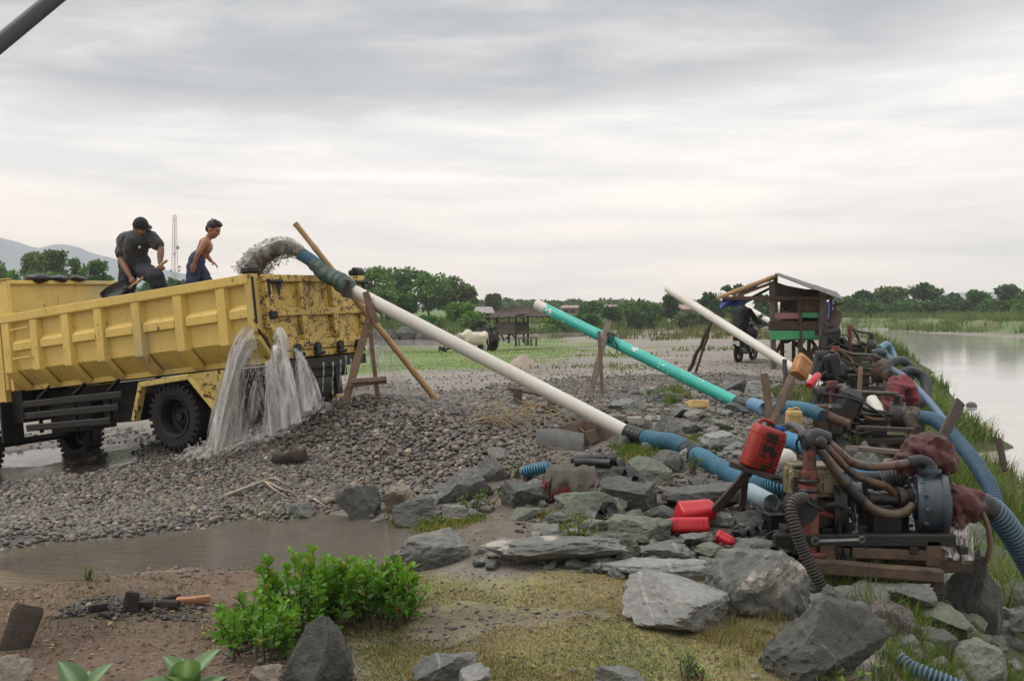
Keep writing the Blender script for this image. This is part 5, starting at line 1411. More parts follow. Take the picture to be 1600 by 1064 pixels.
TL = [ # label, px, top, width, d, base, shape
 ('round tree at the far left above the truck bed', -22, 408, 80, 105, GRN, 'round', 1), ('low bright tree above the left end of the truck bed', 22, 422, 70, 108, BRT, 'round', 2),
 ('loose-crowned tree with a lone high tuft above the bed, left of the tallest', 55, 396, 46, 118, OLV, 'tall', 3), ('tallest feathery tree above the truck bed', 84, 392, 46, 112, OLV, 'tall', 4),
 ('small pointed tree just right of the tallest above the truck bed', 116, 405, 30, 120, GRN, 'tall', 5), ('broad tree above the truck bed nearest the man', 150, 407, 62, 104, GRN, 'round', 6),
 ('low dense shrub tree under the tall ones above the truck bed', 88, 424, 110, 100, GRN, 'round', 7),
 ('tree seen between the legs of the shovelling man', 232, 442, 46, 150, GRN, 'round', 8), ('small tree at the foot of the lattice tower', 268, 437, 30, 150, GRN, 'round', 9), ('bushy tree between the tower and the boy', 286, 440, 28, 150, OLV, 'round', 10),
 ('dense green tree right behind the tailgate', 582, 418, 80, 122, BRT, 'round', 11), ('open-topped tree with sparse upper twigs above the white pipe', 630, 420, 84, 132, GRN, 'flat', 12),
 ('wide dark tree in the middle of the grove above the white pipe', 668, 428, 96, 128, GRN, 'round', 13), ('olive round tree near the right end of the grove', 702, 434, 74, 134, OLV, 'round', 14),
 ('drooping tree at the right end of the grove', 724, 446, 40, 126, OLV, 'tall', 15), ('big shrub under the grove beside the tin shed', 720, 474, 56, 118, BRT, 'round', 16), ('rounded shrub at the left foot of the grove', 640, 462, 60, 116, GRN, 'round', 17), ('dark shrub directly over the white pipe at the grove foot', 596, 455, 60, 112, GRN, 'round', 18),
 ('left of two thin bare-stemmed trees by the thatched hut', 765, 463, 9, 190, OLV, 'tall', 19), ('right and taller of two thin bare-stemmed trees by the thatched hut', 777, 461, 9, 190, OLV, 'tall', 20),
 ('hazy blue-green tree behind the thatched hut', 792, 469, 20, 330, GRN, 'tall', 21), ('hazy tree left of the thin bare-stemmed pair', 748, 472, 26, 330, OLV, 'round', 22), ('small hazy tree above the thatched roof', 812, 472, 20, 330, GRN, 'flat', 23),
 ('hazy tree behind the raised end of the teal pipe', 870, 473, 18, 300, DRK, 'round', 24), ('tree over the brick house beyond the teal pipe', 895, 471, 26, 300, GRN, 'flat', 25),
 ('round bush left of the long pink roof', 922, 474, 44, 150, GRN, 'round', 26), ('bush under the long pink roof', 955, 482, 46, 140, GRN, 'round', 27), ('widest green bush right of the long pink roof', 990, 474, 50, 150, BRT, 'round', 28), ('dark low bush before the widest bush', 1000, 490, 52, 134, DRK, 'round', 29), ('light bush left of the lone dark tree', 1023, 476, 30, 150, BRT, 'round', 30),
 ('lone dark tree left of the second white pipe', 1049, 461, 34, 150, DRK, 'round', 31), ('dense tree behind the second white pipe left of the stilted hut', 1112, 459, 44, 140, DRK, 'round', 32), ('taller tree under the blue tarpaulin of the stilted hut', 1145, 446, 56, 144, DRK, 'round', 33), ('tree showing under the tin eave left of the hut posts', 1186, 462, 50, 140, DRK, 'round', 34),
 ('dark conical tree just right of the stilted hut', 1346, 457, 40, 178, DRK, 'tall', 35), ('pale open tree between the conical and the tallest far-bank tree', 1392, 451, 50, 182, OLV, 'flat', 36), ('tallest rounded tree of the far bank', 1443, 444, 52, 176, DRK, 'round', 37),
 ('low tree right of the tallest far-bank tree', 1488, 460, 52, 172, DRK, 'round', 38), ('dense tree in the middle of the right far bank', 1524, 456, 50, 170, GRN, 'round', 39), ('spiky-topped tree near the right edge of the far bank', 1576, 447, 44, 168, DRK, 'tall', 40), ('broad tree at the right edge of the far bank', 1610, 455, 60, 165, GRN, 'round', 41), ('low green tree behind the hut on the far bank', 1322, 468, 30, 175, GRN, 'round', 42),
 ('low bush under the conical far-bank tree', 1364, 476, 54, 165, GRN, 'round', 43), ('low bush under the tallest far-bank tree', 1425, 474, 70, 164, GRN, 'round', 44), ('low bush right of the tallest far-bank tree', 1478, 474, 60, 162, DRK, 'round', 45), ('low bush under the dense middle far-bank tree', 1545, 470, 70, 160, GRN, 'round', 46), ('low bush under the spiky-topped far-bank tree', 1596, 470, 60, 158, BRT, 'round', 47),
 ('scrub clump on the bank beyond the thatched hut', 735, 488, 60, 104, BRT, 'round', 48), ('scrub clump on the bank left of the cow', 668, 494, 70, 102, GRN, 'round', 49), ('scrub clump right of the thatched hut', 866, 492, 60, 124, BRT, 'round', 50), ('scrub clump under the raised teal pipe', 915, 493, 60, 130, GRN, 'round', 51),
 ('dark scrub behind the props of the second white pipe', 1080, 488, 60, 146, OLV, 'round', 52),
]
for lb, px, tp, wd, d, bc, shp, sd_ in TL:
    tree('tree' if tp < 470 or 'tree' in lb else 'bush', lb, px, tp, wd, d, sd_ * 7 + 1, bc, shp, nleaf=1500 if d > 250 else (2600 if wd > 35 else 1300), ls=.42 * d / 125, cat='bush' if ('bush' in lb or 'scrub' in lb or 'shrub' in lb) and 'tree' not in lb else 'tree')
# banana-like palm over the bushes
def palm(label, px, py_top, py_b, d, seed):
    r = np.random.default_rng(seed); x = (px - 800) / F * d; zt = CZ - (py_top - 480) / F * d; zb = gz(x, d)
    rt = thing('banana_palm', label, 'palm', (x, d, zb)); mb = MB(); mb.tube([(x, d, zb), (x + .1, d, zt - 1.2)], .14, 7); mb.build('trunk', M['bark'], rt)
    V, Fc, Cc = [], [], []
    for k in range(9):
        a = k * 2.4; el = r.uniform(.2, 1.1); dv = np.array([[math.cos(a) * math.cos(el), math.sin(a) * math.cos(el), math.sin(el)]])
        leaves(V, Fc, Cc, np.array([[x + .1, d, zt - 1.2]]), dv, np.array([[0, 0, 1.]]), np.array([1.9]), np.array([.5]), np.array([[.07, .10, .035]]))
    leafy('crown', V, Fc, Cc, rt, 'far_leaf')
palm('small banana palm sticking up above the far bushes', 996, 467, 480, 150, 3)
# lattice radio mast
def mast():
    d = 350.0; b = P(273, 462, d); t = P(271, 336, d); x, y = b[0], d; z0, z1 = CZ - 2, t[2]
    rt = thing('radio_mast', 'thin red and white lattice radio mast with small dishes', 'tower', (x, y, z0)); mb = MB(); n = 17
    def cor(z, k):
        wd = 1.5 - .85 * (z - z0) / (z1 - z0); a = k * PI / 2 + .5; return np.array([x + wd * .9 * math.cos(a), y + wd * .9 * math.sin(a), z])
    zs = np.linspace(z0, z1, n)
    for k in range(4):
        mb.tube([cor(z0, k), cor(z1, k)], .075, 5)
        for i in range(n - 1):
            mb.tube([cor(zs[i], k), cor(zs[i + 1], (k + 1) % 4)], .03, 4); mb.tube([cor(zs[i + 1], k), cor(zs[i + 1], (k + 1) % 4)], .03, 4)
    mb.build('lattice', M['tower_paint'], rt)
    for px, py, rr in ((277, 387, .65), (280, 417, .5), (279.5, 423, .4), (266, 423, .4), (272, 397, .4)):
        c = P(px, py, d - 1.0); m2 = MB(); m2.lathe([(0, 0), (rr * .7, .12), (rr, .32), (rr * .96, .34), (rr * .6, .5), (0, .6)], c + [0, .4, 0], (.3, -1, 0), 12); m2.build('dish', M['dish'], rt)
mast()
# far houses
def house(label, px0, px1, py_e, py_r, py_b, d, roof, seed):
    x0, x1 = (px0 - 800) / F * d, (px1 - 800) / F * d; ze = CZ - (py_e - 480) / F * d; zr = CZ - (py_r - 480) / F * d; zb = min(CZ - (py_b - 480) / F * d, -.5)
    rt = thing('house', label, 'house', ((x0 + x1) / 2, d, zb)); mb = MB(); dp = 7
    mb.box(((x0 + x1) / 2, d + dp / 2, (ze + zb) / 2), (x1 - x0 - .6, dp, ze - zb), bev=.02); mb.build('wall', M['brick'], rt)
    m2 = MB(); xm = (x1 - x0) * .12
    for sgn, ya in ((1, d - .6), (-1, d + dp + .6)):
        X = np.array([[(x0, ya, ze - .1), (x1, ya, ze - .1)], [(x0 + xm, d + dp / 2, zr), (x1 - xm, d + dp / 2, zr)]]); m2.slab(X if sgn > 0 else X[:, ::-1], .12)
    m2.add([(x0, d - .6, ze - .1), (x0, d + dp + .6, ze - .1), (x0 + xm, d + dp / 2, zr), (x1, d - .6, ze - .1), (x1, d + dp + .6, ze - .1), (x1 - xm, d + dp / 2, zr)], [[[1, 0, 2], [3, 4, 5]]])
    m2.build('roof', M[roof], rt)
    for fx in (.25, .6):
        m3 = MB(); m3.box((x0 + (x1 - x0) * fx, d - .0, (ze + zb) / 2 + .3), (1.0, .08, 1.1)); m3.build('window', M['dark_glass'], rt)
house('low house with a long faded pink roof above the bushes', 942, 972, 486, 477, 500, 240, 'roof_pink', 1)
house('house with pink roof half hidden by bushes near the banana palm', 1004, 1030, 484, 476, 500, 245, 'roof_pink', 2)
house('house with pink roof between the lone dark tree and the white pipe', 1062, 1084, 483, 477, 500, 240, 'roof_pink', 3)
house('brick building beyond the raised end of the teal pipe', 876, 908, 481, 478, 500, 235, 'roof_pink', 4)
house('rusty tin-roofed shed at the right edge of the grove', 738, 772, 489, 481, 505, 112, 'roof_tin', 5)

# distant wood that reads as one hazy band
def band(px0, px1, d, y0, y1, n, seed, base):
    r = np.random.default_rng(seed); px = r.uniform(px0, px1, n); dd = d * r.uniform(.95, 1.1, n); x = (px - 800) / F * dd
    top = CZ - (y1 + (y0 - y1) * (.45 + .55 * np.clip(.5 + .6 * fbm(np.stack([x * .09, x * 0, x * 0], 1), 1, 4, seed), 0, 1)) - 480) / F * dd
    z = r.random(n) ** .6 * (top + 1.2) - 1.0; V, Fc, Cc = [], [], []; dv = r.normal(size=(n, 3)); dv /= np.linalg.norm(dv, axis=1, keepdims=True); s_ = d / 260 * r.uniform(.6, 1.4, n)
    leaves(V, Fc, Cc, np.stack([x, dd, z], 1), dv, r.normal(0, .7, (n, 3)) + [0, 0, .9], s_, s_ * .65, np.asarray(base)[None] * (1 + .35 * fbm(np.stack([x * .3, dd * .3, z], 1), 1, 2, seed))[:, None] * r.uniform(.8, 1.2, (n, 1)), .1)
    tag(leafy('treeline', V, Fc, Cc, None, 'far_leaf'), kind='stuff')
band(1300, 1660, 205, 462, 486, 9000, 5, (.07, .125, .05)); band(730, 1130, 290, 470, 486, 8000, 6, (.08, .13, .055)); band(-60, 560, 200, 446, 486, 8000, 7, (.075, .14, .045))
# ------------------------------------------------------------------ pipes, hoses, pumps, cans
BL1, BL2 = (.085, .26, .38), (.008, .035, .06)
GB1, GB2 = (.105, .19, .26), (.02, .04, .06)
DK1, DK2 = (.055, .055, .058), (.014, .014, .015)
def onto(p, r=.0):
    """drop a point onto the ground if it is below it"""
    p = np.array(p, float); p[2] = max(p[2], gz(p[0], p[1]) + r); return p
def plank(mb, a, b, w, t, up=(0, -1, 0), bow=.0, col=None):
    """a sawn board with slightly uneven edges"""
    a = np.asarray(a, float); b = np.asarray(b, float); x = unit(b - a); up = np.asarray(up, float)
    z = unit(up - np.dot(up, x) * x); y = np.cross(z, x); L = np.linalg.norm(b - a); n = 9; ws = w * (1 + .06 * fbm(np.stack([np.arange(n) * .8, np.full(n, a.sum() * 3), np.zeros(n)], 1), 1, 2, 3))
    pts = []
    for i in range(n):
        c = a + x * L * i / (n - 1) + z * bow * math.sin(PI * i / (n - 1)) * L; h_ = ws[i] / 2
        bv = min(t, w) * .12
        pts.append([c + y * (s1 * (h_ - (bv if k in (1, 3) else 0))) + z * (s2 * (t / 2 - (bv if k in (0, 2) else 0))) for s1, s2, k in ((-1, -1, 0), (-1, -1, 1), (1, -1, 1), (1, -1, 0), (1, 1, 0), (1, 1, 1), (-1, 1, 1), (-1, 1, 0))])
    P_ = np.array(pts); m = 8; i0 = (np.arange(n - 1)[:, None] * m + np.arange(m)).ravel(); i1 = (np.arange(n - 1)[:, None] * m + (np.arange(m) + 1) % m).ravel()
    k = np.arange(m)
    return mb.add(P_.reshape(-1, 3), [np.stack([i0, i0 + m, i1 + m, i1], 1), k[None], (k[::-1] + (n - 1) * m)[None]], col)
def stick(mb, a, b, r0, r1, wob=.02, n=10, seed=0, sides=8):
    r = np.random.default_rng(seed); a = np.asarray(a, float); b = np.asarray(b, float); L = np.linalg.norm(b - a)
    t = np.linspace(0, 1, n); p = a[None] * (1 - t[:, None]) + b[None] * t[:, None]
    p[1:-1] += r.normal(0, wob * L * .3, (n - 2, 3)); rr = r0 + (r1 - r0) * t; rr = rr * (1 + r.normal(0, .05, n))
    return mb.tube(p, rr, sides)
# --- main white pipe with its hoses
r_ = .071
top = P(478, 401, 11.28); a0 = P(545, 451, 11.0); a1 = P(980, 676, 9.75)
mp = thing('discharge_pipe', 'longest white plastic pipe pouring slurry over the truck tailgate, with a blue ribbed hose tail', 'pipe', onto(a1))
mb = MB(); mb.hollow(resample(np.array([a0, a1]), .4), r_, .006, 22); mb.build('pipe', M['white_pvc'], mp)
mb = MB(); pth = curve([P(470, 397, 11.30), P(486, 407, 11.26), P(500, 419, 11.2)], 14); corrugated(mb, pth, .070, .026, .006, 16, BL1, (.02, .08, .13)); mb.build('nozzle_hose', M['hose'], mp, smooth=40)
mb = MB(); pth = resample(curve([P(490, 411, 11.24), P(508, 427, 11.15), P(530, 440, 11.05), P(552, 455, 10.96)], 30), .012); rr = .088 + .016 * fbm(np.stack([np.arange(len(pth)) * .13, pth[:, 0] * 0, pth[:, 0] * 0], 1), 1, 3, 4); rr[:3] = .076; rr[-3:] = .076
mb.tube(pth, rr, 26); v = mb.v[0]; mb.v[0] = v + (fbm(v, 14, 3, 6) * .012)[:, None] * np.array([.5, .5, 1]); mb.build('cloth_wrap', M['green_cloth'], mp, smooth=60)
mb = MB(); X = np.array([[P(536 + 13 * u_ + 2 * math.sin(v_ * 5 + u_ * 4), 436 + 28 * v_ + 4 * u_, 10.84 - .02 * math.sin(u_ * 6 + v_ * 3)) for u_ in np.linspace(0, 1, 8)] for v_ in np.linspace(0, 1, 9)]); mb.slab(X, .004); mb.build('loose_flap', M['grey_cloth'], mp)
hp = [a1 + (a1 - a0) * -.004, P(1000, 682, 9.65), P(1022, 687, 9.5), P(1045, 690, 9.35), P(1066, 698, 9.2), P(1085, 715, 9.0), P(1105, 737, 8.75), P(1135, 748, 8.4), P(1170, 751, 8.0), P(1215, 757, 7.6), P(1260, 768, 7.4)]
cv = curve(hp, 160); cv = np.array([onto(q_, .055) if i > 20 else q_ for i, q_ in enumerate(cv)])
# smooth after grounding
for _ in range(3): cv[1:-1] = (cv[:-2] + 2 * cv[1:-1] + cv[2:]) / 4
n_ = len(cv)
mb = MB(); mb.tube(cv[:int(n_ * .14)], .080 + .004 * np.sin(np.arange(int(n_ * .14)) * 1.3), 18); mb.build('tape_joint', M['black_rubber'], mp)
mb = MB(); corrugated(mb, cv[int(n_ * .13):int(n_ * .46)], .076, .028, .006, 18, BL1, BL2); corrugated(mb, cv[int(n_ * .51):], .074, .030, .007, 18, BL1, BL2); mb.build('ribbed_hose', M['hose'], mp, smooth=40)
mb = MB(); corrugated(mb, cv[int(n_ * .42):int(n_ * .52)], .084, .024, .004, 18, DK1, DK2); mb.build('hose_coupling', M['hose'], mp, smooth=40)
# bamboo pole
mb = MB(); pa = resample(np.array([P(461, 349, 11.32), onto(P(684, 628, 11.5), .0)]), .06); rr = np.full(len(pa), .034) + np.where(np.arange(len(pa)) % 6 == 0, .005, 0) + np.linspace(-.004, .004, len(pa)); mb.tube(pa, rr, 12)
o = mb.build('bamboo_pole', M['bamboo'], smooth=50); tag(o, 'long pale bamboo pole leaning across the white pipe by the tailgate', 'pole')
# trestle of planks
tr_ = thing('pipe_trestle', 'brown plank trestle holding up the long white pipe on the gravel heap', 'trestle', onto(P(560, 625, 10.9)))
mb = MB(); plank(mb, onto(P(540, 627, 10.75), -.1), P(585, 468, 10.85), .078, .04, (0, -1, .1)); mb.build('leg', M['wood_light'], tr_)
mb = MB(); plank(mb, onto(P(591, 626, 10.9), -.1), P(572, 456, 10.80), .045, .035, (0, -1, .1), .02); mb.build('leg', M['wood_light'], tr_)
mb = MB(); plank(mb, P(571, 456, 10.80), P(588, 505, 10.78), .07, .04, (0, -1, .1)); mb.build('fork_plank', M['wood_light'], tr_)
mb = MB(); plank(mb, P(544, 601, 10.70), P(604, 594, 10.78), .06, .05, (0, -1, .2)); plank(mb, P(549, 596, 10.69), P(604, 592, 10.74), .05, .09, (0, -1, .2)); mb.build('cross_bar', M['wood_light'], tr_)
# --- teal pipe
b0, b1 = P(839, 476, 15.2), onto(P(1152, 632, 12.9), .07)
tp = thing('teal_pipe', 'teal painted pipe with a bare white upper end, propped on a plank', 'pipe', b1)
mb = MB(); k_ = b0 + (b1 - b0) * .055; mb.hollow(resample(np.array([k_, b1]), .4), .080, .006, 20); mb.build('pipe', M['teal_pvc'], tp)
mb = MB(); mb.hollow([b0, b0 + (b1 - b0) * .0555], .0815, .006, 20); mb.build('pipe_end', M['white_pvc'], tp)
mb = MB(); e1 = P(1196, 640, 12.4); mb.tube([b1 + (b0 - b1) * .008, b1, b1 + (e1 - b1) * .8, e1], [.092, .094, .075, .06], 18); mb.build('rubber_boot', M['black_rubber'], tp)
mb = MB(); c_ = b0 + (b1 - b0) * .50; dr_ = unit(b1 - b0)
for s_ in np.linspace(-.035, .05, 7): mb.tube([c_ + dr_ * (s_ + .01 * math.sin(a_ * 2)) + .085 * (math.cos(a_) * np.array([0, 1, 0]) + math.sin(a_) * np.cross(dr_, (0, 1, 0))) for a_ in np.linspace(0, 2 * PI, 18)], .008, 6)
c_ = P(952, 527, 14.2)
for s_ in np.linspace(-.1, .06, 5): mb.tube([c_ + dr_ * s_ + .09 * (math.cos(a_) * np.array([0, 1, 0]) + math.sin(a_) * np.cross(dr_, (0, 1, 0))) for a_ in np.linspace(0, 2 * PI, 18)], .009, 6)
mb.tube(curve([c_ + [.02, -.09, .02], c_ + [.10, -.12, -.12], c_ + [.06, -.12, -.26], c_ + [-.02, -.1, -.20]], 24), .007, 6); mb.build('tie_cord', M['rope'], tp)
pr = thing('pipe_prop', 'splintered grey plank and thin brown stake propping the teal pipe', 'prop', onto(P(930, 641, 13.4)))
m1 = MB(); plank(m1, onto(P(919, 641, 13.4), -.1), P(951, 501, 14.35), .085, .04, (0, -1, .05)); m1.build('plank', M['grey_wood'], pr)
m1 = MB(); plank(m1, onto(P(942, 642, 13.35), -.1), P(936, 519, 13.9), .05, .045, (0, -1, .05)); m1.build('stake', M['wood'], pr)
# --- second and third white pipes
mb = MB(); c0, c1 = P(1043, 451, 20.5), P(1285, 605, 17.0); mb.hollow(resample(np.array([c0, c1]), .5), .0825, .006, 18)
o = mb.build('white_pipe', M['white_pvc'], smooth=40); tag(o, 'thinner-looking white plastic pipe slanting behind the hanging orange can to the hut', 'pipe')
pr = thing('pole_prop', 'two crossed dark poles propping the white pipe left of the motorbike', 'prop', onto(P(1082, 580, 21.5)))
m1 = MB(); stick(m1, onto(P(1077, 578, 21.5), -.1), P(1118, 488, 19.3), .045, .03, .01, seed=3); m1.build('pole', M['dark_wood'], pr)
m1 = MB(); stick(m1, onto(P(1087, 582, 21.2), -.1), P(1112, 503, 19.4), .03, .025, .01, seed=4); m1.build('pole', M['wood'], pr)
mb = MB(); q0, q1 = P(1128, 457, 34), P(1203, 502, 31); mb.hollow(resample(np.array([q0, q1 + (q1 - q0) * .6]), .5), .085, .006, 16); o = mb.build('white_pipe', M['white_pvc'], smooth=40); tag(o, 'short visible white pipe passing behind the stilted hut under the tarpaulin', 'pipe')
m1 = MB(); c_ = P(1190, 494, 31.5); m1.tube([c_, c_ + unit(q1 - q0) * .3], .092, 14); m1.build('tape_band', M['black_rubber'], o)

# --- cans
def loft(mb, lev, n=28, col=None):
    """lev: (z, half width, half depth, corner radius, x shift)"""
    an = np.linspace(0, 2 * PI, n, endpoint=False) + PI / n; vs = []
    for z, a, b, rr, sx_ in lev:
        for t in an:
            c, s_ = math.cos(t), math.sin(t); e_ = .38
            k = (abs(c) ** (2 / e_) + abs(s_) ** (2 / e_)) ** (-e_ / 2) if rr < 1 else 1
            vs.append((sx_ + a * c * k, b * s_ * k, z))
    m = len(lev); i0 = (np.arange(m - 1)[:, None] * n + np.arange(n)).ravel(); i1 = (np.arange(m - 1)[:, None] * n + (np.arange(n) + 1) % n).ravel()
    return mb.add(vs, [np.stack([i0, i1, i1 + n, i0 + n], 1), np.arange(n)[::-1][None], (np.arange(n) + (m - 1) * n)[None]], col)
def frame(x, z):
    x = unit(x); z = np.asarray(z, float); z = unit(z - np.dot(z, x) * x); return np.stack([x, np.cross(z, x), z], 1)
def xf(mb, Mx, o):
    mb.v = [np.asarray(v) @ np.asarray(Mx).T + np.asarray(o) for v in mb.v]; return mb
def jerrycan(name, label, o, w_, h_, dp, Mx, m, capm, cat='jerrycan', cap=.30, panel=True, group='jerrycans among the pumps', sub='can'):
    """o = centre of the base; local z up the can, x its width"""
    rt = thing(name, label, cat, o, group)
    mb = MB(); a, b = w_ / 2, dp / 2
    loft(mb, [(0, a * .90, b * .88, 0, 0), (h_ * .015, a * .97, b * .96, 0, 0), (h_ * .05, a, b, 0, 0), (h_ * .70, a, b, 0, 0), (h_ * .80, a * .985, b * .97, 0, 0), (h_ * .86, a * .93, b * .86, 0, 0), (h_ * .89, a * .84, b * .70, 0, 0), (h_ * .90, a * .7, b * .5, 0, 0)])
    for z in (.14, .72): mb.tube([(a * 1.002 * math.cos(t) * (abs(math.cos(t)) ** 5.26 + abs(math.sin(t)) ** 5.26) ** -.19, b * 1.004 * math.sin(t) * (abs(math.cos(t)) ** 5.26 + abs(math.sin(t)) ** 5.26) ** -.19, h_ * z) for t in np.linspace(0, 2 * PI, 40)], .004, 5, False)
    if panel:
        for sg in (-1, 1):
            for p_, q_ in (((-.62, .2), (.62, .2)), ((-.62, .66), (.62, .66)), ((-.62, .2), (-.62, .66)), ((.62, .2), (.62, .66))): mb.tube([(p_[0] * a, sg * b * 1.0, p_[1] * h_), (q_[0] * a, sg * b * 1.0, q_[1] * h_)], .005, 6)
    xf(mb, Mx, o).build('body', M[m], rt, smooth=50)
    mb = MB(); hs = -1 if cap > 0 else 1
    pts = [(hs * a * .72, 0, h_ * .86), (hs * a * .70, 0, h_ * .97), (hs * a * .35, 0, h_ * 1.0), (-hs * a * .05, 0, h_ * .985), (-hs * a * .22, 0, h_ * .88)]
    mb.tube(curve(pts, 20), dp * .085, 9); xf(mb, Mx, o).build('handle', M[m], rt, smooth=60)
    mb = MB(); mb.lathe([(0, h_ * .86), (dp * .17, h_ * .86), (dp * .17, h_ * .90), (dp * .22, h_ * .905), (dp * .22, h_ * .975), (dp * .19, h_ * .985), (0, h_ * .985)], (a * cap * 2, 0, 0), (0, 0, 1), 16); xf(mb, Mx, o).build('cap', M[capm], rt, smooth=40)
    return rt
c30 = math.cos(R(20)); s30 = math.sin(R(20))
Mt = frame((.93, .18, -.33), (.33, .02, .93))
rc = jerrycan('jerrycan', 'big grimy red jerrycan with black stains and blue cap tilted on the stand', P(1182, 732, 7.05), .245, .345, .16, Mt, 'old_red_can', 'blue_cap')
mb = MB()
rgb = np.random.default_rng(5)
for k in range(16):
    c_ = np.array([rgb.normal(.0, .028), -.0825, rgb.uniform(.10, .25)]); mb.ell(c_, (rgb.uniform(.012, .034), .0022, rgb.uniform(.012, .034)), nu=9, nv=6)
xf(mb, Mt, P(1182, 732, 7.05)); mb.build('tar_stain', M['char'], rc, smooth=True)
st = thing('can_stand', 'rough dark plank stand under the grimy red jerrycan', 'stand', onto(P(1175, 795, 7.2)))
m1 = MB(); plank(m1, P(1142, 722, 7.12), P(1232, 752, 6.98), .16, .04, (0, 0, 1)); m1.build('shelf', M['dark_wood'], st)
m1 = MB(); plank(m1, P(1172, 735, 7.05), onto(P(1118, 796, 7.25), -.03), .06, .04, (0, -1, 0)); m1.build('leg', M['dark_wood'], st)
m1 = MB(); m1.tube(curve([P(1205, 745, 6.95), P(1222, 748, 6.92), P(1227, 760, 6.9), P(1224, 800, 6.95)], 16), .017, 8); m1.build('leg', M['black_metal'], st)
m1 = MB(); plank(m1, P(1165, 730, 7.3), onto(P(1160, 790, 7.35), -.03), .05, .04, (0, -1, 0)); m1.build('leg', M['dark_wood'], st)
# lying cans on the mud
g1 = G(1092, 826)
jerrycan('jerrycan', 'large bright red can lying on its side with a grey label on top', g1 + [-.15, .02, .085], .20, .31, .155, frame((.12, -.55, .82), (1, .25, .05)), 'red_can', 'red_can', cap=.3)
mb = MB(); q_ = P(1092, 791, g1[1] + .03); X = np.array([[q_ + [.11 * u_ + .02 * v_, .10 * v_, .012 * v_ + .001] for u_ in (-.5, .5)] for v_ in (-.5, .5)])
g2 = G(1072, 839)
jerrycan('canister', 'flat bright red canister lying on its side with its neck to the stream side', g2 + [.16, .0, .085], .105, .325, .12, frame((0, .35, .94), (-1, .06, .03)), 'red_can', 'red_can', cat='canister', cap=.02, panel=False)
g3 = G(1131, 852)
jerrycan('canister', 'smallest bright red can lying at the right of the red cans', g3 + [-.045, .055, .05], .10, .14, .085, frame((.2, -.5, .85), (.8, -.55, .05)), 'red_can', 'red_can', cat='canister', cap=.2, panel=False)
jerrycan('jerrycan', 'orange-brown can hung upside by its handle on the leaning stake before the hut', P(1247, 588, 12.6), .22, .30, .16, frame((.78, .3, -.55), (-.45, -.05, .89)), 'orange_can', 'yellow_cap', cap=-.3)
jerrycan('jerrycan', 'dirty yellow can standing on a stone behind the grimy red jerrycan', P(1239, 673, 10.2), .155, .235, .12, frame((1, .1, -.05), (.04, 0, 1)), 'yellow_can', 'yellow_cap', cap=-.25)
g4 = G(1090, 640)
jerrycan('jerrycan', 'yellow can lying on its side on the slabs left of the teal pipe boot', g4 + [.14, 0, .055], .12, .30, .11, frame((0, .4, .9), (-1, .05, .02)), 'yellow_can', 'yellow_cap', cap=.2)
jerrycan('jerrycan', 'black oily can tied to the thick hut post', P(1306, 588, 14.5), .22, .38, .14, frame((.93, .2, .25), (-.22, -.05, .97)), 'black_rubber', 'black_rubber', cap=.2)
mb = MB(); a_, b_ = P(1264, 603, 13.2), P(1280, 584, 13.4); d_ = unit(b_ - a_); L_ = np.linalg.norm(b_ - a_); mb.lathe([(0, 0), (.045, .004), (.052, .02), (.052, L_ - .06), (.03, L_ - .01), (0, L_)], a_, d_, 16)
o = mb.build('red_bottle', M['red_can'], smooth=45); tag(o, 'red plastic bottle hung beside the thick hut post', 'bottle')
mb = MB(); mb.ell(P(1227, 718, 7.35), .083, nu=24, nv=14); o = mb.build('ball', M['ball'], smooth=True); tag(o, 'scuffed white ball with yellow and red patches wedged by the red jerrycan', 'ball')
mb = MB(); mb.hollow([P(1172, 768, 7.6), P(1205, 786, 7.3)], .068, .004, 22); mb.v = [v for v in mb.v]; o = mb.build('pipe_offcut', mat('pale_blue_plastic', (.20, .30, .36), (.28, .34, .36), rough=.4, spots=(.14, .12, .10), t=.6), smooth=45); tag(o, 'short pale blue pipe offcut lying under the ribbed hose by the stand', 'pipe')
mb = MB(); mb.hollow([P(1176, 632, 11.8), P(1196, 640, 11.4)], .085, .005, 22); o = mb.build('pipe_offcut', mat('blue_plastic_pipe', (.07, .17, .30), (.10, .22, .34), rough=.4, spots=(.14, .12, .10), t=.62), smooth=45); tag(o, 'darker blue pipe offcut lying by the forked stakes', 'pipe')
mb = MB(); corrugated(mb, [P(818, 737, 8.85), P(836, 733, 8.8), P(856, 730, 8.75)], .045, .026, .006, 16, BL1, BL2); o = mb.build('hose_offcut', M['hose'], smooth=40); tag(o, 'short blue ribbed hose end beside the cloth-covered block', 'hose')
# blue ribbed hoses behind the stand
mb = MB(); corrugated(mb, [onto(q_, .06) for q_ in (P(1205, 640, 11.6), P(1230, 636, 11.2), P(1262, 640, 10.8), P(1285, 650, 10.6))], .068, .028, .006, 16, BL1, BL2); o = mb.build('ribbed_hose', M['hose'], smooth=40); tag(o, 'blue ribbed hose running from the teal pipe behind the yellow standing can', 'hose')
mb = MB(); corrugated(mb, [onto(q_, .05) for q_ in (P(1200, 672, 9.6), P(1228, 686, 9.2), P(1260, 697, 8.8), P(1295, 712, 8.4), P(1330, 740, 8.0), P(1380, 752, 7.7), P(1425, 748, 7.5))], .072, .028, .006, 16, (.09, .33, .55), (.02, .09, .17)); o = mb.build('ribbed_hose', M['hose'], smooth=40); tag(o, 'bright blue ribbed hose passing behind the grimy red jerrycan and the beige engine', 'hose')

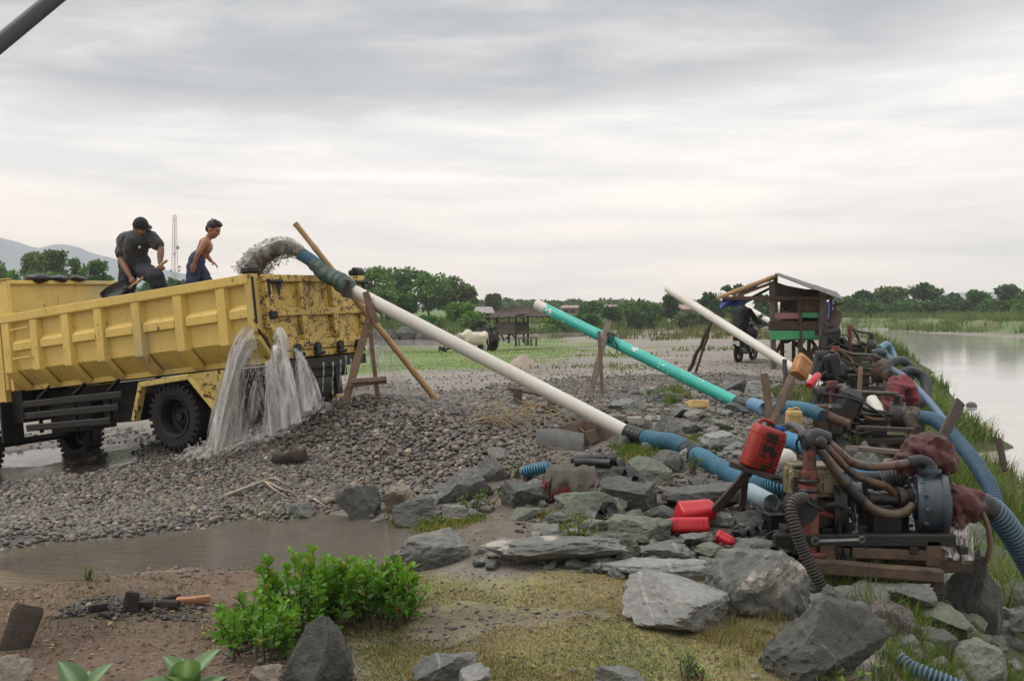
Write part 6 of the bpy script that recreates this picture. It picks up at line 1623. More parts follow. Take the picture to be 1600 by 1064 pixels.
# --- nearest pump set
D1 = 6.7
def p1(px, py, dd=0.0): return P(px, py, D1 + dd)
pp = thing('pump_set', 'nearest and largest pump with beige engine, red riser pipe and blue-grey drum casing', 'pump', onto(p1(1370, 885)), 'diesel dredge pumps along the river')
mb = MB(); ca = p1(1455, 788); r0 = .205
mb.lathe([(0, -.115), (.10, -.115), (.105, -.10), (r0 * .86, -.095), (r0 * .98, -.095), (r0, -.085), (r0, -.06), (r0 * .955, -.05), (r0 * .955, .05), (r0, .06), (r0, .085), (r0 * .97, .10), (.12, .105), (.11, .12), (0, .12)], ca, (1, -.30, 0), 40)
for k in range(12): a_ = k * PI / 6; mb.box(ca + np.array([-.10, r0 * .9 * math.cos(a_), r0 * .9 * math.sin(a_)]), (.03, .025, .025), bev=.006)
mb.lathe([(.052, 0), (.052, .06), (.075, .065), (.075, .085), (.05, .09), (.05, .12)], p1(1452, 752), (0, 0, 1), 18)
mb.build('pump_casing', M['steel_blue'], pp, smooth=40)
mb = MB(); mb.tube([p1(1352, 777), p1(1434, 781)], .045, 16); 
for px, rr in ((1358, .06), (1378, .05), (1404, .075), (1411, .055), (1420, .06)): mb.lathe([(0, -.018), (rr, -.018), (rr, .018), (0, .018)], p1(px, 778), (1, .05, -.05), 18)
mb.build('shaft_housing', M['dark_metal'], pp)
mb = MB(); mb.box(p1(1377, 812), (.20, .22, .17), bev=.01); mb.box(p1(1377, 838), (.26, .28, .03)); mb.box(p1(1455, 838), (.20, .26, .04)); mb.build('pedestal', M['black_metal'], pp)
mb = MB()
for dd in (-.22, .24): mb.box(p1(1350, 843, dd), (1.18, .06, .075), bev=.006)
for px in (1230, 1290, 1330, 1405, 1480): mb.box(p1(px, 846, .0), (.06, .5, .05))
mb.box(p1(1330, 824, -.12), (.20, .05, .02)); mb.box(p1(1332, 838, -.2), (.17, .06, .02)); mb.build('steel_frame', M['black_metal'], pp)
mb = MB(); mb.box(p1(1268, 752), (.33, .26, .215), bev=.03); mb.box(p1(1268, 727), (.30, .22, .03), bev=.012)
for px, py in ((1240, 735), (1262, 733), (1300, 735), (1240, 770), (1300, 768), (1283, 752)): mb.lathe([(0, -.02), (.012, -.02), (.012, .0)], p1(px, py, -.13), (0, 1, 0), 6)
mb.box(p1(1252, 752, -.135), (.115, .02, .15), bev=.008); mb.box(p1(1298, 756, -.133), (.10, .02, .12), bev=.008)
for k in range(5): mb.box(p1(1311, 735 + k * 8), (.05, .20, .012), bev=.004)
mb.build('engine', M['beige_metal'], pp)
mb = MB(); mb.box(p1(1275, 800), (.36, .30, .20), bev=.03); mb.box(p1(1300, 823, -.05), (.22, .2, .10), bev=.02); mb.lathe([(0, -.10), (.09, -.10), (.10, 0), (.09, .10), (0, .10)], p1(1250, 792, -.16), (0, 1, 0), 18)
mb.tube(curve([p1(1290, 790, -.2), p1(1310, 788, -.22), p1(1325, 798, -.2), p1(1335, 812, -.15)], 14), .02, 8); mb.box(p1(1232, 835, -.1), (.09, .16, .12)); mb.build('crankcase', M['black_metal'], pp)
mb = MB(); fw = p1(1309, 790, -.02); mb.lathe([(0, -.035), (.05, -.035), (.06, -.02), (.17, -.015), (.19, -.04), (.215, -.04), (.20, 0), (.215, .04), (.19, .04), (.17, .015), (.05, .03), (0, .03)], fw, (1, -.22, 0), 36); mb.build('flywheel', M['black_metal'], pp)
mb = MB(); f2 = p1(1338, 778, -.02); mb.lathe([(0, -.03), (.06, -.03), (.11, -.03), (.10, 0), (.11, .03), (0, .03)], f2, (1, -.25, 0), 28); mb.lathe([(0, -.03), (.07, -.03), (.06, 0), (.07, .03), (0, .03)], p1(1320, 830, -.05), (1, -.25, 0), 20); mb.build('pulley', M['dark_metal'], pp)
mb = MB()
for s_ in (-.012, .012):
    a_ = fw + [s_, 0, .2]; b_ = p1(1320, 822, -.05) + [s_, 0, 0]
    for y_ in (-.06, .06): mb.beam(p1(1314, 765, y_ - .02) + [s_, 0, 0], p1(1321, 832, y_ - .05) + [s_, 0, 0], .012, .01)
mb.build('drive_belt', M['grey_metal'], pp)
mb = MB(); mb.tube([p1(1266, 695, -.18), p1(1264, 748, -.18)], .043, 16); mb.lathe([(.052, 0), (.055, .02), (.05, .05), (.055, .07), (.05, .09)], p1(1264, 755, -.18), (0, 0, 1), 16)
mb.tube([p1(1264, 757, -.18), p1(1262, 790, -.18), p1(1262, 800, -.18), p1(1264, 862, -.18)], [.062, .06, .075, .058], 18); mb.box(p1(1264, 863, -.18), (.17, .2, .03)); mb.build('riser_pipe', M['red_rust'], pp)
mb = MB()
for py in (750, 765, 778): mb.lathe([(.064, -.012), (.07, 0), (.064, .012)], p1(1263, py, -.18), (0, 0, 1), 18)
mb.tube(curve([p1(1243, 762, -.25), p1(1262, 785, -.27), p1(1285, 797, -.24)], 10), .012, 6); mb.build('rubber_band', M['black_rubber'], pp)
mb = MB(); mb.tube(curve([p1(1266, 700, -.18), p1(1266, 686, -.18), p1(1275, 681, -.16), p1(1292, 686, -.13)], 14), .052, 14); mb.lathe([(0, -.03), (.06, -.03), (.06, .03), (0, .03)], p1(1262, 690, -.18), (1, .1, .1), 14); mb.ell(p1(1258, 682, -.15), (.05, .05, .045)); mb.ell(p1(1280, 692, -.2), (.05, .05, .05)); mb.build('manifold', M['black_rubber'], pp)
def hose(nm, m, pts, r, n=10, sm=24): b_ = MB(); b_.tube(curve(pts, sm), r, n); return b_.build(nm, M[m], pp, smooth=60)
hose('water_pipe', 'brown_pipe', [p1(1288, 687, -.13), p1(1308, 704, -.13), p1(1330, 722, -.12), p1(1358, 729, -.1), p1(1395, 727, -.05), p1(1424, 722, 0)], .030)
hose('elbow', 'black_rubber', [p1(1420, 723, 0), p1(1438, 720, 0), p1(1452, 727, 0), p1(1453, 750, 0)], .042, 12)
hose('water_pipe', 'brown_pipe', [p1(1284, 692, -.15), p1(1305, 712, -.16), p1(1330, 738, -.14), p1(1360, 752, -.1), p1(1385, 760, -.06), p1(1398, 772, -.02)], .026)
hose('water_pipe', 'tan_pipe', [p1(1278, 700, -.2), p1(1296, 722, -.2), p1(1315, 748, -.2), p1(1325, 760, -.2)], .032)
hose('rubber_joint', 'black_rubber', [p1(1322, 757, -.2), p1(1335, 772, -.2), p1(1350, 785, -.19)], .04)
hose('water_pipe', 'tan_pipe', [p1(1349, 783, -.2), p1(1365, 796, -.2), p1(1390, 803, -.17), p1(1412, 800, -.12), p1(1426, 790, -.08)], .032)
hose('fuel_line', 'black_rubber', [p1(1262, 675, -.1), p1(1245, 690, .1), p1(1250, 712, .15), p1(1262, 722, .0)], .008, 6)
hose('drain_cord', 'rope', [p1(1312, 815, -.2), p1(1312, 845, -.2), p1(1321, 870, -.22), p1(1322, 890, -.22)], .014, 7)
hose('brace_pipe', 'red_rust', [p1(1280, 800, -.15), p1(1300, 806, -.15), p1(1318, 812, -.15)], .022, 8)
mb = MB(); mb.box(p1(1352, 768, .34), (.30, .14, .20), bev=.03); mb.tube([p1(1330, 748, .34), p1(1375, 748, .34)], .05, 12); mb.build('fuel_tank', M['black_metal'], pp)
mb = MB()
for px in (1322, 1345, 1372): mb.box(p1(px, 806, .26), (.035, .04, .30)); 
mb.box(p1(1348, 772, .26), (.26, .04, .04)); mb.box(p1(1395, 815, .2), (.22, .05, .16), bev=.01); mb.box(p1(1340, 850, -.02), (.95, .03, .05)); mb.build('bracket', M['black_metal'], pp)
hose('fuel_line', 'black_rubber', [p1(1300, 742, .0), p1(1322, 735, .1), p1(1345, 745, .3)], .010, 6)
hose('fuel_line', 'rope', [p1(1326, 795, -.16), p1(1333, 815, -.2), p1(1326, 838, -.2), p1(1340, 858, -.22)], .009, 6)
hose('throttle_rod', 'grey_metal', [p1(1335, 785, -.12), p1(1337, 815, -.14), p1(1340, 862, -.2)], .008, 6)
hose('water_pipe', 'black_rubber', [p1(1262, 684, -.1), p1(1240, 665, .5), p1(1225, 668, 1.2)], .032, 10)
tim = thing('timber_skid', 'wet timber beam skid on blocks under the nearest pump', 'skid', onto(p1(1390, 905)))
for a_, b_, w_, t_ in ((p1(1272, 884, -.3), p1(1470, 899, -.3), .085, .085), (p1(1442, 883, -.12), p1(1516, 884, -.12), .075, .10), (p1(1265, 872, .3), p1(1490, 876, .3), .08, .08), (p1(1330, 862, -.22), p1(1478, 868, -.2), .07, .07)):
    m1 = MB(); plank(m1, a_, b_, w_, t_, (0, -1, 0)); m1.build('beam', M['wood'], tim)
for px, py in ((1346, 908), (1460, 914), (1300, 905)):
    m1 = MB(); c_ = p1(px, py, -.25); m1.box(c_, (.085, .12, .11), bev=.008); m1.build('block', M['dark_wood'], tim)
for px, py in ((1455, 862), (1290, 868)):
    m1 = MB(); m1.box(p1(px, py, -.2), (.10, .10, .17), bev=.008); m1.build('block', M['wood'], tim)
# wrench
mb = MB(); a_, b_ = p1(1279, 845, -.34), p1(1342, 843, -.32); mb.beam(a_, b_, .020, .010, (0, -1, .6)); mb.hollow([a_ + [-.02, -.006, 0], a_ + [-.02, .006, .003]], .028, .012, 12); mb.hollow([b_ + [.02, -.006, 0], b_ + [.02, .006, .003]], .024, .010, 12)
o = mb.build('wrench', M['grey_metal']); tag(o, 'steel spanner lying on the frame of the nearest pump', 'wrench')
def rag(name, label, path, rad, m, seed, n=34, amp=.022, fr=22):
    b_ = MB(); pth = resample(curve(path, 30), .012); rr = np.interp(np.linspace(0, 1, len(pth)), np.linspace(0, 1, len(rad)), rad)
    b_.tube(pth, rr, n); v = b_.v[0]; c_ = np.repeat(pth, n, 0); c_ = np.concatenate([c_, pth[:1], pth[-1:]])
    dv = v - c_; ln = np.maximum(np.linalg.norm(dv, axis=1, keepdims=True), 1e-6)
    sp_ = v @ np.array([[1, .3, .2], [.2, 1, .4], [.5, .3, .35]]); fo = (1 - np.abs(vnoise(sp_, fr, seed)) * 2.2) * .9 + (1 - np.abs(fbm(v, fr * .45, 2, seed + 2)) * 2) * .8 - .6
    b_.v[0] = v + dv / ln * (fo * amp)[:, None]
    o = b_.build(name, M[m], smooth=70); tag(o, label, 'rag', 'rags tied round the pump joints'); return o
rag('rag', 'large maroon rag wrapped over the joint above the blue-grey drum', [p1(1415, 752, .25), p1(1420, 725, .24), p1(1440, 705, .22), p1(1465, 708, .2), p1(1482, 740, .2)], [.05, .10, .11, .10, .05], 'red_cloth', 3, amp=.03)
rag('rag', 'maroon rag wrapped round the outlet right of the blue-grey drum', [p1(1476, 772, .02), p1(1492, 783, .0), p1(1510, 790, .0), p1(1530, 790, .02)], [.10, .115, .105, .085], 'red_cloth', 5, amp=.026)
rag('rag', 'maroon rag end hanging straight down dripping beside the wet boulder', [p1(1493, 805, -.06), p1(1496, 830, -.08), p1(1497, 855, -.08), p1(1498, 878, -.07)], [.05, .046, .046, .025], 'red_cloth', 7, amp=.014)
rag('rag', 'grey cloth flap over the outlet of the second pump', [P(1424, 645, 12.2), P(1428, 655, 12.1), P(1430, 668, 12.1), P(1430, 684, 12.1)], [.10, .11, .11, .10], 'grey_cloth', 9, amp=.02)
rag('rag', 'crimson checked rag bunched behind the second pump', [P(1388, 650, 12.8), P(1392, 625, 12.9), P(1405, 603, 13), P(1418, 612, 13), P(1422, 640, 13)], [.06, .12, .15, .13, .06], 'pink_cloth', 11, amp=.04, fr=10)
rag('rag', 'tan cloth with red edge over the third pump', [P(1377, 567, 17.2), P(1382, 572, 17.1), P(1386, 584, 17), P(1390, 596, 17)], [.10, .13, .10, .05], 'grey_cloth', 13, amp=.03, fr=10)
sh_ = thing('suction_hose', 'thick blue-grey ribbed hose curving from the nearest pump down to the river', 'hose', p1(1600, 860))
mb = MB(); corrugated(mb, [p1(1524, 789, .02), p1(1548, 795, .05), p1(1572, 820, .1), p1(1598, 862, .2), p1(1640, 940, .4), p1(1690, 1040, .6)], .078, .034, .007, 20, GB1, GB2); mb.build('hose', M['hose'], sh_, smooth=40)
mb = MB(); mb.tube(curve([p1(1524, 789, .02), p1(1536, 790, .03), p1(1546, 795, .05)], 8), .088, 16); mb.build('hose_clamp', M['black_rubber'], sh_)
mb = MB(); mb.tube(curve([p1(1535, 800, -.06), p1(1543, 820, -.1), p1(1547, 850, -.12), p1(1543, 870, -.12), p1(1537, 881, -.1)], 24), .017, 9); o = mb.build('bleed_tube', M['brown_pipe'], smooth=60); tag(o, 'thin brown tube hanging from the blue-grey suction hose', 'tube')
mb = MB(); corrugated(mb, [p1(1262, 778, -.2), p1(1245, 780, -.3), p1(1236, 795, -.35), p1(1243, 825, -.4), p1(1256, 860, -.42), p1(1276, 900, -.45), p1(1300, 945, -.45)], .036, .020, .005, 14, (.075, .07, .06), (.02, .018, .016)); o = mb.build('drain_hose', M['hose'], smooth=40); tag(o, 'black ribbed hose dropping from the engine past the cream-scarred block', 'hose')
mb = MB(); corrugated(mb, [p1(1385, 752, .35), p1(1400, 745, .32), p1(1425, 742, .25)], .09, .026, .005, 18, DK1, DK2); o = mb.build('ribbed_hose', M['hose'], smooth=40); tag(o, 'fat black ribbed hose end entering the maroon rag', 'hose')

# --- the pumps behind
def pump(label, px, py, d, r0, seed, riser_px, base_py, eng='black_metal', hoses=3, cas='dark_metal', riser='red_rust'):
    r = np.random.default_rng(seed); c = P(px, py, d); s_ = r0 / .2
    base = P(px, base_py, d); base[2] = min(base[2], gz(base[0] - .4, d) + .25)
    rt = thing('pump_set', label, 'pump', (c[0] - .5 * s_, d, base[2]), 'diesel dredge pumps along the river')
    b_ = MB(); w_ = .11 * s_
    b_.lathe([(0, -w_), (r0 * .5, -w_), (r0 * .98, -w_ * .85), (r0, -w_ * .7), (r0 * .95, -w_ * .5), (r0 * .95, w_ * .5), (r0, w_ * .7), (r0 * .98, w_ * .85), (r0 * .5, w_), (0, w_)], c, (1, -.32, 0), 32); b_.lathe([(.05 * s_, 0), (.05 * s_, .06), (.07 * s_, .065), (.07 * s_, .09), (.05 * s_, .1)], c + [0, 0, r0 * .95], (0, 0, 1), 14); b_.build('pump_casing', M[cas], rt)
    sh = c + np.array([-.55 * s_, 0, .02]); b_ = MB(); b_.tube([sh, c], .045 * s_, 12); b_.lathe([(0, -.02), (.075 * s_, -.02), (.075 * s_, .02), (0, .02)], c + [-.25 * s_, 0, .01], (1, 0, 0), 14); b_.box(c + np.array([-.36 * s_, 0, -.14 * s_]), (.34 * s_, .24, .20 * s_), bev=.01); b_.build('shaft_housing', M['black_metal'], rt)
    b_ = MB(); e_ = c + np.array([-.95 * s_, .05, .08 * s_]); b_.box(e_, (.42 * s_, .34 * s_, .46 * s_), frame((1, 0, -.25), (.25, 0, 1)), .12 * s_); b_.box(e_ + [0, 0, -.3 * s_], (.5 * s_, .36 * s_, .22 * s_), bev=.05 * s_); b_.tube([e_ + np.array([-.16, -.05, .2]) * s_, e_ + np.array([.2, -.05, .26]) * s_], .11 * s_, 14); b_.lathe([(0, 0), (.05 * s_, 0), (.05 * s_, .03), (0, .03)], e_ + np.array([.05, -.05, .36]) * s_, (0, 0, 1), 10)
    for k in range(6): b_.box(e_ + np.array([-.12 + .05 * k, -.2, -.02]) * s_, (.014 * s_, .09 * s_, .22 * s_), bev=.004)
    b_.tube(curve([e_ + np.array([.1, -.15, .05]) * s_, e_ + np.array([.0, -.26, -.02]) * s_, e_ + np.array([-.18, -.26, -.16]) * s_], 10), .035 * s_, 8); b_.lathe([(0, -.04), (.2 * s_, -.04), (.2 * s_, .04), (0, .04)], e_ + np.array([.3 * s_, 0, -.08 * s_]), (1, .1, 0), 24); b_.tube([e_ + [0, 0, .2 * s_], e_ + [0, 0, .38 * s_]], .04 * s_, 8); b_.build('engine', M[eng], rt)
    b_ = MB()
    for dd in (-.2, .22): b_.box((c[0] - .5 * s_, d + dd * s_, c[2] - .30 * s_), (1.45 * s_, .07 * s_, .07 * s_), bev=.006)
    for dd in (-.25, .27): b_.box((c[0] - .5 * s_, d + dd * s_, c[2] - .44 * s_), (1.6 * s_, .09 * s_, .08 * s_), bev=.006)
    for q_ in (-1.1, -.5, .1): b_.box((c[0] + q_ * s_, d, c[2] - .37 * s_), (.09 * s_, .6 * s_, .05)); 
    for q_ in (-1.1, .1): b_.box((c[0] + q_ * s_, d - .2, (c[2] - .48 * s_ + gz(c[0], d)) / 2), (.1, .1, max(.1, c[2] - .48 * s_ - gz(c[0], d))))
    b_.build('skid_frame', M['dark_wood'], rt)
    rp = P(riser_px, py, d); zt = c[2] + .42 * s_; b_ = MB(); b_.tube([(rp[0], d - .1, c[2] - .3 * s_), (rp[0], d - .1, zt)], .045 * s_, 12); b_.lathe([(0, -.02), (.075 * s_, -.02), (.07 * s_, .06), (0, .06)], (rp[0], d - .1, zt), (0, 0, 1), 14); b_.build('riser_pipe', M[riser], rt)
    tp_ = np.array([rp[0] + .05, d - .1, zt]); nk = c + np.array([0, 0, r0 + .10 * s_])
    for k in range(hoses):
        e_ = [nk, c + np.array([-.18 * s_, -.08, .05]), c + np.array([-.1 * s_, -.1, -.03])][k]
        m_ = (tp_ + e_) / 2 + np.array([0, -.05, [-.06, -.14, -.22][k] * s_ + .03]); q1_ = tp_ * .7 + e_ * .3 + np.array([0, -.04, -.04 * s_])
        b_ = MB(); b_.tube(curve([tp_, q1_, m_, e_ - [(.12 * s_), 0, -.01], e_] if k == 0 else [tp_, q1_, m_, e_], 22), .030 * s_, 9); b_.build('water_pipe', M[['tan_pipe', 'black_rubber', 'brown_pipe'][k]], rt, smooth=60)
    for k in range(5):
        a_ = c + np.array([r.uniform(-1.15, -.7), -.2, r.uniform(-.1, .35)]) * s_; z_ = c + np.array([r.uniform(-.5, .0), r.uniform(-.3, -.1), r.uniform(-.25, .15)]) * s_; b_ = MB(); b_.tube(curve([a_, (a_ + z_) / 2 + np.array([0, -.12, r.uniform(-.25, .18)]) * s_, z_], 14), r.uniform(.008, .02) * s_, 6); b_.build('fuel_line', M['black_rubber'], rt, smooth=60)
    return rt
pump('second pump with a black engine hood and a dark drum, behind the nearest pump', 1403, 651, 12.4, .185, 1, 1296, 715)
pump('third pump with tan cloth on its drum, beside the black hung can', 1371, 582, 17.2, .19, 2, 1303, 620, cas='rust_metal')
pump('farthest pump low among the bank weeds beside the yellow-headed stake', 1362, 541, 23, .20, 3, 1326, 568)
mb = MB(); mb.box(P(1318, 634, 12.3), (.34, .40, .46), frame((1, .1, -.45), (.45, 0, 1)), .11); mb.box(P(1300, 655, 12.1), (.2, .3, .4), bev=.05)
o = mb.build('engine_hood', M['black_rubber']); tag(o, 'black sheet hood covering the engine of the second pump', 'hood')
mb = MB(); mb.box(P(1282, 655, 10.9), (.13, .13, .26), bev=.012); mb.tube(curve([P(1290, 648, 10.9), P(1305, 655, 10.8), P(1328, 664, 10.7)], 10), .055, 12); mb.lathe([(0, -.03), (.085, -.03), (.085, .03), (0, .03)], P(1282, 637, 10.9), (0, 0, 1), 16)
o = mb.build('valve_box', M['rust_metal']); tag(o, 'rust-red square valve box with an elbow left of the second pump', 'valve')
# river side hoses
def rhose(label, pts, r, c1, c2, pitch=.034, smooth_=False, name='river_hose'):
    b_ = MB()
    if smooth_: b_.tube(curve(pts, 40), r, 14, col=np.repeat(np.array(c1)[None], len(curve(pts, 40)), 0))
    else: corrugated(b_, pts, r, pitch, .007, 16, c1, c2)
    o = b_.build(name, M['hose'], smooth=45); tag(o, label, 'hose', 'hoses dipping into the river'); return o
rhose('blue ribbed hose arching from the grey cloth of the second pump into the bank grass', [P(1440, 652, 12.1), P(1458, 655, 11.9), P(1476, 668, 11.7), P(1497, 690, 11.4), P(1520, 718, 11.0), P(1546, 760, 10.6), P(1560, 800, 10.3)], .078, (.085, .165, .255), (.018, .05, .09))
rhose('long smooth blue hose running down from the third pump past the crimson rag', [P(1392, 576, 17), P(1412, 588, 16.5), P(1432, 606, 15.8), P(1450, 625, 15), P(1470, 650, 14.2), P(1490, 680, 13.6)], .05, (.075, .145, .225), None, smooth_=True)
rhose('dark hose loop nearest the water behind the smooth blue hose', [P(1376, 612, 17.5), P(1400, 590, 17.8), P(1422, 580, 18), P(1440, 588, 18), P(1448, 606, 17.6), P(1443, 625, 17), P(1428, 634, 16.8)], .085, (.045, .05, .055), (.02, .022, .025))
rhose('smaller dark hose loop behind the other loop', [P(1380, 577, 19.5), P(1396, 566, 19.8), P(1410, 564, 20), P(1420, 574, 20), P(1421, 592, 19.6)], .085, (.06, .075, .09), (.025, .03, .035))
rhose('blue hose descending from the farthest pump beside the sapling', [P(1374, 545, 24), P(1386, 538, 24.4), P(1394, 550, 24.4), P(1399, 566, 24)], .08, (.10, .22, .32), None, smooth_=True)
rhose('short dark hose in front of the sapling at the farthest pump', [P(1362, 552, 22), P(1376, 550, 22), P(1386, 557, 22), P(1394, 566, 21.6)], .08, (.05, .07, .09), None, smooth_=True)
# stakes
def stake(label, a, b, r0, r1, m='dark_wood', seed=1, name='stake', flat=False):
    b_ = MB()
    if flat: plank(b_, a, b, r0 * 2, r0 * .8, (0, -1, 0))
    else: stick(b_, a, b, r0, r1, .015, seed=seed)
    o = b_.build(name, M[m]); tag(o, label, 'stake', 'stakes driven in among the pumps'); return o
stake('thick dark board stake leaning right beside the maroon rag', P(1462, 705, 7.6), P(1500, 628, 7.9), .042, .04, flat=True)
stake('left arm of the forked stake pair behind the red jerrycan', onto(P(1206, 665, 9.5), -.1), P(1194, 585, 9.7), .045, .04, 'wood', 2)
stake('right arm of the forked stake pair behind the red jerrycan', onto(P(1203, 665, 9.45), -.1), P(1236, 592, 9.9), .042, .045, 'wood', 3)
stake('thin stake carrying the hanging orange can', onto(P(1228, 640, 12.5), -.1), P(1226, 562, 12.7), .035, .03, 'dark_wood', 4)
stake('yellow-headed stake standing at the farthest pump', onto(P(1329, 560, 26), -.1), P(1327, 508, 26), .06, .05, 'dark_wood', 5)
stake('short broken post in the grass near the right edge', onto(P(1570, 735, 8.5), -.1), P(1560, 685, 8.6), .03, .028, 'dark_wood', 6)
stake('rusty ochre post between the second and third pumps', P(1342, 625, 14.5), P(1345, 573, 14.6), .035, .035, 'wood_light', 7)
# ------------------------------------------------------------------ people and animals
def flesh(name, mb, vox, m, parent, sm=2, wrk=0.0):
    """fuse overlapping limbs into one continuous skin"""
    v, f, c, u = mb.arr(); org = np.zeros(3); q_ = parent
    while q_ is not None: org += np.array(q_.location); q_ = q_.parent
    me = raw_mesh('tmp', v - org, f, m); o = bpy.data.objects.new('tmp', me); C.objects.link(o)
    md = o.modifiers.new('r', 'REMESH'); md.mode = 'VOXEL'; md.voxel_size = vox
    ms = o.modifiers.new('s', 'SMOOTH'); ms.factor = .5; ms.iterations = sm
    dg = bpy.context.evaluated_depsgraph_get(); dg.update()
    nm = bpy.data.meshes.new_from_object(o.evaluated_get(dg)); bpy.data.objects.remove(o)
    if wrk:
        vv = np.empty(len(nm.vertices) * 3, np.float32); nm.vertices.foreach_get('co', vv); vv = vv.reshape(-1, 3); nn = np.empty_like(vv.ravel()); nm.vertex_normals.foreach_get('vector', nn) if hasattr(nm.vertex_normals, 'foreach_get') else None
        rid = 1 - np.abs(fbm(vv * np.array([1, 1, .6]), 11, 3, 7)) * 2; vv = vv + nn.reshape(-1, 3) * (rid * wrk)[:, None]; nm.vertices.foreach_set('co', vv.ravel()); nm.update()
    nm.name = name; nm.materials.clear(); nm.materials.append(m); nm.shade_smooth()
    o = bpy.data.objects.new(name, nm); C.objects.link(o); o.parent = parent; return o
def axes(f, u):
    f = unit(f); u = np.asarray(u, float); u = unit(u - np.dot(u, f) * f); return np.stack([np.cross(f, u), f, u], 1)   # right, front, up
def head(mb, c, f, u, s=1.0):
    A = axes(f, u); L = lambda x, y, z: np.asarray(c) + A @ (np.array([x, y, z]) * s)
    E_ = lambda x, y, z, r: mb.ell(L(x, y, z), np.array(r) * s, A, 16, 11)
    E_(0, -.012, .030, (.076, .094, .088)); E_(0, .012, -.035, (.060, .072, .070)); E_(0, .040, -.078, (.036, .036, .030)); E_(0, .030, -.06, (.052, .045, .035))
    mb.caps(L(0, .082, .018), L(0, .100, -.018), .010 * s, .015 * s, 8); E_(-.012, .092, -.022, (.010, .010, .008)); E_(.012, .092, -.022, (.010, .010, .008))
    E_(0, .074, .032, (.052, .016, .010)); E_(0, .080, -.050, (.024, .012, .006)); E_(0, .078, -.060, (.021, .013, .007))
    for sx_ in (-1, 1): E_(sx_ * .077, -.012, -.012, (.010, .020, .032)); E_(sx_ * .040, .060, -.022, (.022, .018, .018))
    return A, L
def eyes(parent, A, L, s=1.0):
    b_ = MB()
    for sx_ in (-1, 1): b_.ell(L(sx_ * .031, .077, .012), np.array([.013, .009, .006]) * s, A, 10, 7)
    b_.build('eyes', M['black_paint'], parent, smooth=True)
def hand(mb, w_, gdir, axis, rad, s=1.0, curl=True):
    """fist round a bar: w_ wrist, gdir towards the knuckles, axis along the bar"""
    g = unit(gdir); ax = unit(axis - np.dot(axis, g) * g); n_ = np.cross(g, ax)
    pc = w_ + g * .045 * s; mb.ell(pc, np.array([.042, .046, .018]) * s, np.stack([ax, g, n_], 1), 12, 8)
    for i, (o_, ln) in enumerate(((-.030, .9), (-.010, 1.05), (.010, 1.0), (.029, .8))):
        k0 = pc + ax * o_ * s + g * .036 * s
        if curl: a_, b_ = k0 + (g * .022 - n_ * .020) * s * ln, k0 + (g * .002 - n_ * .044) * s * ln
        else: a_, b_ = k0 + (g * .034 - n_ * .010) * s * ln, k0 + (g * .058 - n_ * .026) * s * ln
        mb.caps(k0, a_, .0095 * s, .009 * s, 8); mb.caps(a_, b_, .009 * s, .0075 * s, 8)
    t0 = pc - ax * .034 * s - g * .012 * s; t1 = t0 - ax * .014 * s + (g * .022 - n_ * .018) * s; t2 = t1 + (g * .016 - n_ * .018 + ax * .008) * s
    mb.caps(t0, t1, .012 * s, .010 * s, 8); mb.caps(t1, t2, .010 * s, .008 * s, 8)
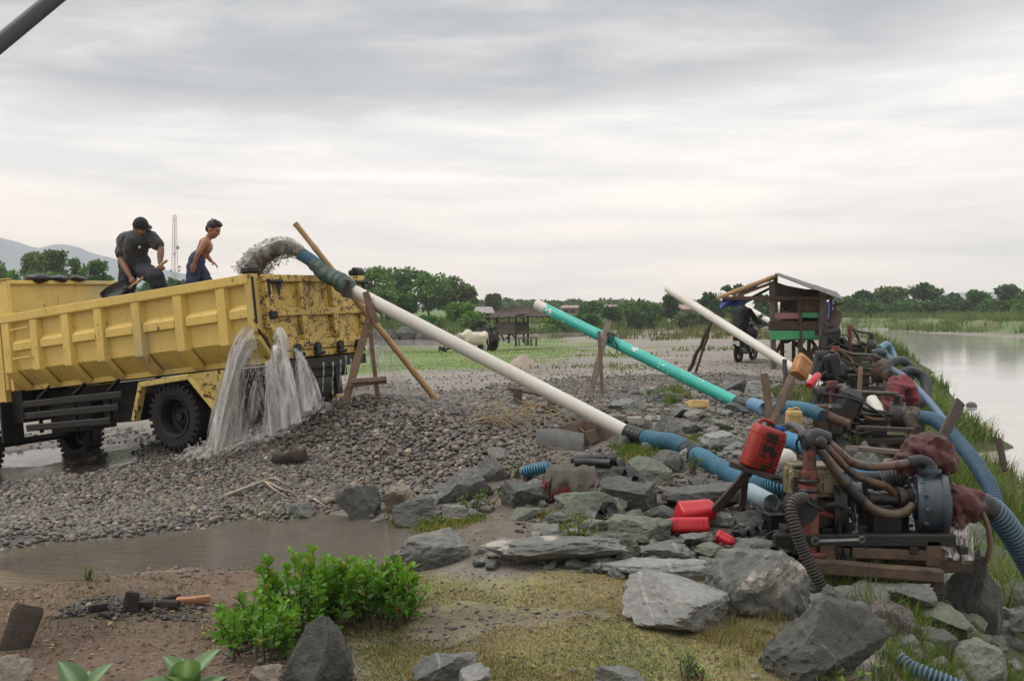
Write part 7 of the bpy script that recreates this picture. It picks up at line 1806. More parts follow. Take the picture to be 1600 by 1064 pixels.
def shoveler():
    D = 12.43; p = lambda x, y, dd=0.: P(x, y, D + dd)
    rt = thing('person', 'man in black cap, charcoal t-shirt and dark shorts shovelling in the truck bed', 'person', p(206, 515)); b = MB()
    hc = p(219.5, 357, -.20); A, L = head(b, hc, (.28, -.88, -.42), (.12, -.25, 1), 1.02)
    b.caps(p(215, 366, -.12), hc + [0, .01, -.06], .060, .055)
    sl, sr = p(191, 377, .03), p(237, 371, -.16); ch = p(213, 380, -.07); pv = p(209, 412, .03)
    b.caps(p(202, 378, -.02), p(226, 374, -.1), .115, .115); b.caps(ch, pv, .135, .125); b.caps(p(203, 415, .05), p(219, 415, -.02), .105, .105)
    el, er = p(190, 408, -.10), p(251.5, 390, -.24); wl, wr = p(204, 433, -.24), p(250, 411, -.33)
    for s_, e_, w_ in ((sl, el, wl), (sr, er, wr)): b.caps(s_, e_, .052, .041); b.caps(e_, e_ * .6 + w_ * .4, .042, .043); b.caps(e_ * .6 + w_ * .4, w_, .043, .027)
    hax = unit(p(258, 409, -.36) - p(206, 447, -.28))
    hand(b, wl, p(209, 443, -.29) - wl, hax, .02); hand(b, wr, p(252, 418, -.37) - wr, hax, .02)
    kl, kr = p(197, 457, -.12), p(246, 434, -.38); al, ar = p(197, 508, .0), p(253, 482, -.28)
    for h_, k_, a_ in ((p(202, 420, .05), kl, al), (p(219, 420, -.04), kr, ar)):
        b.caps(h_, k_, .085, .060); b.caps(k_, k_ * .65 + a_ * .35, .056, .058); b.caps(k_ * .65 + a_ * .35, a_, .058, .036); b.caps(a_, a_ + np.array([.05, -.14, -.03]), .038, .03)
    flesh('body', b, .009, M['skin'], rt); eyes(rt, A, L)
    s = MB(); s.caps(p(200, 377, -.01), p(228, 373, -.12), .128, .130); s.caps(ch, pv, .150, .150); s.caps(p(201, 408, .05), p(219, 408, -.02), .125, .125); s.caps(p(213, 369, -.10), p(217, 366, -.13), .085, .075)
    for s_, e_ in ((sl, el), (sr, er)): s.caps(s_, s_ * .38 + e_ * .62, .074, .074)
    s.caps(p(199, 414, .06), p(221, 413, -.02), .115, .115)
    v_ = flesh('tshirt', s, .010, M['shirt'], rt, 2, .010)
    b2 = MB(); b2.ell(p(218, 386.5, -.225), (.019, .006, .019)); b2.build('shirt_badge', M['badge'], v_, smooth=True)
    h_ = MB(); h_.caps(p(200, 417, .05), p(221, 417, -.02), .118, .118); h_.caps(p(201, 420, .05), p(197.5, 455, -.10), .115, .10); h_.caps(p(220, 420, -.04), p(243, 433, -.35), .108, .100); h_.caps(p(243, 433, -.36), p(249.5, 450, -.34), .098, .092)
    sh_ = flesh('shorts', h_, .011, M['shorts'], rt, 2, .009)
    st_ = MB()
    for k in range(6):
        c0 = p(187.5 + k * 1.9, 424 + k * 1.2, -.055 - .012 * k); st_.tube(curve([c0, c0 + np.array([.006 + .004 * k, -.018, -.09]), c0 + np.array([.02, -.022, -.19])], 8), .0035, 5)
    st_.build('side_stripes', M['stripe'], sh_)
    cp = MB(); Lc = lambda x, y, z: L(x, y, z); m_, n_ = 9, 26; X = np.array([[Lc(.084 * math.cos(t) * math.cos(q_) * 1.06, .104 * math.sin(t) * math.cos(q_) - .012, .034 + .088 * math.sin(q_) * 1.12) for t in np.linspace(0, 2 * PI, n_)] for q_ in np.linspace(-.10, PI / 2 - .02, m_)]); cp.slab(X, .004)
    X = np.array([[Lc(-.083 * math.cos(t) - r_ * math.cos(t) * .05, -.105 * math.sin(t) - .012 - r_ * .04 * math.sin(t), .026 - .012 * r_) for t in np.linspace(-.5, 1.3, 12)] for r_ in np.linspace(0, 1, 4)]); cp.slab(X, .004)
    cp.build('cap', M['cap'], rt, smooth=50)
    # shovel
    so = thing('shovel', 'round-bladed shovel with wooden handle held by the man', 'shovel', p(184, 462, -.3))
    b = MB(); b.tube(resample(np.array([p(261, 407, -.37), p(207, 446.5, -.29), p(202, 450, -.28)]), .05), .0175, 10); b.build('handle', M['bamboo'], so, smooth=50)
    b = MB(); ax = unit(p(160, 463, -.22) - p(207, 446, -.28)); sd_ = unit(np.cross(ax, (0.1, -.8, .6))); nn = np.cross(sd_, ax); o = p(206, 447, -.285)
    X = np.array([[o + ax * (.06 + .36 * t) + sd_ * q_ * (.115 * math.sin(PI * min(1, .18 + .82 * t)) ** .6 + .004) + nn * (.05 * (q_ * q_) - .02 * math.sin(PI * t)) for q_ in np.linspace(-1, 1, 11)] for t in np.linspace(0, .995, 14)]); b.slab(X, .005)
    b.tube([o - ax * .06, o + ax * .12], [.021, .016], 10); b.build('blade', M['black_metal'], so)
shoveler()
def boy():
    D = 12.14; p = lambda x, y, dd=0.: P(x, y, D + dd)
    rt = thing('person', 'shirtless boy in blue jeans walking in the truck bed looking down', 'person', p(306, 488)); b = MB()
    hc = p(333.5, 359.5); A, L = head(b, hc, (.90, -.22, -.42), (.38, 0, .92), .92)
    b.caps(p(325, 373, .0), p(330.5, 366, 0), .042, .044)
    ch = p(320, 387, 0.); pv = p(307.5, 409, 0)
    b.caps(p(320, 380, -.075), p(321, 380, .075), .072, .072); b.caps(p(321, 386, 0), p(314, 398, 0), .092, .078); b.caps(p(314, 398, 0), pv, .078, .085); b.caps(p(323, 388, -.03), p(323, 388, .03), .068, .068)
    s1, e1, w1 = p(320, 379, -.12), p(309.5, 396, -.185), p(303.5, 412, -.17)
    s2, e2, w2 = p(322, 380, .12), p(322, 398, .17), p(330, 408, .12)
    for s_, e_, w_ in ((s1, e1, w1), (s2, e2, w2)): b.caps(s_, e_, .040, .031); b.caps(e_, w_, .032, .022)
    hand(b, w1, np.array([-.01, -.0, -.05]), np.array([.05, .01, 0]), .02, .82, False); hand(b, w2, np.array([.04, 0, -.03]), np.array([0, .05, .0]), .02, .82, False)
    for h_, k_, a_ in ((p(304, 418, -.06), p(299, 443, -.08), p(294, 476, -.06)), (p(309, 418, .06), p(325, 441, .04), p(327, 480, .04))):
        b.caps(h_, k_, .070, .052); b.caps(k_, a_, .050, .033); b.caps(a_, a_ + np.array([.11, 0, -.04]), .034, .027)
    flesh('body', b, .008, M['skin_boy'], rt); eyes(rt, A, L, .92)
    j = MB(); j.caps(p(307.5, 408, -.035), p(307.5, 408, .035), .098, .098); j.caps(p(304.5, 418, -.05), p(304.5, 418, .05), .098, .098)
    for h_, k_, a_ in ((p(303.5, 419, -.06), p(299, 443, -.08), p(295, 470, -.07)), (p(309, 419, .06), p(324, 440, .04), p(327, 472, .04))): j.caps(h_, k_, .088, .074); j.caps(k_, a_, .074, .062)
    j.caps(p(309, 402, -.03), p(309, 402, .03), .086, .086)
    flesh('jeans', j, .010, M['denim'], rt, 2, .008)
    h = MB(); E_ = lambda x, y, z, r: h.ell(L(x, y, z), np.array(r) * .92, A, 16, 11)
    E_(0, -.022, .048, (.084, .096, .086)); E_(0, -.055, .0, (.074, .058, .065)); E_(0, .045, .098, (.06, .045, .026)); E_(.066, -.02, .02, (.016, .04, .04)); E_(-.066, -.02, .02, (.016, .04, .04))
    rg = np.random.default_rng(2)
    for k in range(26):
        a_ = L(rg.uniform(-.06, .06), rg.uniform(-.06, .06), .115); h.caps(a_, a_ + A @ np.array([rg.normal(0, .012), rg.normal(0, .018), .022]), .010, .004, 6)
    flesh('hair', h, .008, M['hair'], rt, 1)
boy()
def rider():
    D = 26.2; p = lambda x, y, dd=0.: P(x, y, D + dd)
    h = unit((.52, .85, 0)); lt = np.array([-h[1], h[0], 0.]); g0 = p(1154, 567); zg = g0[2]
    bk = thing('motorbike', 'dark scooter motorbike parked on the sand beside the stilted hut', 'motorbike', g0)
    rr = .275; rw = g0 + [0, 0, rr]; fwp = rw + h * 1.22
    for nm_, c in (('wheel', rw), ('wheel', fwp)):
        e_ = bpy.data.objects.new('wheel', None); C.objects.link(e_); e_.parent = bk; e_.location = c - g0
        b = MB(); b.lathe([(rr - .07, -.04), (rr - .02, -.05), (rr, -.02), (rr, .02), (rr - .02, .05), (rr - .07, .04), (rr - .07, -.04)], c, lt, 26); b.build('tyre', M['tyre'], e_)
        b = MB(); b.lathe([(rr - .065, -.03), (rr - .09, -.03), (rr - .09, .03), (rr - .065, .03)], c, lt, 26); b.lathe([(0, -.06), (.06, -.06), (.06, .06), (0, .06)], c, lt, 12)
        for k in range(5): a_ = k * 2 * PI / 5; b.beam(c, c + (math.cos(a_) * h + math.sin(a_) * np.array([0, 0, 1])) * (rr - .08), .03, .02, lt)
        b.build('rim', M['black_metal'], e_)
    q = lambda f_, z, s_=0.: g0 + h * f_ + lt * s_ + np.array([0, 0, z])
    b = MB(); b.caps(q(-.18, .66), q(.45, .62), .11, .15); b.caps(q(.45, .62), q(.62, .36), .13, .12); b.caps(q(.60, .32), q(.95, .34), .12, .10); b.caps(q(.95, .36), q(1.06, .86), .13, .12); b.caps(q(1.06, .86), q(1.02, .98), .12, .08); b.caps(q(1.16, .52), q(1.38, .42), .06, .05); b.caps(q(.0, .36), q(.4, .34), .08, .12); flesh('fairing', b, .03, M['black_paint'], bk, 3)
    b = MB(); b.caps(q(-.16, .765), q(.22, .76), .09, .12); b.caps(q(.22, .76), q(.48, .74), .11, .09); flesh('seat', b, .03, M['black_rubber'], bk, 2)
    b = MB(); b.caps(q(-.30, .70), q(-.27, .70), .06, .07); b.build('tail_light', M['red_lamp'], bk, smooth=True)
    b = MB(); b.box(q(-.33, .52), (.27, .012, .13), np.stack([lt, h, [0, 0, 1]], 1)); b.build('number_plate', M['white_paint'], bk)
    b = MB(); b.tube(curve([q(.96, 1.0, .36), q(1.02, 1.03, .18), q(1.03, 1.0, 0), q(1.02, 1.03, -.18), q(.96, 1.0, -.36)], 16), .016, 8); b.tube([q(1.0, 1.02, .22), q(.98, 1.18, .28)], .007, 5); b.tube([q(1.0, 1.02, -.22), q(.98, 1.18, -.28)], .007, 5); b.build('handlebar', M['black_metal'], bk)
    for s_ in (.28, -.28): b = MB(); b.ell(q(.98, 1.22, s_), (.07, .03, .05), np.stack([lt, h, [0, 0, 1]], 1)); b.build('mirror', M['grey_metal'], bk, smooth=True)
    b = MB(); b.tube([q(.25, .26, -.14), q(-.22, .34, -.15)], [.035, .05], 12); b.build('exhaust', M['dark_metal'], bk); b = MB(); b.box(q(-.12, .48), (.1, .5, .05), np.stack([lt, h, [0, 0, 1]], 1), .02); b.build('mudguard', M['black_paint'], bk)
    pr = thing('person', 'rider in black jacket and grey trousers astride the motorbike', 'person', q(.3, .0)); b = MB()
    hc = q(.42, 1.60, .02); A, L = head(b, hc, (-.35, .6, -.1), (0, 0, 1), 1.0)
    b.caps(q(.38, 1.42), hc - [0, 0, .05], .055, .055); b.caps(q(.22, .90), q(.36, 1.32), .15, .16)
    for s_ in (1, -1):
        b.caps(q(.36, 1.36, .18 * s_), q(.62, 1.12, .26 * s_), .055, .045); b.caps(q(.62, 1.12, .26 * s_), q(.94, 1.04, .30 * s_), .045, .032); hand(b, q(.93, 1.04, .30 * s_), h, lt, .02)
        b.caps(q(.22, .86, .10 * s_), q(.66, .80, .22 * s_), .09, .07); b.caps(q(.66, .80, .22 * s_), q(.62, .32, .20 * s_), .065, .045); b.caps(q(.62, .30, .20 * s_), q(.80, .27, .21 * s_), .045, .035)
    flesh('body', b, .014, M['skin'], pr); eyes(pr, A, L)
    j = MB(); j.caps(q(.18, .86), q(.35, 1.30), .19, .20); j.caps(q(.34, 1.34, .12), q(.34, 1.34, -.12), .12, .12); j.caps(q(.38, 1.42), q(.40, 1.46), .085, .07)
    for s_ in (1, -1): j.caps(q(.36, 1.36, .18 * s_), q(.62, 1.12, .27 * s_), .08, .065); j.caps(q(.62, 1.12, .27 * s_), q(.88, 1.05, .30 * s_), .065, .05)
    flesh('jacket', j, .02, M['cap'], pr, 2, .012)
    t_ = MB()
    for s_ in (1, -1): t_.caps(q(.20, .86, .10 * s_), q(.66, .80, .22 * s_), .115, .09); t_.caps(q(.66, .80, .22 * s_), q(.63, .42, .20 * s_), .09, .075)
    flesh('trousers', t_, .02, M['grey_cloth'], pr)
    k = MB(); k.ell(L(0, -.018, .042), (.084, .100, .086), A); k.ell(L(0, -.06, 0), (.07, .05, .07), A); flesh('hair', k, .014, M['hair'], pr)
rider()
def cow():
    D = 50.; p = lambda x, y, dd=0.: P(x, y, D + dd); z0 = gz(p(742, 548)[0], D)
    rt = thing('cow', 'cream white bull standing side-on by the wooden cart, head to the river', 'cow', p(742, 551)); b = MB()
    b.caps(p(731, 528, -.1), p(753, 527, .1), .30, .27); b.caps(p(733, 530, -.1), p(749, 532, .05), .31, .24); b.caps(p(727, 526, -.15), p(732, 523, -.1), .25, .24); b.ell(p(731, 518.5, -.1), (.20, .14, .14)); b.ell(p(757, 524, .1), (.20, .22, .22))
    b.caps(p(726, 527, -.18), p(717, 524, -.3), .19, .13); b.caps(p(717, 523.5, -.3), p(713, 527, -.38), .13, .10); b.caps(p(713, 527, -.38), p(708.5, 531, -.45), .095, .065)
    for x, dd in ((716, -.16), (716.5, -.44)): b.caps(p(717, 522, -.3), p(x + 2.2, 522.5, dd), .05, .03)
    b.caps(p(722, 531, -.2), p(727, 537, -.15), .09, .12)
    for hx, kx, hy, dd in ((730, 729.5, 541, -.32), (734, 733, 541, .12)): b.caps(p(hx, 532, dd), p(kx, hy, dd), .12, .062); b.caps(p(kx, hy, dd), p(kx - .3, 547.5, dd), .058, .042); b.caps(p(kx - .3, 548, dd), p(kx - 1.2, 550, dd), .05, .055)
    for hx, kx, cx, dd in ((756, 757.5, 760, -.12), (755, 755, 757, .32)): b.caps(p(hx, 526, dd), p(hx - .5, 535, dd), .19, .13); b.caps(p(hx - .5, 535, dd), p(cx, 541, dd), .10, .058); b.caps(p(cx, 541, dd), p(cx - 1, 548, dd), .055, .042); b.caps(p(cx - 1, 548.5, dd), p(cx - 2, 550.3, dd), .05, .055)
    b.caps(p(761, 521, .1), p(763.2, 530, .05), .035, .025); b.caps(p(763.2, 530, .05), p(763, 539, .05), .022, .02)
    flesh('body', b, .03, M['white_cow'], rt, 3)
    h = MB()
    for dd in (-.2, -.4): h.caps(p(716.5, 519.5, dd), p(715.5, 516, dd * 1.3), .03, .012, 8)
    h.build('horn', M['grey_wood'], rt, smooth=True); h = MB(); h.caps(p(763, 539, .05), p(762.6, 544.5, .05), .035, .045); h.build('tail_tuft', M['char'], rt, smooth=True)
    h = MB(); h.tube([p(714, 523, -.36) + .13 * (math.cos(t) * np.array([0, 1, 0]) + math.sin(t) * np.array([.5, 0, .86])) for t in np.linspace(0, 2 * PI, 14)], .02, 6); h.build('halter', M['red_trim'], rt)
cow()
def cart():
    D = 52.5; p = lambda x, y, dd=0.: P(x, y, D + dd)
    rt = thing('ox_cart', 'dark wooden ox cart with rubber tyres loaded with black scrap behind the bull', 'cart', p(758, 545))
    for px, py, dd in ((756, 540, -.9), (769, 539, .5)):
        b = MB(); r_ = .33; c = p(px, py, dd); b.lathe([(.2, -.08), (r_ - .02, -.09), (r_, -.05), (r_, .05), (r_ - .02, .09), (.2, .08)], c, (.15, 1, 0), 22); b.lathe([(0, -.05), (.19, -.05), (.19, .05), (0, .05)], c, (.15, 1, 0), 14); b.build('wheel', M['tyre'], rt)
    b = MB()
    for k in range(5): plank(b, p(738, 533, -.9 + k * .42), p(780, 530.5, -.8 + k * .42), .38, .05, (0, 0, 1))
    for px in (741, 778): plank(b, p(px, 530, -.9), p(px, 530, .9), .3, .05, (0, 0, 1))
    plank(b, p(740, 526, -1.0), p(779, 525, -.9), .22, .05, (0, -1, 0)); b.build('bed', M['dark_wood'], rt)
    b = MB(); r = np.random.default_rng(3)
    for k in range(26):
        c = p(r.uniform(750, 776), r.uniform(511, 527), r.uniform(-.6, .6)); b.box(c, r.uniform(.1, .45, 3), frame(unit(r.normal(size=3)), r.normal(size=3)), .02)
    b.box(p(752, 505), (.5, .5, .28), bev=.03); b.caps(p(768, 526), p(774, 511), .16, .1); b.build('scrap_load', M['black_metal'], rt)
    b = MB(); stick(b, p(742, 534, -.5), p(691, 546, -1.2), .05, .04, .005); stick(b, p(742, 535, .3), p(694, 547, -.6), .05, .04, .005, seed=5); stick(b, p(689, 543, -1.6), p(697, 549, -.1), .06, .06, .01, seed=6)
    for k in range(7): b.caps(p(r.uniform(686, 697), r.uniform(540, 549), -1), p(r.uniform(686, 697), r.uniform(541, 551), -.9), .05, .04)
    b.build('yoke', M['dark_wood'], rt)
cart()
# ------------------------------------------------------------------ thatched hut by the far water
def far_hut():
    D = 60.; p = lambda x, y, dd=0.: P(x, y, D + dd)
    rt = thing('thatched_hut', 'small stilted hut with dark thatch roof behind the bull and cart', 'hut', p(806, 538))
    for x, dd, y0, y1 in ((776, 0, 496, 536), (806, -.6, 496, 538), (825, 0, 492, 537), (795, 2.4, 496, 533), (818, 2.4, 496, 532), (778, 2.4, 496, 533)):
        b = MB(); stick(b, p(x, y1 + 3, dd), p(x, y0, dd), .07, .06, .004, seed=x); b.build('post', M['dark_wood'], rt)
    b = MB(); plank(b, p(774, 508, .0), p(806, 508, -.6), .42, .05, (0, -1, .1)); plank(b, p(774, 517, .0), p(806, 517, -.6), .30, .05, (0, -1, .1)); b.build('wall', M['grey_wood'], rt)
    b = MB(); plank(b, p(807, 511, -.6), p(826, 510.5, 0), .58, .05, (0, -1, .1)); b.build('wall', M['dark_wood'], rt); b = MB(); plank(b, p(778, 508, 2.4), p(818, 508, 2.4), .4, .05, (0, -1, 0)); b.build('wall', M['dark_wood'], rt)
    b = MB(); plank(b, p(774, 521, .9), p(828, 520, 1), 2.6, .08, (0, 0, 1)); b.build('floor', M['grey_wood'], rt)
    b = MB()
    for a_, c in (((790, 530, 0), (803, 518, 0)), ((782, 520, .3), (788, 533, .3)), ((806, 530, 0), (797, 518, 0))): b = MB(); stick(b, p(*a_), p(*c), .05, .05, .01); b.build('brace', M['wood'], rt)
    b = MB(); rg = [(801, 480, .6), (832, 484, 1.4)]; m_ = 12
    def side(e0, e1, r0, r1):
        X = np.zeros((m_, 14, 3))
        for i in range(m_):
            for k in range(14):
                t = k / 13; a_ = np.array(e0) * (1 - t) + np.array(e1) * t; c = np.array(r0) * (1 - t) + np.array(r1) * t; s_ = i / (m_ - 1); q_ = a_ * (1 - s_) + c * s_; X[i, k] = q_ + [0, 0, .05 * math.sin(k * 2.1 + i) + .05 * math.sin(i * 3.3)]
        return X
    R0, R1 = p(800, 480.5, .9), p(829, 482, 1.4)
    for X in (side(p(758, 499, -.6), p(826, 496.5, -1.3), R0, R1), side(p(826, 496.5, -1.3), p(861, 496, 1.2), R1, R1 + [.02, .05, 0]), side(p(861, 496, 1.2), p(846, 493, 3.4), R1, R0), side(p(800, 493, 3.4), p(758, 499, -.6), R0, R0 + [.02, 0, 0])): b.slab(X, .10)
    b.build('roof', M['thatch'], rt)
    b = MB(); b.caps(p(806, 492, -.9), p(822, 490.5, -.9), .07, .07); b.build('rolled_mat', M['grey_cloth'], rt)
    bn = thing('bench', 'rough plank bench right of the thatched hut posts', 'bench', p(829, 540)); b = MB(); plank(b, p(809, 528, -1.2), p(839, 527.5, -.6), .5, .06, (0, 0, 1)); b.build('seat', M['grey_wood'], bn)
    for x, dd in ((811, -1.3), (821, -1.3), (830, -.9), (838, -.6)): b = MB(); stick(b, p(x, 541, dd), p(x, 528, dd), .06, .06, .005, seed=x); b.build('leg', M['grey_wood'], bn)
far_hut()
# ------------------------------------------------------------------ stilted pump hut
def hut():
    D = 24.; p = lambda x, y, dd=0.: P(x, y, D + dd)
    rt = thing('stilted_hut', 'plank hut on stilts with tin roof and green and pink boards', 'hut', onto(p(1245, 580)))
    def bd(nm, m, a_, b_, w_, t_=.03, up=(0, -1, 0)): b = MB(); plank(b, a_, b_, w_, t_, up); return b.build(nm, M[m], rt)
    for x0, y0, x1, y1, dd, w_ in ((1209, 590, 1206, 440, 0, .12), (1251, 590, 1250, 460, -.05, .10), (1206, 520, 1200, 590, .5, .10), (1222, 575, 1222, 450, 2.4, .10), (1284, 560, 1283, 450, 2.4, .10), (1264, 570, 1264, 520, 2.0, .09), (1240, 570, 1240, 520, 2.2, .09)):
        b = MB(); a_ = p(x0, y0, dd); a_[2] = gz(a_[0], a_[1]) - .1; plank(b, a_, p(x1, y1, dd), w_, w_ * .8, (0, -1, 0)); b.build('post', M['grey_wood'] if w_ > .1 else M['wood'], rt)
    b = MB(); a_ = p(1284, 648, -.5); a_[2] = min(a_[2], gz(a_[0], a_[1])); plank(b, a_, p(1286, 455, -.1), .15, .13, (0, -1, 0)); b.build('post', M['grey_wood'], rt)
    b = MB(); plank(b, p(1212, 500, 0), p(1212, 430, 0), .09, .08, (0, -1, 0)); plank(b, p(1132, 466, -.15), p(1302, 466, -.15), .085, .07, (0, -1, 0)); b.build('frame', M['wood'], rt); b = MB(); plank(b, p(1262, 467, -.1), p(1283, 480, -.1), .08, .05, (0, -1, 0)); b.build('brace', M['wood'], rt); b = MB(); plank(b, p(1209, 445, 2.4), p(1300, 462, 2.4), .08, .06, (0, -1, 0)); b.build('beam', M['wood'], rt)
    bd('board', 'pink_wood', p(1210, 493.5, -.08), p(1249, 493.5, -.08), .145); bd('board', 'green_wood', p(1253, 492.5, -.09), p(1281, 492.5, -.09), .12)
    bd('board', 'wood', p(1201, 508.5, -.1), p(1283, 508.5, -.1), .21); bd('board', 'wood', p(1253, 482, -.05), p(1283, 482, -.05), .15); bd('board', 'wood', p(1253, 474, -.05), p(1283, 473, -.05), .10)
    bd('board', 'green_wood', p(1203, 524, -.13), p(1273, 523, -.13), .21); bd('board', 'green_wood', p(1266, 527, -.10), p(1291, 527, -.1), .11); bd('board', 'grey_wood', p(1278, 500, -.16), p(1308, 502, -.2), .07)
    bd('board', 'wood', p(1252, 535, -.18), p(1250, 480, -.16), .05, .03); bd('board', 'dark_wood', p(1222, 488, 2.35), p(1284, 488, 2.35), .9); bd('board', 'dark_wood', p(1222, 512, 2.35), p(1284, 512, 2.35), .5)
    b = MB()
    for k in range(6): plank(b, p(1204, 530, .1 + k * .42), p(1290, 530, .1 + k * .42), .38, .03, (0, 0, 1))
    b.build('floor', M['dark_wood'], rt)
    for a_, c, w_ in (((1242, 535, .4), (1282, 572, .2), .11), ((1275, 540, 1), (1255, 576, 1), .10), ((1222, 534, .6), (1212, 552, .6), .08), ((1268, 532, 1.2), (1284, 556, 1.2), .08)): bd('brace', 'wood', p(*a_), p(*c), w_, .07)
    # tin roof, right slope
    a0, a1, c0, c1 = p(1211, 428, -.7), p(1318, 470, -.9), p(1217, 427.5, 3.0), p(1308, 458, 3.0)
    n_ = 60; b = MB(); X = np.array([[(a0 * (1 - s_) + a1 * s_) * (1 - t) + (c0 * (1 - s_) + c1 * s_) * t + np.array([0, 0, .018 * math.sin(t * n_ * 1.3) + (.012 if s_ > .6 else 0)]) for t in np.linspace(0, 1, n_ * 2)] for s_ in (0, .3, .6, .61, 1)]); b.slab(X, .006); b.build('roof', M['tin'], rt)
    b = MB(); X = np.array([[(p(1210, 431, -.2) * (1 - s_) + p(1166, 450, -.2) * s_) * (1 - t) + (p(1213, 434, 3) * (1 - s_) + p(1172, 452, 3) * s_) * t for t in np.linspace(.0, 1, 8)] for s_ in np.linspace(0, 1, 6)]); b.slab(X, .03); b.build('roof', M['dark_wood'], rt)
    b = MB(); X = np.array([[p(1213 + 68 * t, 441 + 22 * t, -.02) * (1 - s_) + p(1213 + 68 * t, 465, -.02) * s_ for t in np.linspace(0, 1, 10)] for s_ in (0, 1)]); b.slab(X, .02); b.build('gable', M['dark_wood'], rt)
    b = MB(); b.caps(p(1218, 460, .3), p(1278, 459, .4), .16, .10); v = b.v[0]; b.v[0] = v + fbm(v, 4, 3, 3)[:, None] * .04; b.build('rolled_sheet', M['grey_cloth'], rt, smooth=True)
    for a_, c, r_ in (((1121, 466, -.4), (1212, 431, -.3), .05), ((1150, 463, .0), (1212, 440, .1), .04), ((1165, 470, .3), (1210, 447, .4), .035), ((1136, 460, 1.2), (1212, 434, 1.2), .04), ((1300, 478, -.3), (1318, 474, -.9), .03), ((1302, 500, -.3), (1306, 470, -.5), .03)):
        b = MB(); stick(b, p(*a_), p(*c), r_, r_ * .9, .004, seed=a_[0]); b.build('pole', M['bamboo'] if r_ > .039 else M['wood'], rt)
    # tarpaulins
    def tarp(label, fn, m_=14, n2=16):
        b = MB(); X = np.array([[fn(i / (m_ - 1), j / (n2 - 1)) for j in range(n2)] for i in range(m_)]); b.slab(X, .012); o = b.build('tarpaulin', M['tarp'], smooth=60); tag(o, label, 'tarpaulin')
    tarp('blue tarpaulin sagging from the left eave poles of the stilted hut', lambda u_, v_: p(1130 + 62 * v_ - 8 * u_ * (1 - v_), 466 - 3 * v_ + (20 - 19 * v_) * u_ ** 1.2 + 3 * math.sin(v_ * 9 + u_ * 3) * u_, -.2 + .5 * v_ + .08 * math.sin(v_ * 14 + u_ * 5)))
    tarp('blue tarpaulin laid over the left roof poles of the stilted hut', lambda u_, v_: p(1152 + 30 * v_ + 3 * u_, 462 - 15 * v_ + 5 * u_ - 4 * math.sin(PI * v_), -.1 + 1.2 * u_ + .05 * math.sin(v_ * 11)))
    tarp('blue tarpaulin hanging straight down the right side of the stilted hut', lambda u_, v_: p(1289 + 13 * v_ + 2 * math.sin(u_ * 5) - 2 * u_, 468 + 62 * u_ * (1 - .2 * v_) + 4 * math.sin(v_ * 5), .1 + .6 * v_ + .06 * math.sin(v_ * 13 + u_ * 4)))
    b = MB(); stick(b, onto(p(1292, 545, -.8), -.1), p(1308, 490, -.3), .13, .14, .006, seed=5, sides=12); o = b.build('leaning_log', M['bark'], smooth=50); tag(o, 'thick bare log leaning against the right side of the stilted hut', 'log')
    pr = thing('person', 'dark-haired person sitting inside the stilted hut behind the pink board', 'person', p(1228, 530, .8)); b = MB(); hc = p(1228, 487.5, .8); A, L = head(b, hc, (.2, -1, -.1), (0, 0, 1)); b.caps(hc - [0, 0, .2], hc - [0, 0, .08], .055, .05); b.caps(hc - [.0, 0, .32], hc - [0, .02, .6], .15, .14)
    for s_ in (-1, 1): b.caps(hc + [.17 * s_, 0, -.27], hc + [.22 * s_, -.05, -.52], .05, .04); b.caps(hc + [.22 * s_, -.05, -.52], hc + [.12 * s_, -.25, -.6], .04, .03); hand(b, hc + [.12 * s_, -.25, -.6], np.array([-.05 * s_, -.05, 0]), np.array([0, .05, .02]), .02, 1, False); b.caps(hc + [.1 * s_, 0, -.62], hc + [.2 * s_, -.38, -.6], .08, .06)
    flesh('body', b, .014, M['skin'], pr); eyes(pr, A, L); k = MB(); k.ell(L(0, -.018, .045), (.086, .102, .088), A); k.ell(L(0, -.05, 0), (.076, .058, .07), A); flesh('hair', k, .014, M['hair'], pr)
    k = MB(); k.caps(hc - [0, 0, .34], hc - [0, .02, .62], .18, .17); k.caps(hc + [-.12, 0, -.28], hc + [.12, 0, -.28], .1, .1)
    for s_ in (-1, 1): k.caps(hc + [.17 * s_, 0, -.27], hc + [.22 * s_, -.05, -.45], .075, .065)
    flesh('shirt', k, .016, M['denim'], pr)
hut()
# ------------------------------------------------------------------ running water
def water_spray_mat(name, base, alpha_lo, alpha_hi, rough=.12, st=(26, 2.2), sh=0.0):
    m = bpy.data.materials.new(name); m.use_nodes = True
    n = m.node_tree; b = n.nodes['Principled BSDF']
    uv = N(n, 'ShaderNodeUVMap'); v = mapping(n, uv.outputs[0], (st[0], st[1], 1))
    f = noise(n, v, 1.0, 6, .62, .35); f2 = noise(n, mapping(n, uv.outputs[0], (st[0] * 3, st[1] * 2.2, 1)), 1.0, 4, .6)
    k = mth(n, 'ADD', f, mth(n, 'MULTIPLY', mth(n, 'SUBTRACT', f2, .5), .45))
    n.links.new(ramp(n, mth(n, 'SUBTRACT', k, sh), [(.38, alpha_lo), (.66, alpha_hi)]), b.inputs['Alpha'])
    n.links.new(mixc(n, ramp(n, k, [(.4, 0.0), (.75, 1.0)]), tuple(c * .62 for c in base), base), b.inputs['Base Color'])
    b.inputs['Roughness'].default_value = rough; b.inputs['IOR'].default_value = 1.33; b.inputs['Specular IOR Level'].default_value = .6
    bn = N(n, 'ShaderNodeBump'); bn.inputs['Strength'].default_value = .6; bn.inputs['Distance'].default_value = .02
    n.links.new(k, bn.inputs['Height']); n.links.new(bn.outputs[0], b.inputs['Normal'])
    return m
WS1 = water_spray_mat('falling_water', (.74, .715, .68), .0, .86, .12, (8, 2.4))
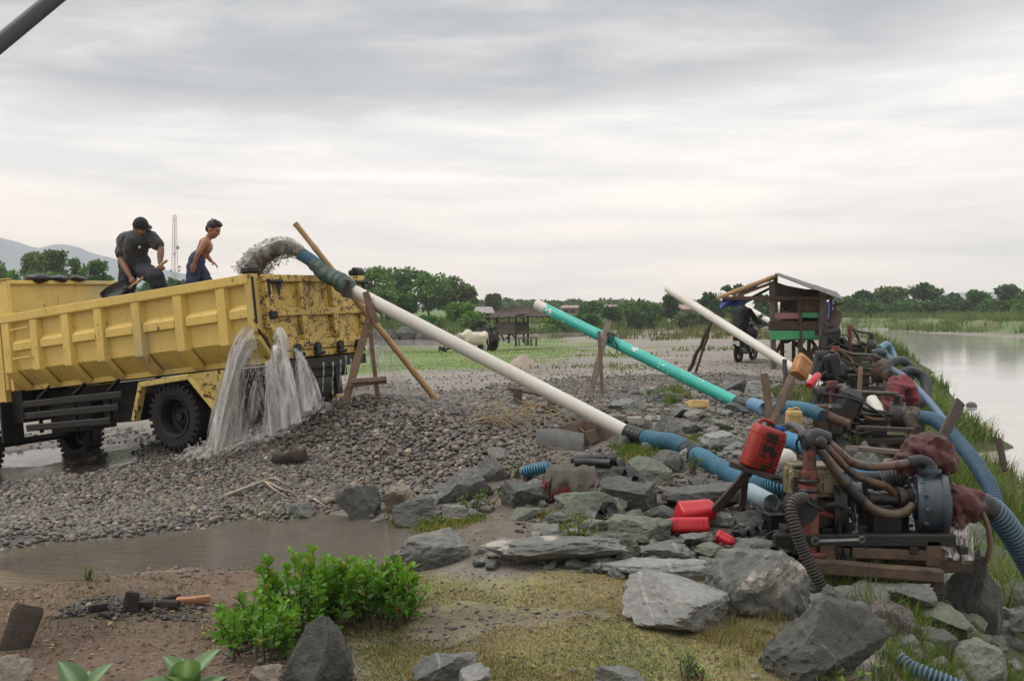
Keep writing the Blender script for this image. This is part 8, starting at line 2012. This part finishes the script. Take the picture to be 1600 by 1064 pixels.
WS3 = water_spray_mat('broken_water', (.74, .72, .69), 0.0, .60, .12, (13, 2.6), .10)
WS2 = mat('water_drops', (.60, .58, .55), (.50, .48, .45), rough=.1, bump=0, spec=.6)
WS2.node_tree.nodes['Principled BSDF'].inputs['Alpha'].default_value = .55; WS2.node_tree.nodes['Principled BSDF'].inputs['IOR'].default_value = 1.33
FOAM = water_spray_mat('foamy_water', (.62, .60, .57), .0, .85, .25, (9, 9))
def cascade(name, label, starts, ends, v0, n_str, seed, layers=3, drop=.010, sag=.55, m=WS1, wob=.05):
    """water falling from a slit (starts) to the ground (ends): layered streaky sheets, strands and drops"""
    r = np.random.default_rng(seed); s_ = np.asarray(starts, float); e_ = np.asarray(ends, float)
    S = lambda t: np.array([np.interp(t, np.linspace(0, 1, len(s_)), s_[:, i]) for i in range(3)]); E = lambda t: np.array([np.interp(t, np.linspace(0, 1, len(e_)), e_[:, i]) for i in range(3)])
    def arc(t, q):
        a, b = S(t), E(t); xy = a[:2] + (b[:2] - a[:2]) * q; z = a[2] + (b[2] - a[2]) * (q * (1 - sag) + q * q * sag) + v0 * q * (1 - q); return np.array([xy[0], xy[1], z])
    rt = thing(name, label, 'water', E(.5)); nu, nv = 22, 30
    b = MB()
    for l in range(layers):
        off = (l - (layers - 1) / 2) * .05; X = np.zeros((nv, nu, 3))
        ph = r.uniform(0, 9, 3)
        for j in range(nv):
            q = j / (nv - 1)
            for i in range(nu):
                t = i / (nu - 1); p_ = arc(t, q); X[j, i] = p_ + np.array([math.sin(t * 17 + ph[0] + q * 3), math.cos(t * 13 + ph[1] + q * 2), 0]) * wob * (.3 + q) + np.array([0, off * (.4 + q), 0])
        i0 = (np.arange(nv - 1)[:, None] * nu + np.arange(nu - 1)).ravel()
        U = np.stack(np.meshgrid(np.linspace(0, 1, nv), np.linspace(0, 1, nu) + l * .37, indexing='ij')[::-1], -1).reshape(-1, 2); U[:, 1] += l * 1.7
        b.add(X.reshape(-1, 3), [np.stack([i0, i0 + 1, i0 + nu + 1, i0 + nu], 1)], None, U)
    b.build('water_sheet', m, rt, smooth=True, uv=True)
    b = MB()
    for k in range(n_str // 3):
        t = r.random(); q0 = r.uniform(0, .9); q1 = min(1, q0 + r.uniform(.04, .13)); of = r.normal(0, .04, 3) * np.array([1, 1.6, .3])
        pts = np.array([arc(t, q) + of * (.4 + q) for q in np.linspace(q0, q1, 7)]); rr = drop * r.uniform(.12, .42) * np.array([.2, .7, 1, .9, .8, .6, .2]); b.tube(pts, rr, 5)
    for k in range(n_str * 5):
        t = np.clip(r.normal(.5, .42), -.08, 1.08); q = r.uniform(.15, 1); c = arc(t, q) + r.normal(0, .035, 3) * (.3 + q); d_ = drop * r.uniform(.14, .48); b.ell(c, (d_, d_, d_ * r.uniform(1.5, 6)), nu=6, nv=5)
    o = b.build('water_drops', WS2, rt, smooth=True); o['kind'] = 'stuff'
    return rt
cascade('waterfall', 'long arched stream of water at the rear corner of the truck bed, falling farthest left', [P(391, 508, 10.35), P(396, 524, 10.36), P(401, 545, 10.38)], [P(329, 698, 10.1), P(338, 700, 10.15), P(350, 696, 10.25)], .22, 50, 1, sag=.75)
cascade('waterfall', 'thin broken veil of water between the arched stream and the tailgate gush', [P(402, 546, 10.38), P(407, 560, 10.4), P(412, 575, 10.42)], [P(352, 696, 10.25), P(374, 690, 10.35), P(402, 682, 10.5)], .16, 40, 11, sag=.75, layers=2, m=WS3)
cascade('waterfall', 'thick gush of water pouring from the lower left of the tailgate', [P(430, 512, 10.4), P(428, 535, 10.4), P(424, 556, 10.42), P(414, 575, 10.45)], [P(467, 655, 10.2), P(455, 664, 10.2), P(436, 672, 10.25), P(412, 680, 10.3)], .34, 60, 2, sag=.85)
cascade('waterfall', 'shorter gush of water under the middle of the tailgate', [P(448, 545, 10.6), P(456, 548, 10.65), P(464, 552, 10.7), P(470, 556, 10.75)], [P(498, 634, 10.45), P(488, 640, 10.4), P(476, 646, 10.4), P(464, 652, 10.4)], .28, 40, 3, sag=.85, layers=2)
cascade('waterfall', 'white spray of water falling from the far corner of the truck bed behind the trestle', [P(572, 515, 12.3), P(580, 522, 12.3), P(584, 532, 12.3), P(580, 545, 12.3)], [P(640, 622, 12.2), P(622, 616, 12.2), P(600, 612, 12.2), P(578, 610, 12.2)], .34, 110, 4, sag=.85, wob=.09, layers=1, m=WS3)
for k, (px, y0, y1, d) in enumerate(((505, 566, 612, 11.0), (532, 562, 606, 11.4), (520, 565, 618, 11.2), (548, 560, 610, 11.6), (540, 556, 596, 11.5))):
    b = MB(); pth = np.array([P(px + .6 * math.sin(t * 6), y0 + (y1 - y0) * t, d) for t in np.linspace(0, 1, 14)]); b.tube(pth, .010 * (1 + .5 * np.sin(np.arange(14) * 1.7)) * np.linspace(1, .5, 14), 6)
    o = b.build('water_trickle', WS2, smooth=True); tag(o, ('trickle of water dripping off the tailgate sill, leftmost', 'trickle of water dripping off the tailgate sill, middle right', 'trickle of water dripping off the tailgate sill, second from the left', 'trickle of water dripping off the tailgate sill, rightmost by the trestle', 'shortest trickle of water dripping off the tailgate sill')[k], 'water')
cascade('waterfall', 'small water spill dripping beside the hanging maroon rag', [P(1478, 820, 6.62), P(1488, 822, 6.6), P(1508, 822, 6.6), P(1516, 815, 6.6)], [P(1474, 866, 6.5), P(1486, 872, 6.5), P(1506, 874, 6.5), P(1514, 872, 6.5)], .0, 40, 5, layers=2, drop=.0045, sag=.6, wob=.01)
# foam where the water lands
def splash(poly, n, seed):
    r = np.random.default_rng(seed); xy = sample_poly(poly, n, r, .12); z = ground(xy[:, 0], xy[:, 1]); b = MB()
    for (x, y), zz_ in zip(xy, z): d_ = r.uniform(.004, .013); b.ell((x, y, zz_ + .03 + abs(r.normal(0, .05))), (d_, d_, d_ * r.uniform(.8, 2.2)), nu=6, nv=5)
    o = b.build('water_splash', WS2, smooth=True); tag(o, kind='stuff')
Z_FOAM = poly_g([(292, 716), (330, 690), (400, 670), (470, 640), (505, 630), (500, 650), (440, 680), (390, 705), (330, 722)])
splash(Z_FOAM, 1600, 3)
def foam():
    c = Z_FOAM; nx, ny = 70, 70; x0, x1, y0, y1 = c[:, 0].min() - .3, c[:, 0].max() + .3, c[:, 1].min() - .3, c[:, 1].max() + .3
    X, Y = np.meshgrid(np.linspace(x0, x1, nx), np.linspace(y0, y1, ny), indexing='ij'); x, y = X.ravel(), Y.ravel(); p3 = np.stack([x, y, x * 0], 1)
    d = sdist(x, y, c) + fbm(p3, 2, 3, 4) * .15; z = ground(x, y) + .065 + .03 * fbm(p3, 6, 3, 6) - np.clip(d, 0, .3) * .3
    i = (np.arange(nx - 1)[:, None] * ny + np.arange(ny - 1)).ravel(); f = np.stack([i, i + ny, i + ny + 1, i + 1], 1); f = f[(d[f] < .08).all(1)]
    b = MB(); b.add(np.stack([x, y, z], 1), [f], None, np.stack([x, y], 1)); o = b.build('foam', water_spray_mat('foam_on_gravel', (.70, .68, .65), .0, .62, .2, (7, 7)), smooth=True, uv=True); tag(o, kind='stuff')
foam()
# slurry jet from the nozzle
def jet():
    r = np.random.default_rng(9); st = P(474, 399, 11.29); pts = [st, P(458, 390, 11.34), P(440, 388, 11.40), P(422, 393, 11.47), P(407, 404, 11.52), P(396, 418, 11.57), P(390, 432, 11.6)]
    path = curve(pts, 60); n = len(path); t = np.linspace(0, 1, n); rad = .068 + .085 * t; b = MB(); nn = 30; b.tube(path, rad, nn)
    v = b.v[0]; c_ = np.concatenate([np.repeat(path, nn, 0), path[:1], path[-1:]]); tt = np.concatenate([np.repeat(t, nn), [0, 1]])[:, None]
    dv = v - c_; dv /= np.maximum(np.linalg.norm(dv, axis=1, keepdims=True), 1e-6)
    b.v[0] = v + dv * ((fbm(np.concatenate([dv * 1.1, tt], 1)[:, [0, 2, 3]] * np.array([1, 1, 2.2]), 1.6, 3, 5) * .045 + fbm(np.concatenate([dv, tt], 1)[:, [0, 2, 3]] * np.array([1, 1, 2.0]), 6, 4, 8) * .022)[:, None] * (.12 + tt))
    rt = thing('slurry_jet', 'dark sandy slurry arcing out of the pipe mouth into the truck bed', 'slurry', path[-1])
    ml = mat('grey_slurry', (.15, .135, .118), (.075, .067, .058), sc=9, rough=.22, bump=.6, bsc=22, spec=.6, mott=.45)
    vv = b.v[0]; sh = MB(); sh.f = b.f; sh.n = b.n; sh.c = b.c; sh.uv = b.uv; sh.v = [c_ + (vv - c_) * (1.18 + .22 * tt) + dv * (fbm(v, 16, 3, 12) * .03)[:, None] * tt]; b.v[0] = c_ + (vv - c_) * (.92 - .30 * tt)
    b.build('stream', ml, rt, smooth=70); sh.build('spray', water_spray_mat('slurry_spray', (.25, .225, .195), .0, .95, .25, (4, 11)), rt, smooth=True, uv=True)
    b = MB()
    for k in range(1500):
        i = int(n * r.random() ** .6 * .999); q = i / n; c = path[i] + r.normal(0, rad[i] * .62, 3) + np.array([.02, 0, -.08 * r.random() * (.3 + q) - .06 * q * r.random()]); d_ = (.002 + .009 * r.random() ** 3) * (.6 + .6 * q); dr = unit(path[min(i + 1, n - 1)] - path[max(i - 1, 0)]); b.ell(c, (d_ * r.uniform(1, 2.6), d_, d_), frame(dr, (0, .1, 1)), 7, 5)
    for k in range(0):
        q = r.uniform(.1, .75); i = int(q * n); c = path[i] + np.array([r.normal(0, .03), r.normal(0, .04), -rad[i] * .8]); b.tube(curve([c, c + [-.02, 0, -.05], c + [-.03 + r.normal(0, .02), 0, -.09 - .16 * r.random()]], 8), np.linspace(.014, .003, 8)[:len(curve([c, c, c], 8))] * r.uniform(.5, 1.2), 5)
    o = b.build('slurry_drops', ml, rt, smooth=True); o['kind'] = 'stuff'
jet()
b = MB(); corrugated(b, [P(1405, 1030, 5.0), P(1425, 1044, 4.95), P(1455, 1056, 4.9), P(1500, 1075, 4.85), P(1560, 1110, 4.8)], .036, .022, .005, 14, GB1, GB2); o = b.build('ribbed_hose', M['hose'], smooth=40); tag(o, 'thin blue-grey ribbed hose at the bottom edge beside the biggest ridge-backed boulder', 'hose')
# ------------------------------------------------------------------ small things on the ground
def logp(label, a, b_, w_, h_, m, seed, name='log', up=(0, 0, 1), cat='wood', group=None):
    mb = MB(); r = np.random.default_rng(seed); mb.beam(a, b_, w_, h_, up, .012); v = mb.v[0]
    # subdivide by lofting instead of a plain block
    mb = MB(); a = np.asarray(a); b_ = np.asarray(b_); x = unit(b_ - a); y = unit(np.cross(up, x)); z = np.cross(x, y); n = 10; L_ = np.linalg.norm(b_ - a); vs = []
    for i in range(n):
        t = i / (n - 1); c = a + x * L_ * t; k = 1 if 0 < i < n - 1 else .86
        for an in np.linspace(0, 2 * PI, 16, endpoint=False): co, si = math.cos(an), math.sin(an); e_ = (abs(co) ** 4 + abs(si) ** 4) ** -.25; vs.append(c + (y * co * w_ / 2 + z * si * h_ / 2) * e_ * k)
    vs = np.array(vs); vs = vs + fbm(vs, 9, 3, seed)[:, None] * min(w_, h_) * .12; i0 = (np.arange(n - 1)[:, None] * 16 + np.arange(16)).ravel(); i1 = (np.arange(n - 1)[:, None] * 16 + (np.arange(16) + 1) % 16).ravel()
    mb.add(vs, [np.stack([i0, i1, i1 + 16, i0 + 16], 1), np.arange(16)[::-1][None], (np.arange(16) + 16 * (n - 1))[None]])
    o = mb.build(name, M[m], smooth=40); tag(o, label, cat, group); return o
q = G(452, 726); logp('dark wet log half buried in the gravel heap', q + [-.16, .03, .05], q + [.16, -.03, .10], .12, .13, 'dark_wood', 1)
q = G(25, 1015); logp('flat dark weathered plank slab standing tilted at the left edge', q + [-.02, 0, -.02], q + [.03, .08, .20], .15, .045, 'dark_wood', 2, 'wood_slab', (.4, -1, .3))
ch = [(302, 944, .19, .055, .05, 'cut_wood', .2, 'sawn orange-brown block beside the charred logs', 'wood_block'), (222, 952, .12, .045, .05, 'char', .1, 'longest charred log in the cold fire', 'charred_log'), (262, 950, .14, .05, .045, 'char', -.3, 'charred log nearest the orange-brown block', 'charred_log'), (152, 955, .10, .04, .04, 'char', .4, 'charred stick with pale end left of the fire', 'charred_log'), (166, 966, .09, .04, .035, 'char', -.5, 'small charred stick lowest in the cold fire', 'charred_log'), (270, 938, .10, .035, .035, 'char', .6, 'charred stick behind the orange-brown block', 'charred_log'), (112, 962, .06, .035, .03, 'char', .2, 'small black ember piece farthest from the orange-brown block', 'charred_log')]
for i, (px, py, L_, w_, h_, m, an, lb, nm) in enumerate(ch):
    c = G(px, py); d_ = np.array([math.cos(an), math.sin(an), 0]) * L_ / 2; logp(lb, c - d_ + [0, 0, h_ * .45], c + d_ + [0, 0, h_ * .55], w_, h_, m, 20 + i, nm, cat='wood', group=None if m != 'char' else 'charred logs of the cold fire')
c = G(203, 957); logp('upright charred stump standing in the cold fire', c, c + [.01, .02, .115], .075, .06, 'char', 31, 'charred_log', (0, 1, 0), group='charred logs of the cold fire')
r = np.random.default_rng(8); qc = G(205, 950); scatter('charcoal', np.array([(qc[0] - .35, qc[1] - .22), (qc[0] + .4, qc[1] - .18), (qc[0] + .35, qc[1] + .25), (qc[0] - .3, qc[1] + .25)]), 500, .008, .05, 91, soft=.06, pal=np.array([(.02, .018, .017), (.04, .035, .032), (.09, .08, .075)]), pw=np.array([.5, .35, .15]), lift=.3)
def strands(name, label, m, pths, r0, cat='straw', kind=None):
    b = MB()
    for p_, rr in pths: cv_ = curve(p_, 16); b.tube(cv_, np.linspace(rr, rr * .4, len(cv_)), 5)
    o = b.build(name, M[m], smooth=True); tag(o, label, cat, kind=kind); return o
gp = lambda px, py, h_=.02: G(px, py) + np.array([0, 0, h_])
strands('driftwood_root', 'pale forked root lying on the gravel by the stream', 'root', [([gp(350, 780, .03), gp(390, 770, .06), gp(415, 766, .08), gp(440, 774, .06), gp(468, 776, .03)], .018), ([gp(415, 766, .08), gp(430, 776, .06), gp(452, 783, .03)], .013), ([gp(400, 768, .07), gp(425, 764, .1), gp(455, 768, .05)], .012)], .01, 'driftwood')
strands('driftwood_root', 'small pale stick left of the rounded dark boulder', 'root', [([gp(490, 786, .04), gp(500, 792, .04), gp(510, 797, .03)], .014)], .01, 'driftwood')
r = np.random.default_rng(12); ps = []
for k in range(70):
    px, py = r.uniform(720, 890), r.uniform(632, 668); L_ = r.uniform(15, 90); an = r.normal(.25, .5); ps.append(([gp(px, py, .03), gp(px + L_ * .5 * math.cos(an), py + L_ * .2 * math.sin(an), .05 + .1 * r.random()), gp(px + L_ * math.cos(an), py + L_ * .4 * math.sin(an), .03)], r.uniform(.003, .007)))
for k in range(16): px, py = r.uniform(760, 830), r.uniform(655, 690); ps.append(([gp(px, py, .0), gp(px + r.normal(0, 6), py, .12), gp(px + r.normal(0, 14), py, r.uniform(.15, .3))], .005))
strands('straw', 'dry straw stalks strewn over the gravel below the white pipe', 'straw', ps, .005, 'straw', 'stuff')
sl = thing('timber_sled', 'old timber sled with a bent grey sheet metal front under the white pipe', 'sled', G(905, 700))
m1 = MB(); a_, b_ = G(838, 700), G(913, 706); X = np.array([[a_ * (1 - t) + b_ * t + np.array([0, .03 * math.sin(PI * t) + .05 * s_ * s_, .01 + .17 * s_ + .015 * math.sin(t * 4)]) for t in np.linspace(0, 1, 12)] for s_ in np.linspace(0, 1, 6)]); m1.slab(X, .006); m1.build('metal_sheet', M['grey_metal'], sl)
m1 = MB(); plank(m1, G(866, 697) + [0, .05, .10], G(935, 668) + [0, .2, .05], .14, .07, (0, -1, .2)); m1.build('runner', M['wood'], sl)
m1 = MB(); plank(m1, G(914, 703) + [0, .05, .10], G(985, 676) + [0, .2, .04], .14, .07, (0, -1, .2)); m1.build('runner', M['wood'], sl)
m1 = MB(); plank(m1, G(915, 680) + [0, .1, .07], G(950, 676) + [0, .1, .07], .12, .08, (0, -1, .2)); m1.build('cross_piece', M['wood'], sl)
fr = thing('wooden_frame', 'low brown wooden frame lying on the gravel left of the white pipe', 'frame', G(835, 642))
m1 = MB(); stick(m1, gp(796, 620, .12), gp(868, 633, .10), .035, .03, .008, seed=2); m1.build('rail', M['wood'], fr)
m1 = MB(); plank(m1, gp(806, 634, .04), gp(870, 645, .04), .07, .05, (0, 0, 1)); m1.build('rail', M['wood'], fr)
for px, py in ((809, 634), (862, 643)): m1 = MB(); c = G(px, py); plank(m1, c, c + [0, .02, .2], .11, .09, (0, -1, 0)); m1.build('block', M['wood'], fr)
# cloth and hoses on the black block
from mathutils.bvhtree import BVHTree
BV = []
for o_ in BLOCK:
    BV.append(BVHTree.FromPolygons([o_.location + q_.co for q_ in o_.data.vertices], [tuple(q_.vertices) for q_ in o_.data.polygons]))
def cast(o_, d_):
    hs = [t.ray_cast(Vector(o_), Vector(d_), 9)[0] for t in BV]; hs = [h for h in hs if h is not None]
    return max(hs, key=lambda h: -(h - Vector(o_)).length) if hs else None
def topz(x, y):
    h = cast((x, y, 3), (0, 0, -1)); return h.z if h else gz(x, y)
lo = BLOCK[0].location.x + min(q_.co.x for q_ in BLOCK[0].data.vertices); yb0 = BLOCK[0].location.y + min(q_.co.y for q_ in BLOCK[0].data.vertices)
m1 = MB(); ni, nj = 26, 18; X = np.zeros((ni, nj, 3)); zt = topz(lo + .22, yb0 + .25)
for j in range(nj):
    x = lo + .0 + .40 * j / (nj - 1); ys = [y for y in np.linspace(yb0 + .42, yb0, 40) if topz(x, y) > zt - .09]; ye = min(ys) if ys else yb0 + .1
    for i in range(ni):
        if i < 15: y = yb0 + .42 + (ye - yb0 - .42) * i / 14; z = max(topz(x, y), zt - .10) + .014
        else:
            z = topz(x, ye) - (i - 14) * .016 * (1.2 - .8 * j / nj); h = cast((x, yb0 - 1, z), (0, 1, 0)); y = min(h.y if h else ye, X[14, j, 1]) - .018
        X[i, j] = (x + .012 * math.sin(i * .6), y + .008 * math.sin(j * 1.1), z + .008 * math.sin(j * 1.3 + i * .5))
m1.slab(X, -.010); o = m1.build('blanket', M['grey_cloth'], smooth=60); tag(o, 'grey-brown blanket with red fringe draped over the black block', 'blanket')
m1 = MB()
for i in range(8, ni):
    for k in range(3): a_ = X[i, 0] + np.array([-.003, -.004, .005 * k]); m1.tube([a_, a_ + [-.025, -.012, -.03 + .006 * k], a_ + [-.035, -.015, -.075]], .0055, 5)
for j in list(range(0, 9)) * 2:
    a_ = X[17, j] + np.array([r.uniform(-.01, .01), -.012, -.004 * j]); m1.tube([a_, a_ + [.003, -.006, -.035], a_ + [.006 * math.sin(j * 3), -.006, -.07]], .0055, 5)
m1.build('fringe', M['red_trim'], o)
def onb(px, py, d, r): q_ = P(px, py, d); q_[2] = topz(q_[0], q_[1]) + r; return q_
yc = yb0 + .30
m1 = MB(); corrugated(m1, [onb(893, 0, yc + .22, .04), onb(915, 0, yc + .18, .04), onb(940, 0, yc + .12, .04), onb(962, 0, yc + .06, .04)], .032, .02, .004, 12, DK1, DK2); o = m1.build('hose_piece', M['hose'], smooth=40); tag(o, 'ribbed black hose piece lying on the block, behind the smooth one', 'hose')
m1 = MB(); m1.hollow(curve([onb(898, 0, yc, .045), onb(918, 0, yc - .02, .045), onb(938, 0, yc - .06, .04), onb(955, 0, yc - .10, .04)], 16), .035, .006, 14); o = m1.build('hose_piece', M['black_rubber'], smooth=50); tag(o, 'smooth black hose piece lying on the block in front', 'hose')
def strip_(label, pts, w_, m, name, cat):
    b = MB(); pth = curve(pts, 24); X = np.array([[c + np.array([w_ * (s_ - .5), .3 * w_ * math.sin(i * .7) * (s_ - .5), .4 * w_ * math.sin(i * .9 + s_ * 2)]) for s_ in np.linspace(0, 1, 5)] for i, c in enumerate(pth)]); b.slab(X, .006); o = b.build(name, M[m], smooth=60); tag(o, label, cat); return o
strip_('black rubber strap trailing off the right of the black block', [onb(950, 0, yc + .1, .03), onb(965, 0, yc, .03), onb(978, 0, yc - .1, .03), onb(990, 0, yc - .22, .03), onb(1000, 0, yc - .32, .02)], .085, 'black_rubber', 'rubber_strap', 'strap')
strip_('crumpled black rubber scrap between the red sand mound and the green rocks', [gp(905, 828, .03), gp(930, 818, .08), gp(955, 815, .11), gp(972, 826, .04)], .10, 'black_rubber', 'rubber_scrap', 'scrap')
strip_('black rubber slab scrap lying right of the red cans', [gp(1148, 845, .03), gp(1170, 840, .05), gp(1192, 830, .06)], .075, 'black_rubber', 'rubber_scrap', 'scrap')
m1 = MB(); X = np.array([[P(1105 + 50 * u_, 620 + 14 * v_ + 4 * u_, 13.5 - .5 * v_) + np.array([0, 0, .02 * math.sin(u_ * 40)]) for u_ in np.linspace(0, 1, 40)] for v_ in np.linspace(0, 1, 3)]); m1.slab(X, .006); o = m1.build('roof_sheet', M['dark_metal']); tag(o, 'dark corrugated roofing sheet lying beneath the teal pipe', 'sheet')
for k, (a_, c, w_, m, lb) in enumerate(((P(1330, 700, 9.2), P(1405, 706, 9.6), .14, 'grey_wood', 'pale plank lying below the second pump frame'), (P(1205, 868, 6.7), P(1262, 862, 6.9), .07, 'dark_wood', 'short dark plank by the foot of the red riser pipe'), (P(1340, 668, 11.2), P(1428, 672, 11.3), .09, 'dark_wood', 'dark plank along the front of the second pump frame'))):
    m1 = MB(); plank(m1, onto(a_, .03), onto(c, .03), w_, .045, (0, 0, 1)); o = m1.build('plank', M[m]); tag(o, lb, 'plank')
m1 = MB(); m1.hollow([P(1362, 624, 13.4), P(1386, 660, 12.9)], .075, .006, 18); o = m1.build('pipe_offcut', M['white_pvc'], smooth=45); tag(o, 'white pipe offcut standing slanted between the second and third pumps', 'pipe')
m1 = MB(); m1.tube(curve([onto(P(1215 + 16 * math.cos(t), 845 + 6 * math.sin(t) - t * .8, 7.0), .02) for t in np.linspace(0, 14, 30)], 120), .011, 7); o = m1.build('rope_coil', M['rope'], smooth=60); tag(o, 'loose coil of black cord on the oily, shade-darkened ground left of the red riser pipe', 'rope')
m1 = MB(); c = G(1212, 830); m1.box(c + [0, 0, .07], (.16, .14, .15), frame((1, .2, 0), (0, 0, 1)), .012); m1.tube([c + [-.04, 0, .14], c + [-.04, 0, .165]], .014, 8); m1.tube([c + [.04, 0, .14], c + [.04, 0, .165]], .014, 8); o = m1.build('battery', M['black_rubber']); tag(o, 'small black battery box on the oily, shade-darkened ground beside the nearest pump', 'battery')
# heap of pale sand in the pasture
def heap(label, px, py, wpx, hpx, m):
    c = G(px, py); w_ = wpx / F * c[1] / 2; h_ = hpx / F * c[1]; b = MB(); n = 40; X = np.zeros((n, n, 3))
    for i in range(n):
        for j in range(n): x, y = (i / (n - 1) - .5) * 2.4, (j / (n - 1) - .5) * 2.4; rr = math.hypot(x, y); X[i, j] = (c[0] + x * w_, c[1] + y * w_, gz(c[0] + x * w_, c[1] + y * w_) - .03 + h_ * 1.15 * max(0, 1 - rr) ** .85)
    b.grid(X.transpose(1, 0, 2)); v = b.v[0]; b.v[0] = v + np.stack([v[:, 0] * 0, v[:, 0] * 0, fbm(v, 1.5, 3, 3) * .06], 1); o = b.build('sand_heap', M[m], smooth=True); tag(o, label, 'sand heap')
heap('small pale sand heap at the edge of the green pasture', 815, 571, 46, 17, 'sandpile')
m1 = MB(); c = P(1518, 634, 32); m1.ell(c, (.16, .2, .13)); o = m1.build('float_stone', M['rock_dark'], smooth=True); tag(o, 'dark stone sticking out of the river', 'stone')
# thick dark cable crossing the corner of the sky, sagging between poles outside the picture
m1 = MB(); a_, b_ = P(-5, 72, 3.2), P(90, -6, 3.35); d_ = b_ - a_; m1.tube(resample(np.array([a_ - d_ * 9, a_, b_, b_ + d_ * 9]), .2), .027, 14); o = m1.build('cable', M['cable'], smooth=True); tag(o, 'thick dark cable crossing the upper left corner of the sky', 'cable')

r = np.random.default_rng(77)
for k, (px, py, w_, h_) in enumerate(((612, 530, 26, 16), (636, 528, 28, 18), (662, 530, 26, 15), (684, 532, 20, 10), (590, 531, 20, 16))):
    rock(px - w_ / 2, py - h_, px + w_ / 2, py + 2, 'rock_dark', ('dark bank rock across the far water, second from the trestle', 'largest dark bank rock across the far water above the bamboo pole', 'dark bank rock across the far water right of the largest one', 'lowest dark bank rock at the right end of the far bank rocks', 'dark bank rock across the far water seen between the trestle legs')[k], 300 + k, d=98.0, flat=.1, sub=4)
# ------------------------------------------------------------------ air
mb = MB(); mb.box((0, 1200, 76), (6000, 2760, 160), bev=.001)
hz_ = bpy.data.materials.new('haze'); hz_.use_nodes = True
hz_.node_tree.nodes.clear()
vp = N(hz_.node_tree, 'ShaderNodeVolumePrincipled'); vp.inputs['Color'].default_value = (.93, .965, 1.0, 1); vp.inputs['Density'].default_value = .00042; vp.inputs['Anisotropy'].default_value = .2
hz_.node_tree.links.new(vp.outputs[0], N(hz_.node_tree, 'ShaderNodeOutputMaterial').inputs['Volume'])
tag(mb.build('haze', hz_, smooth=None), kind='stuff')
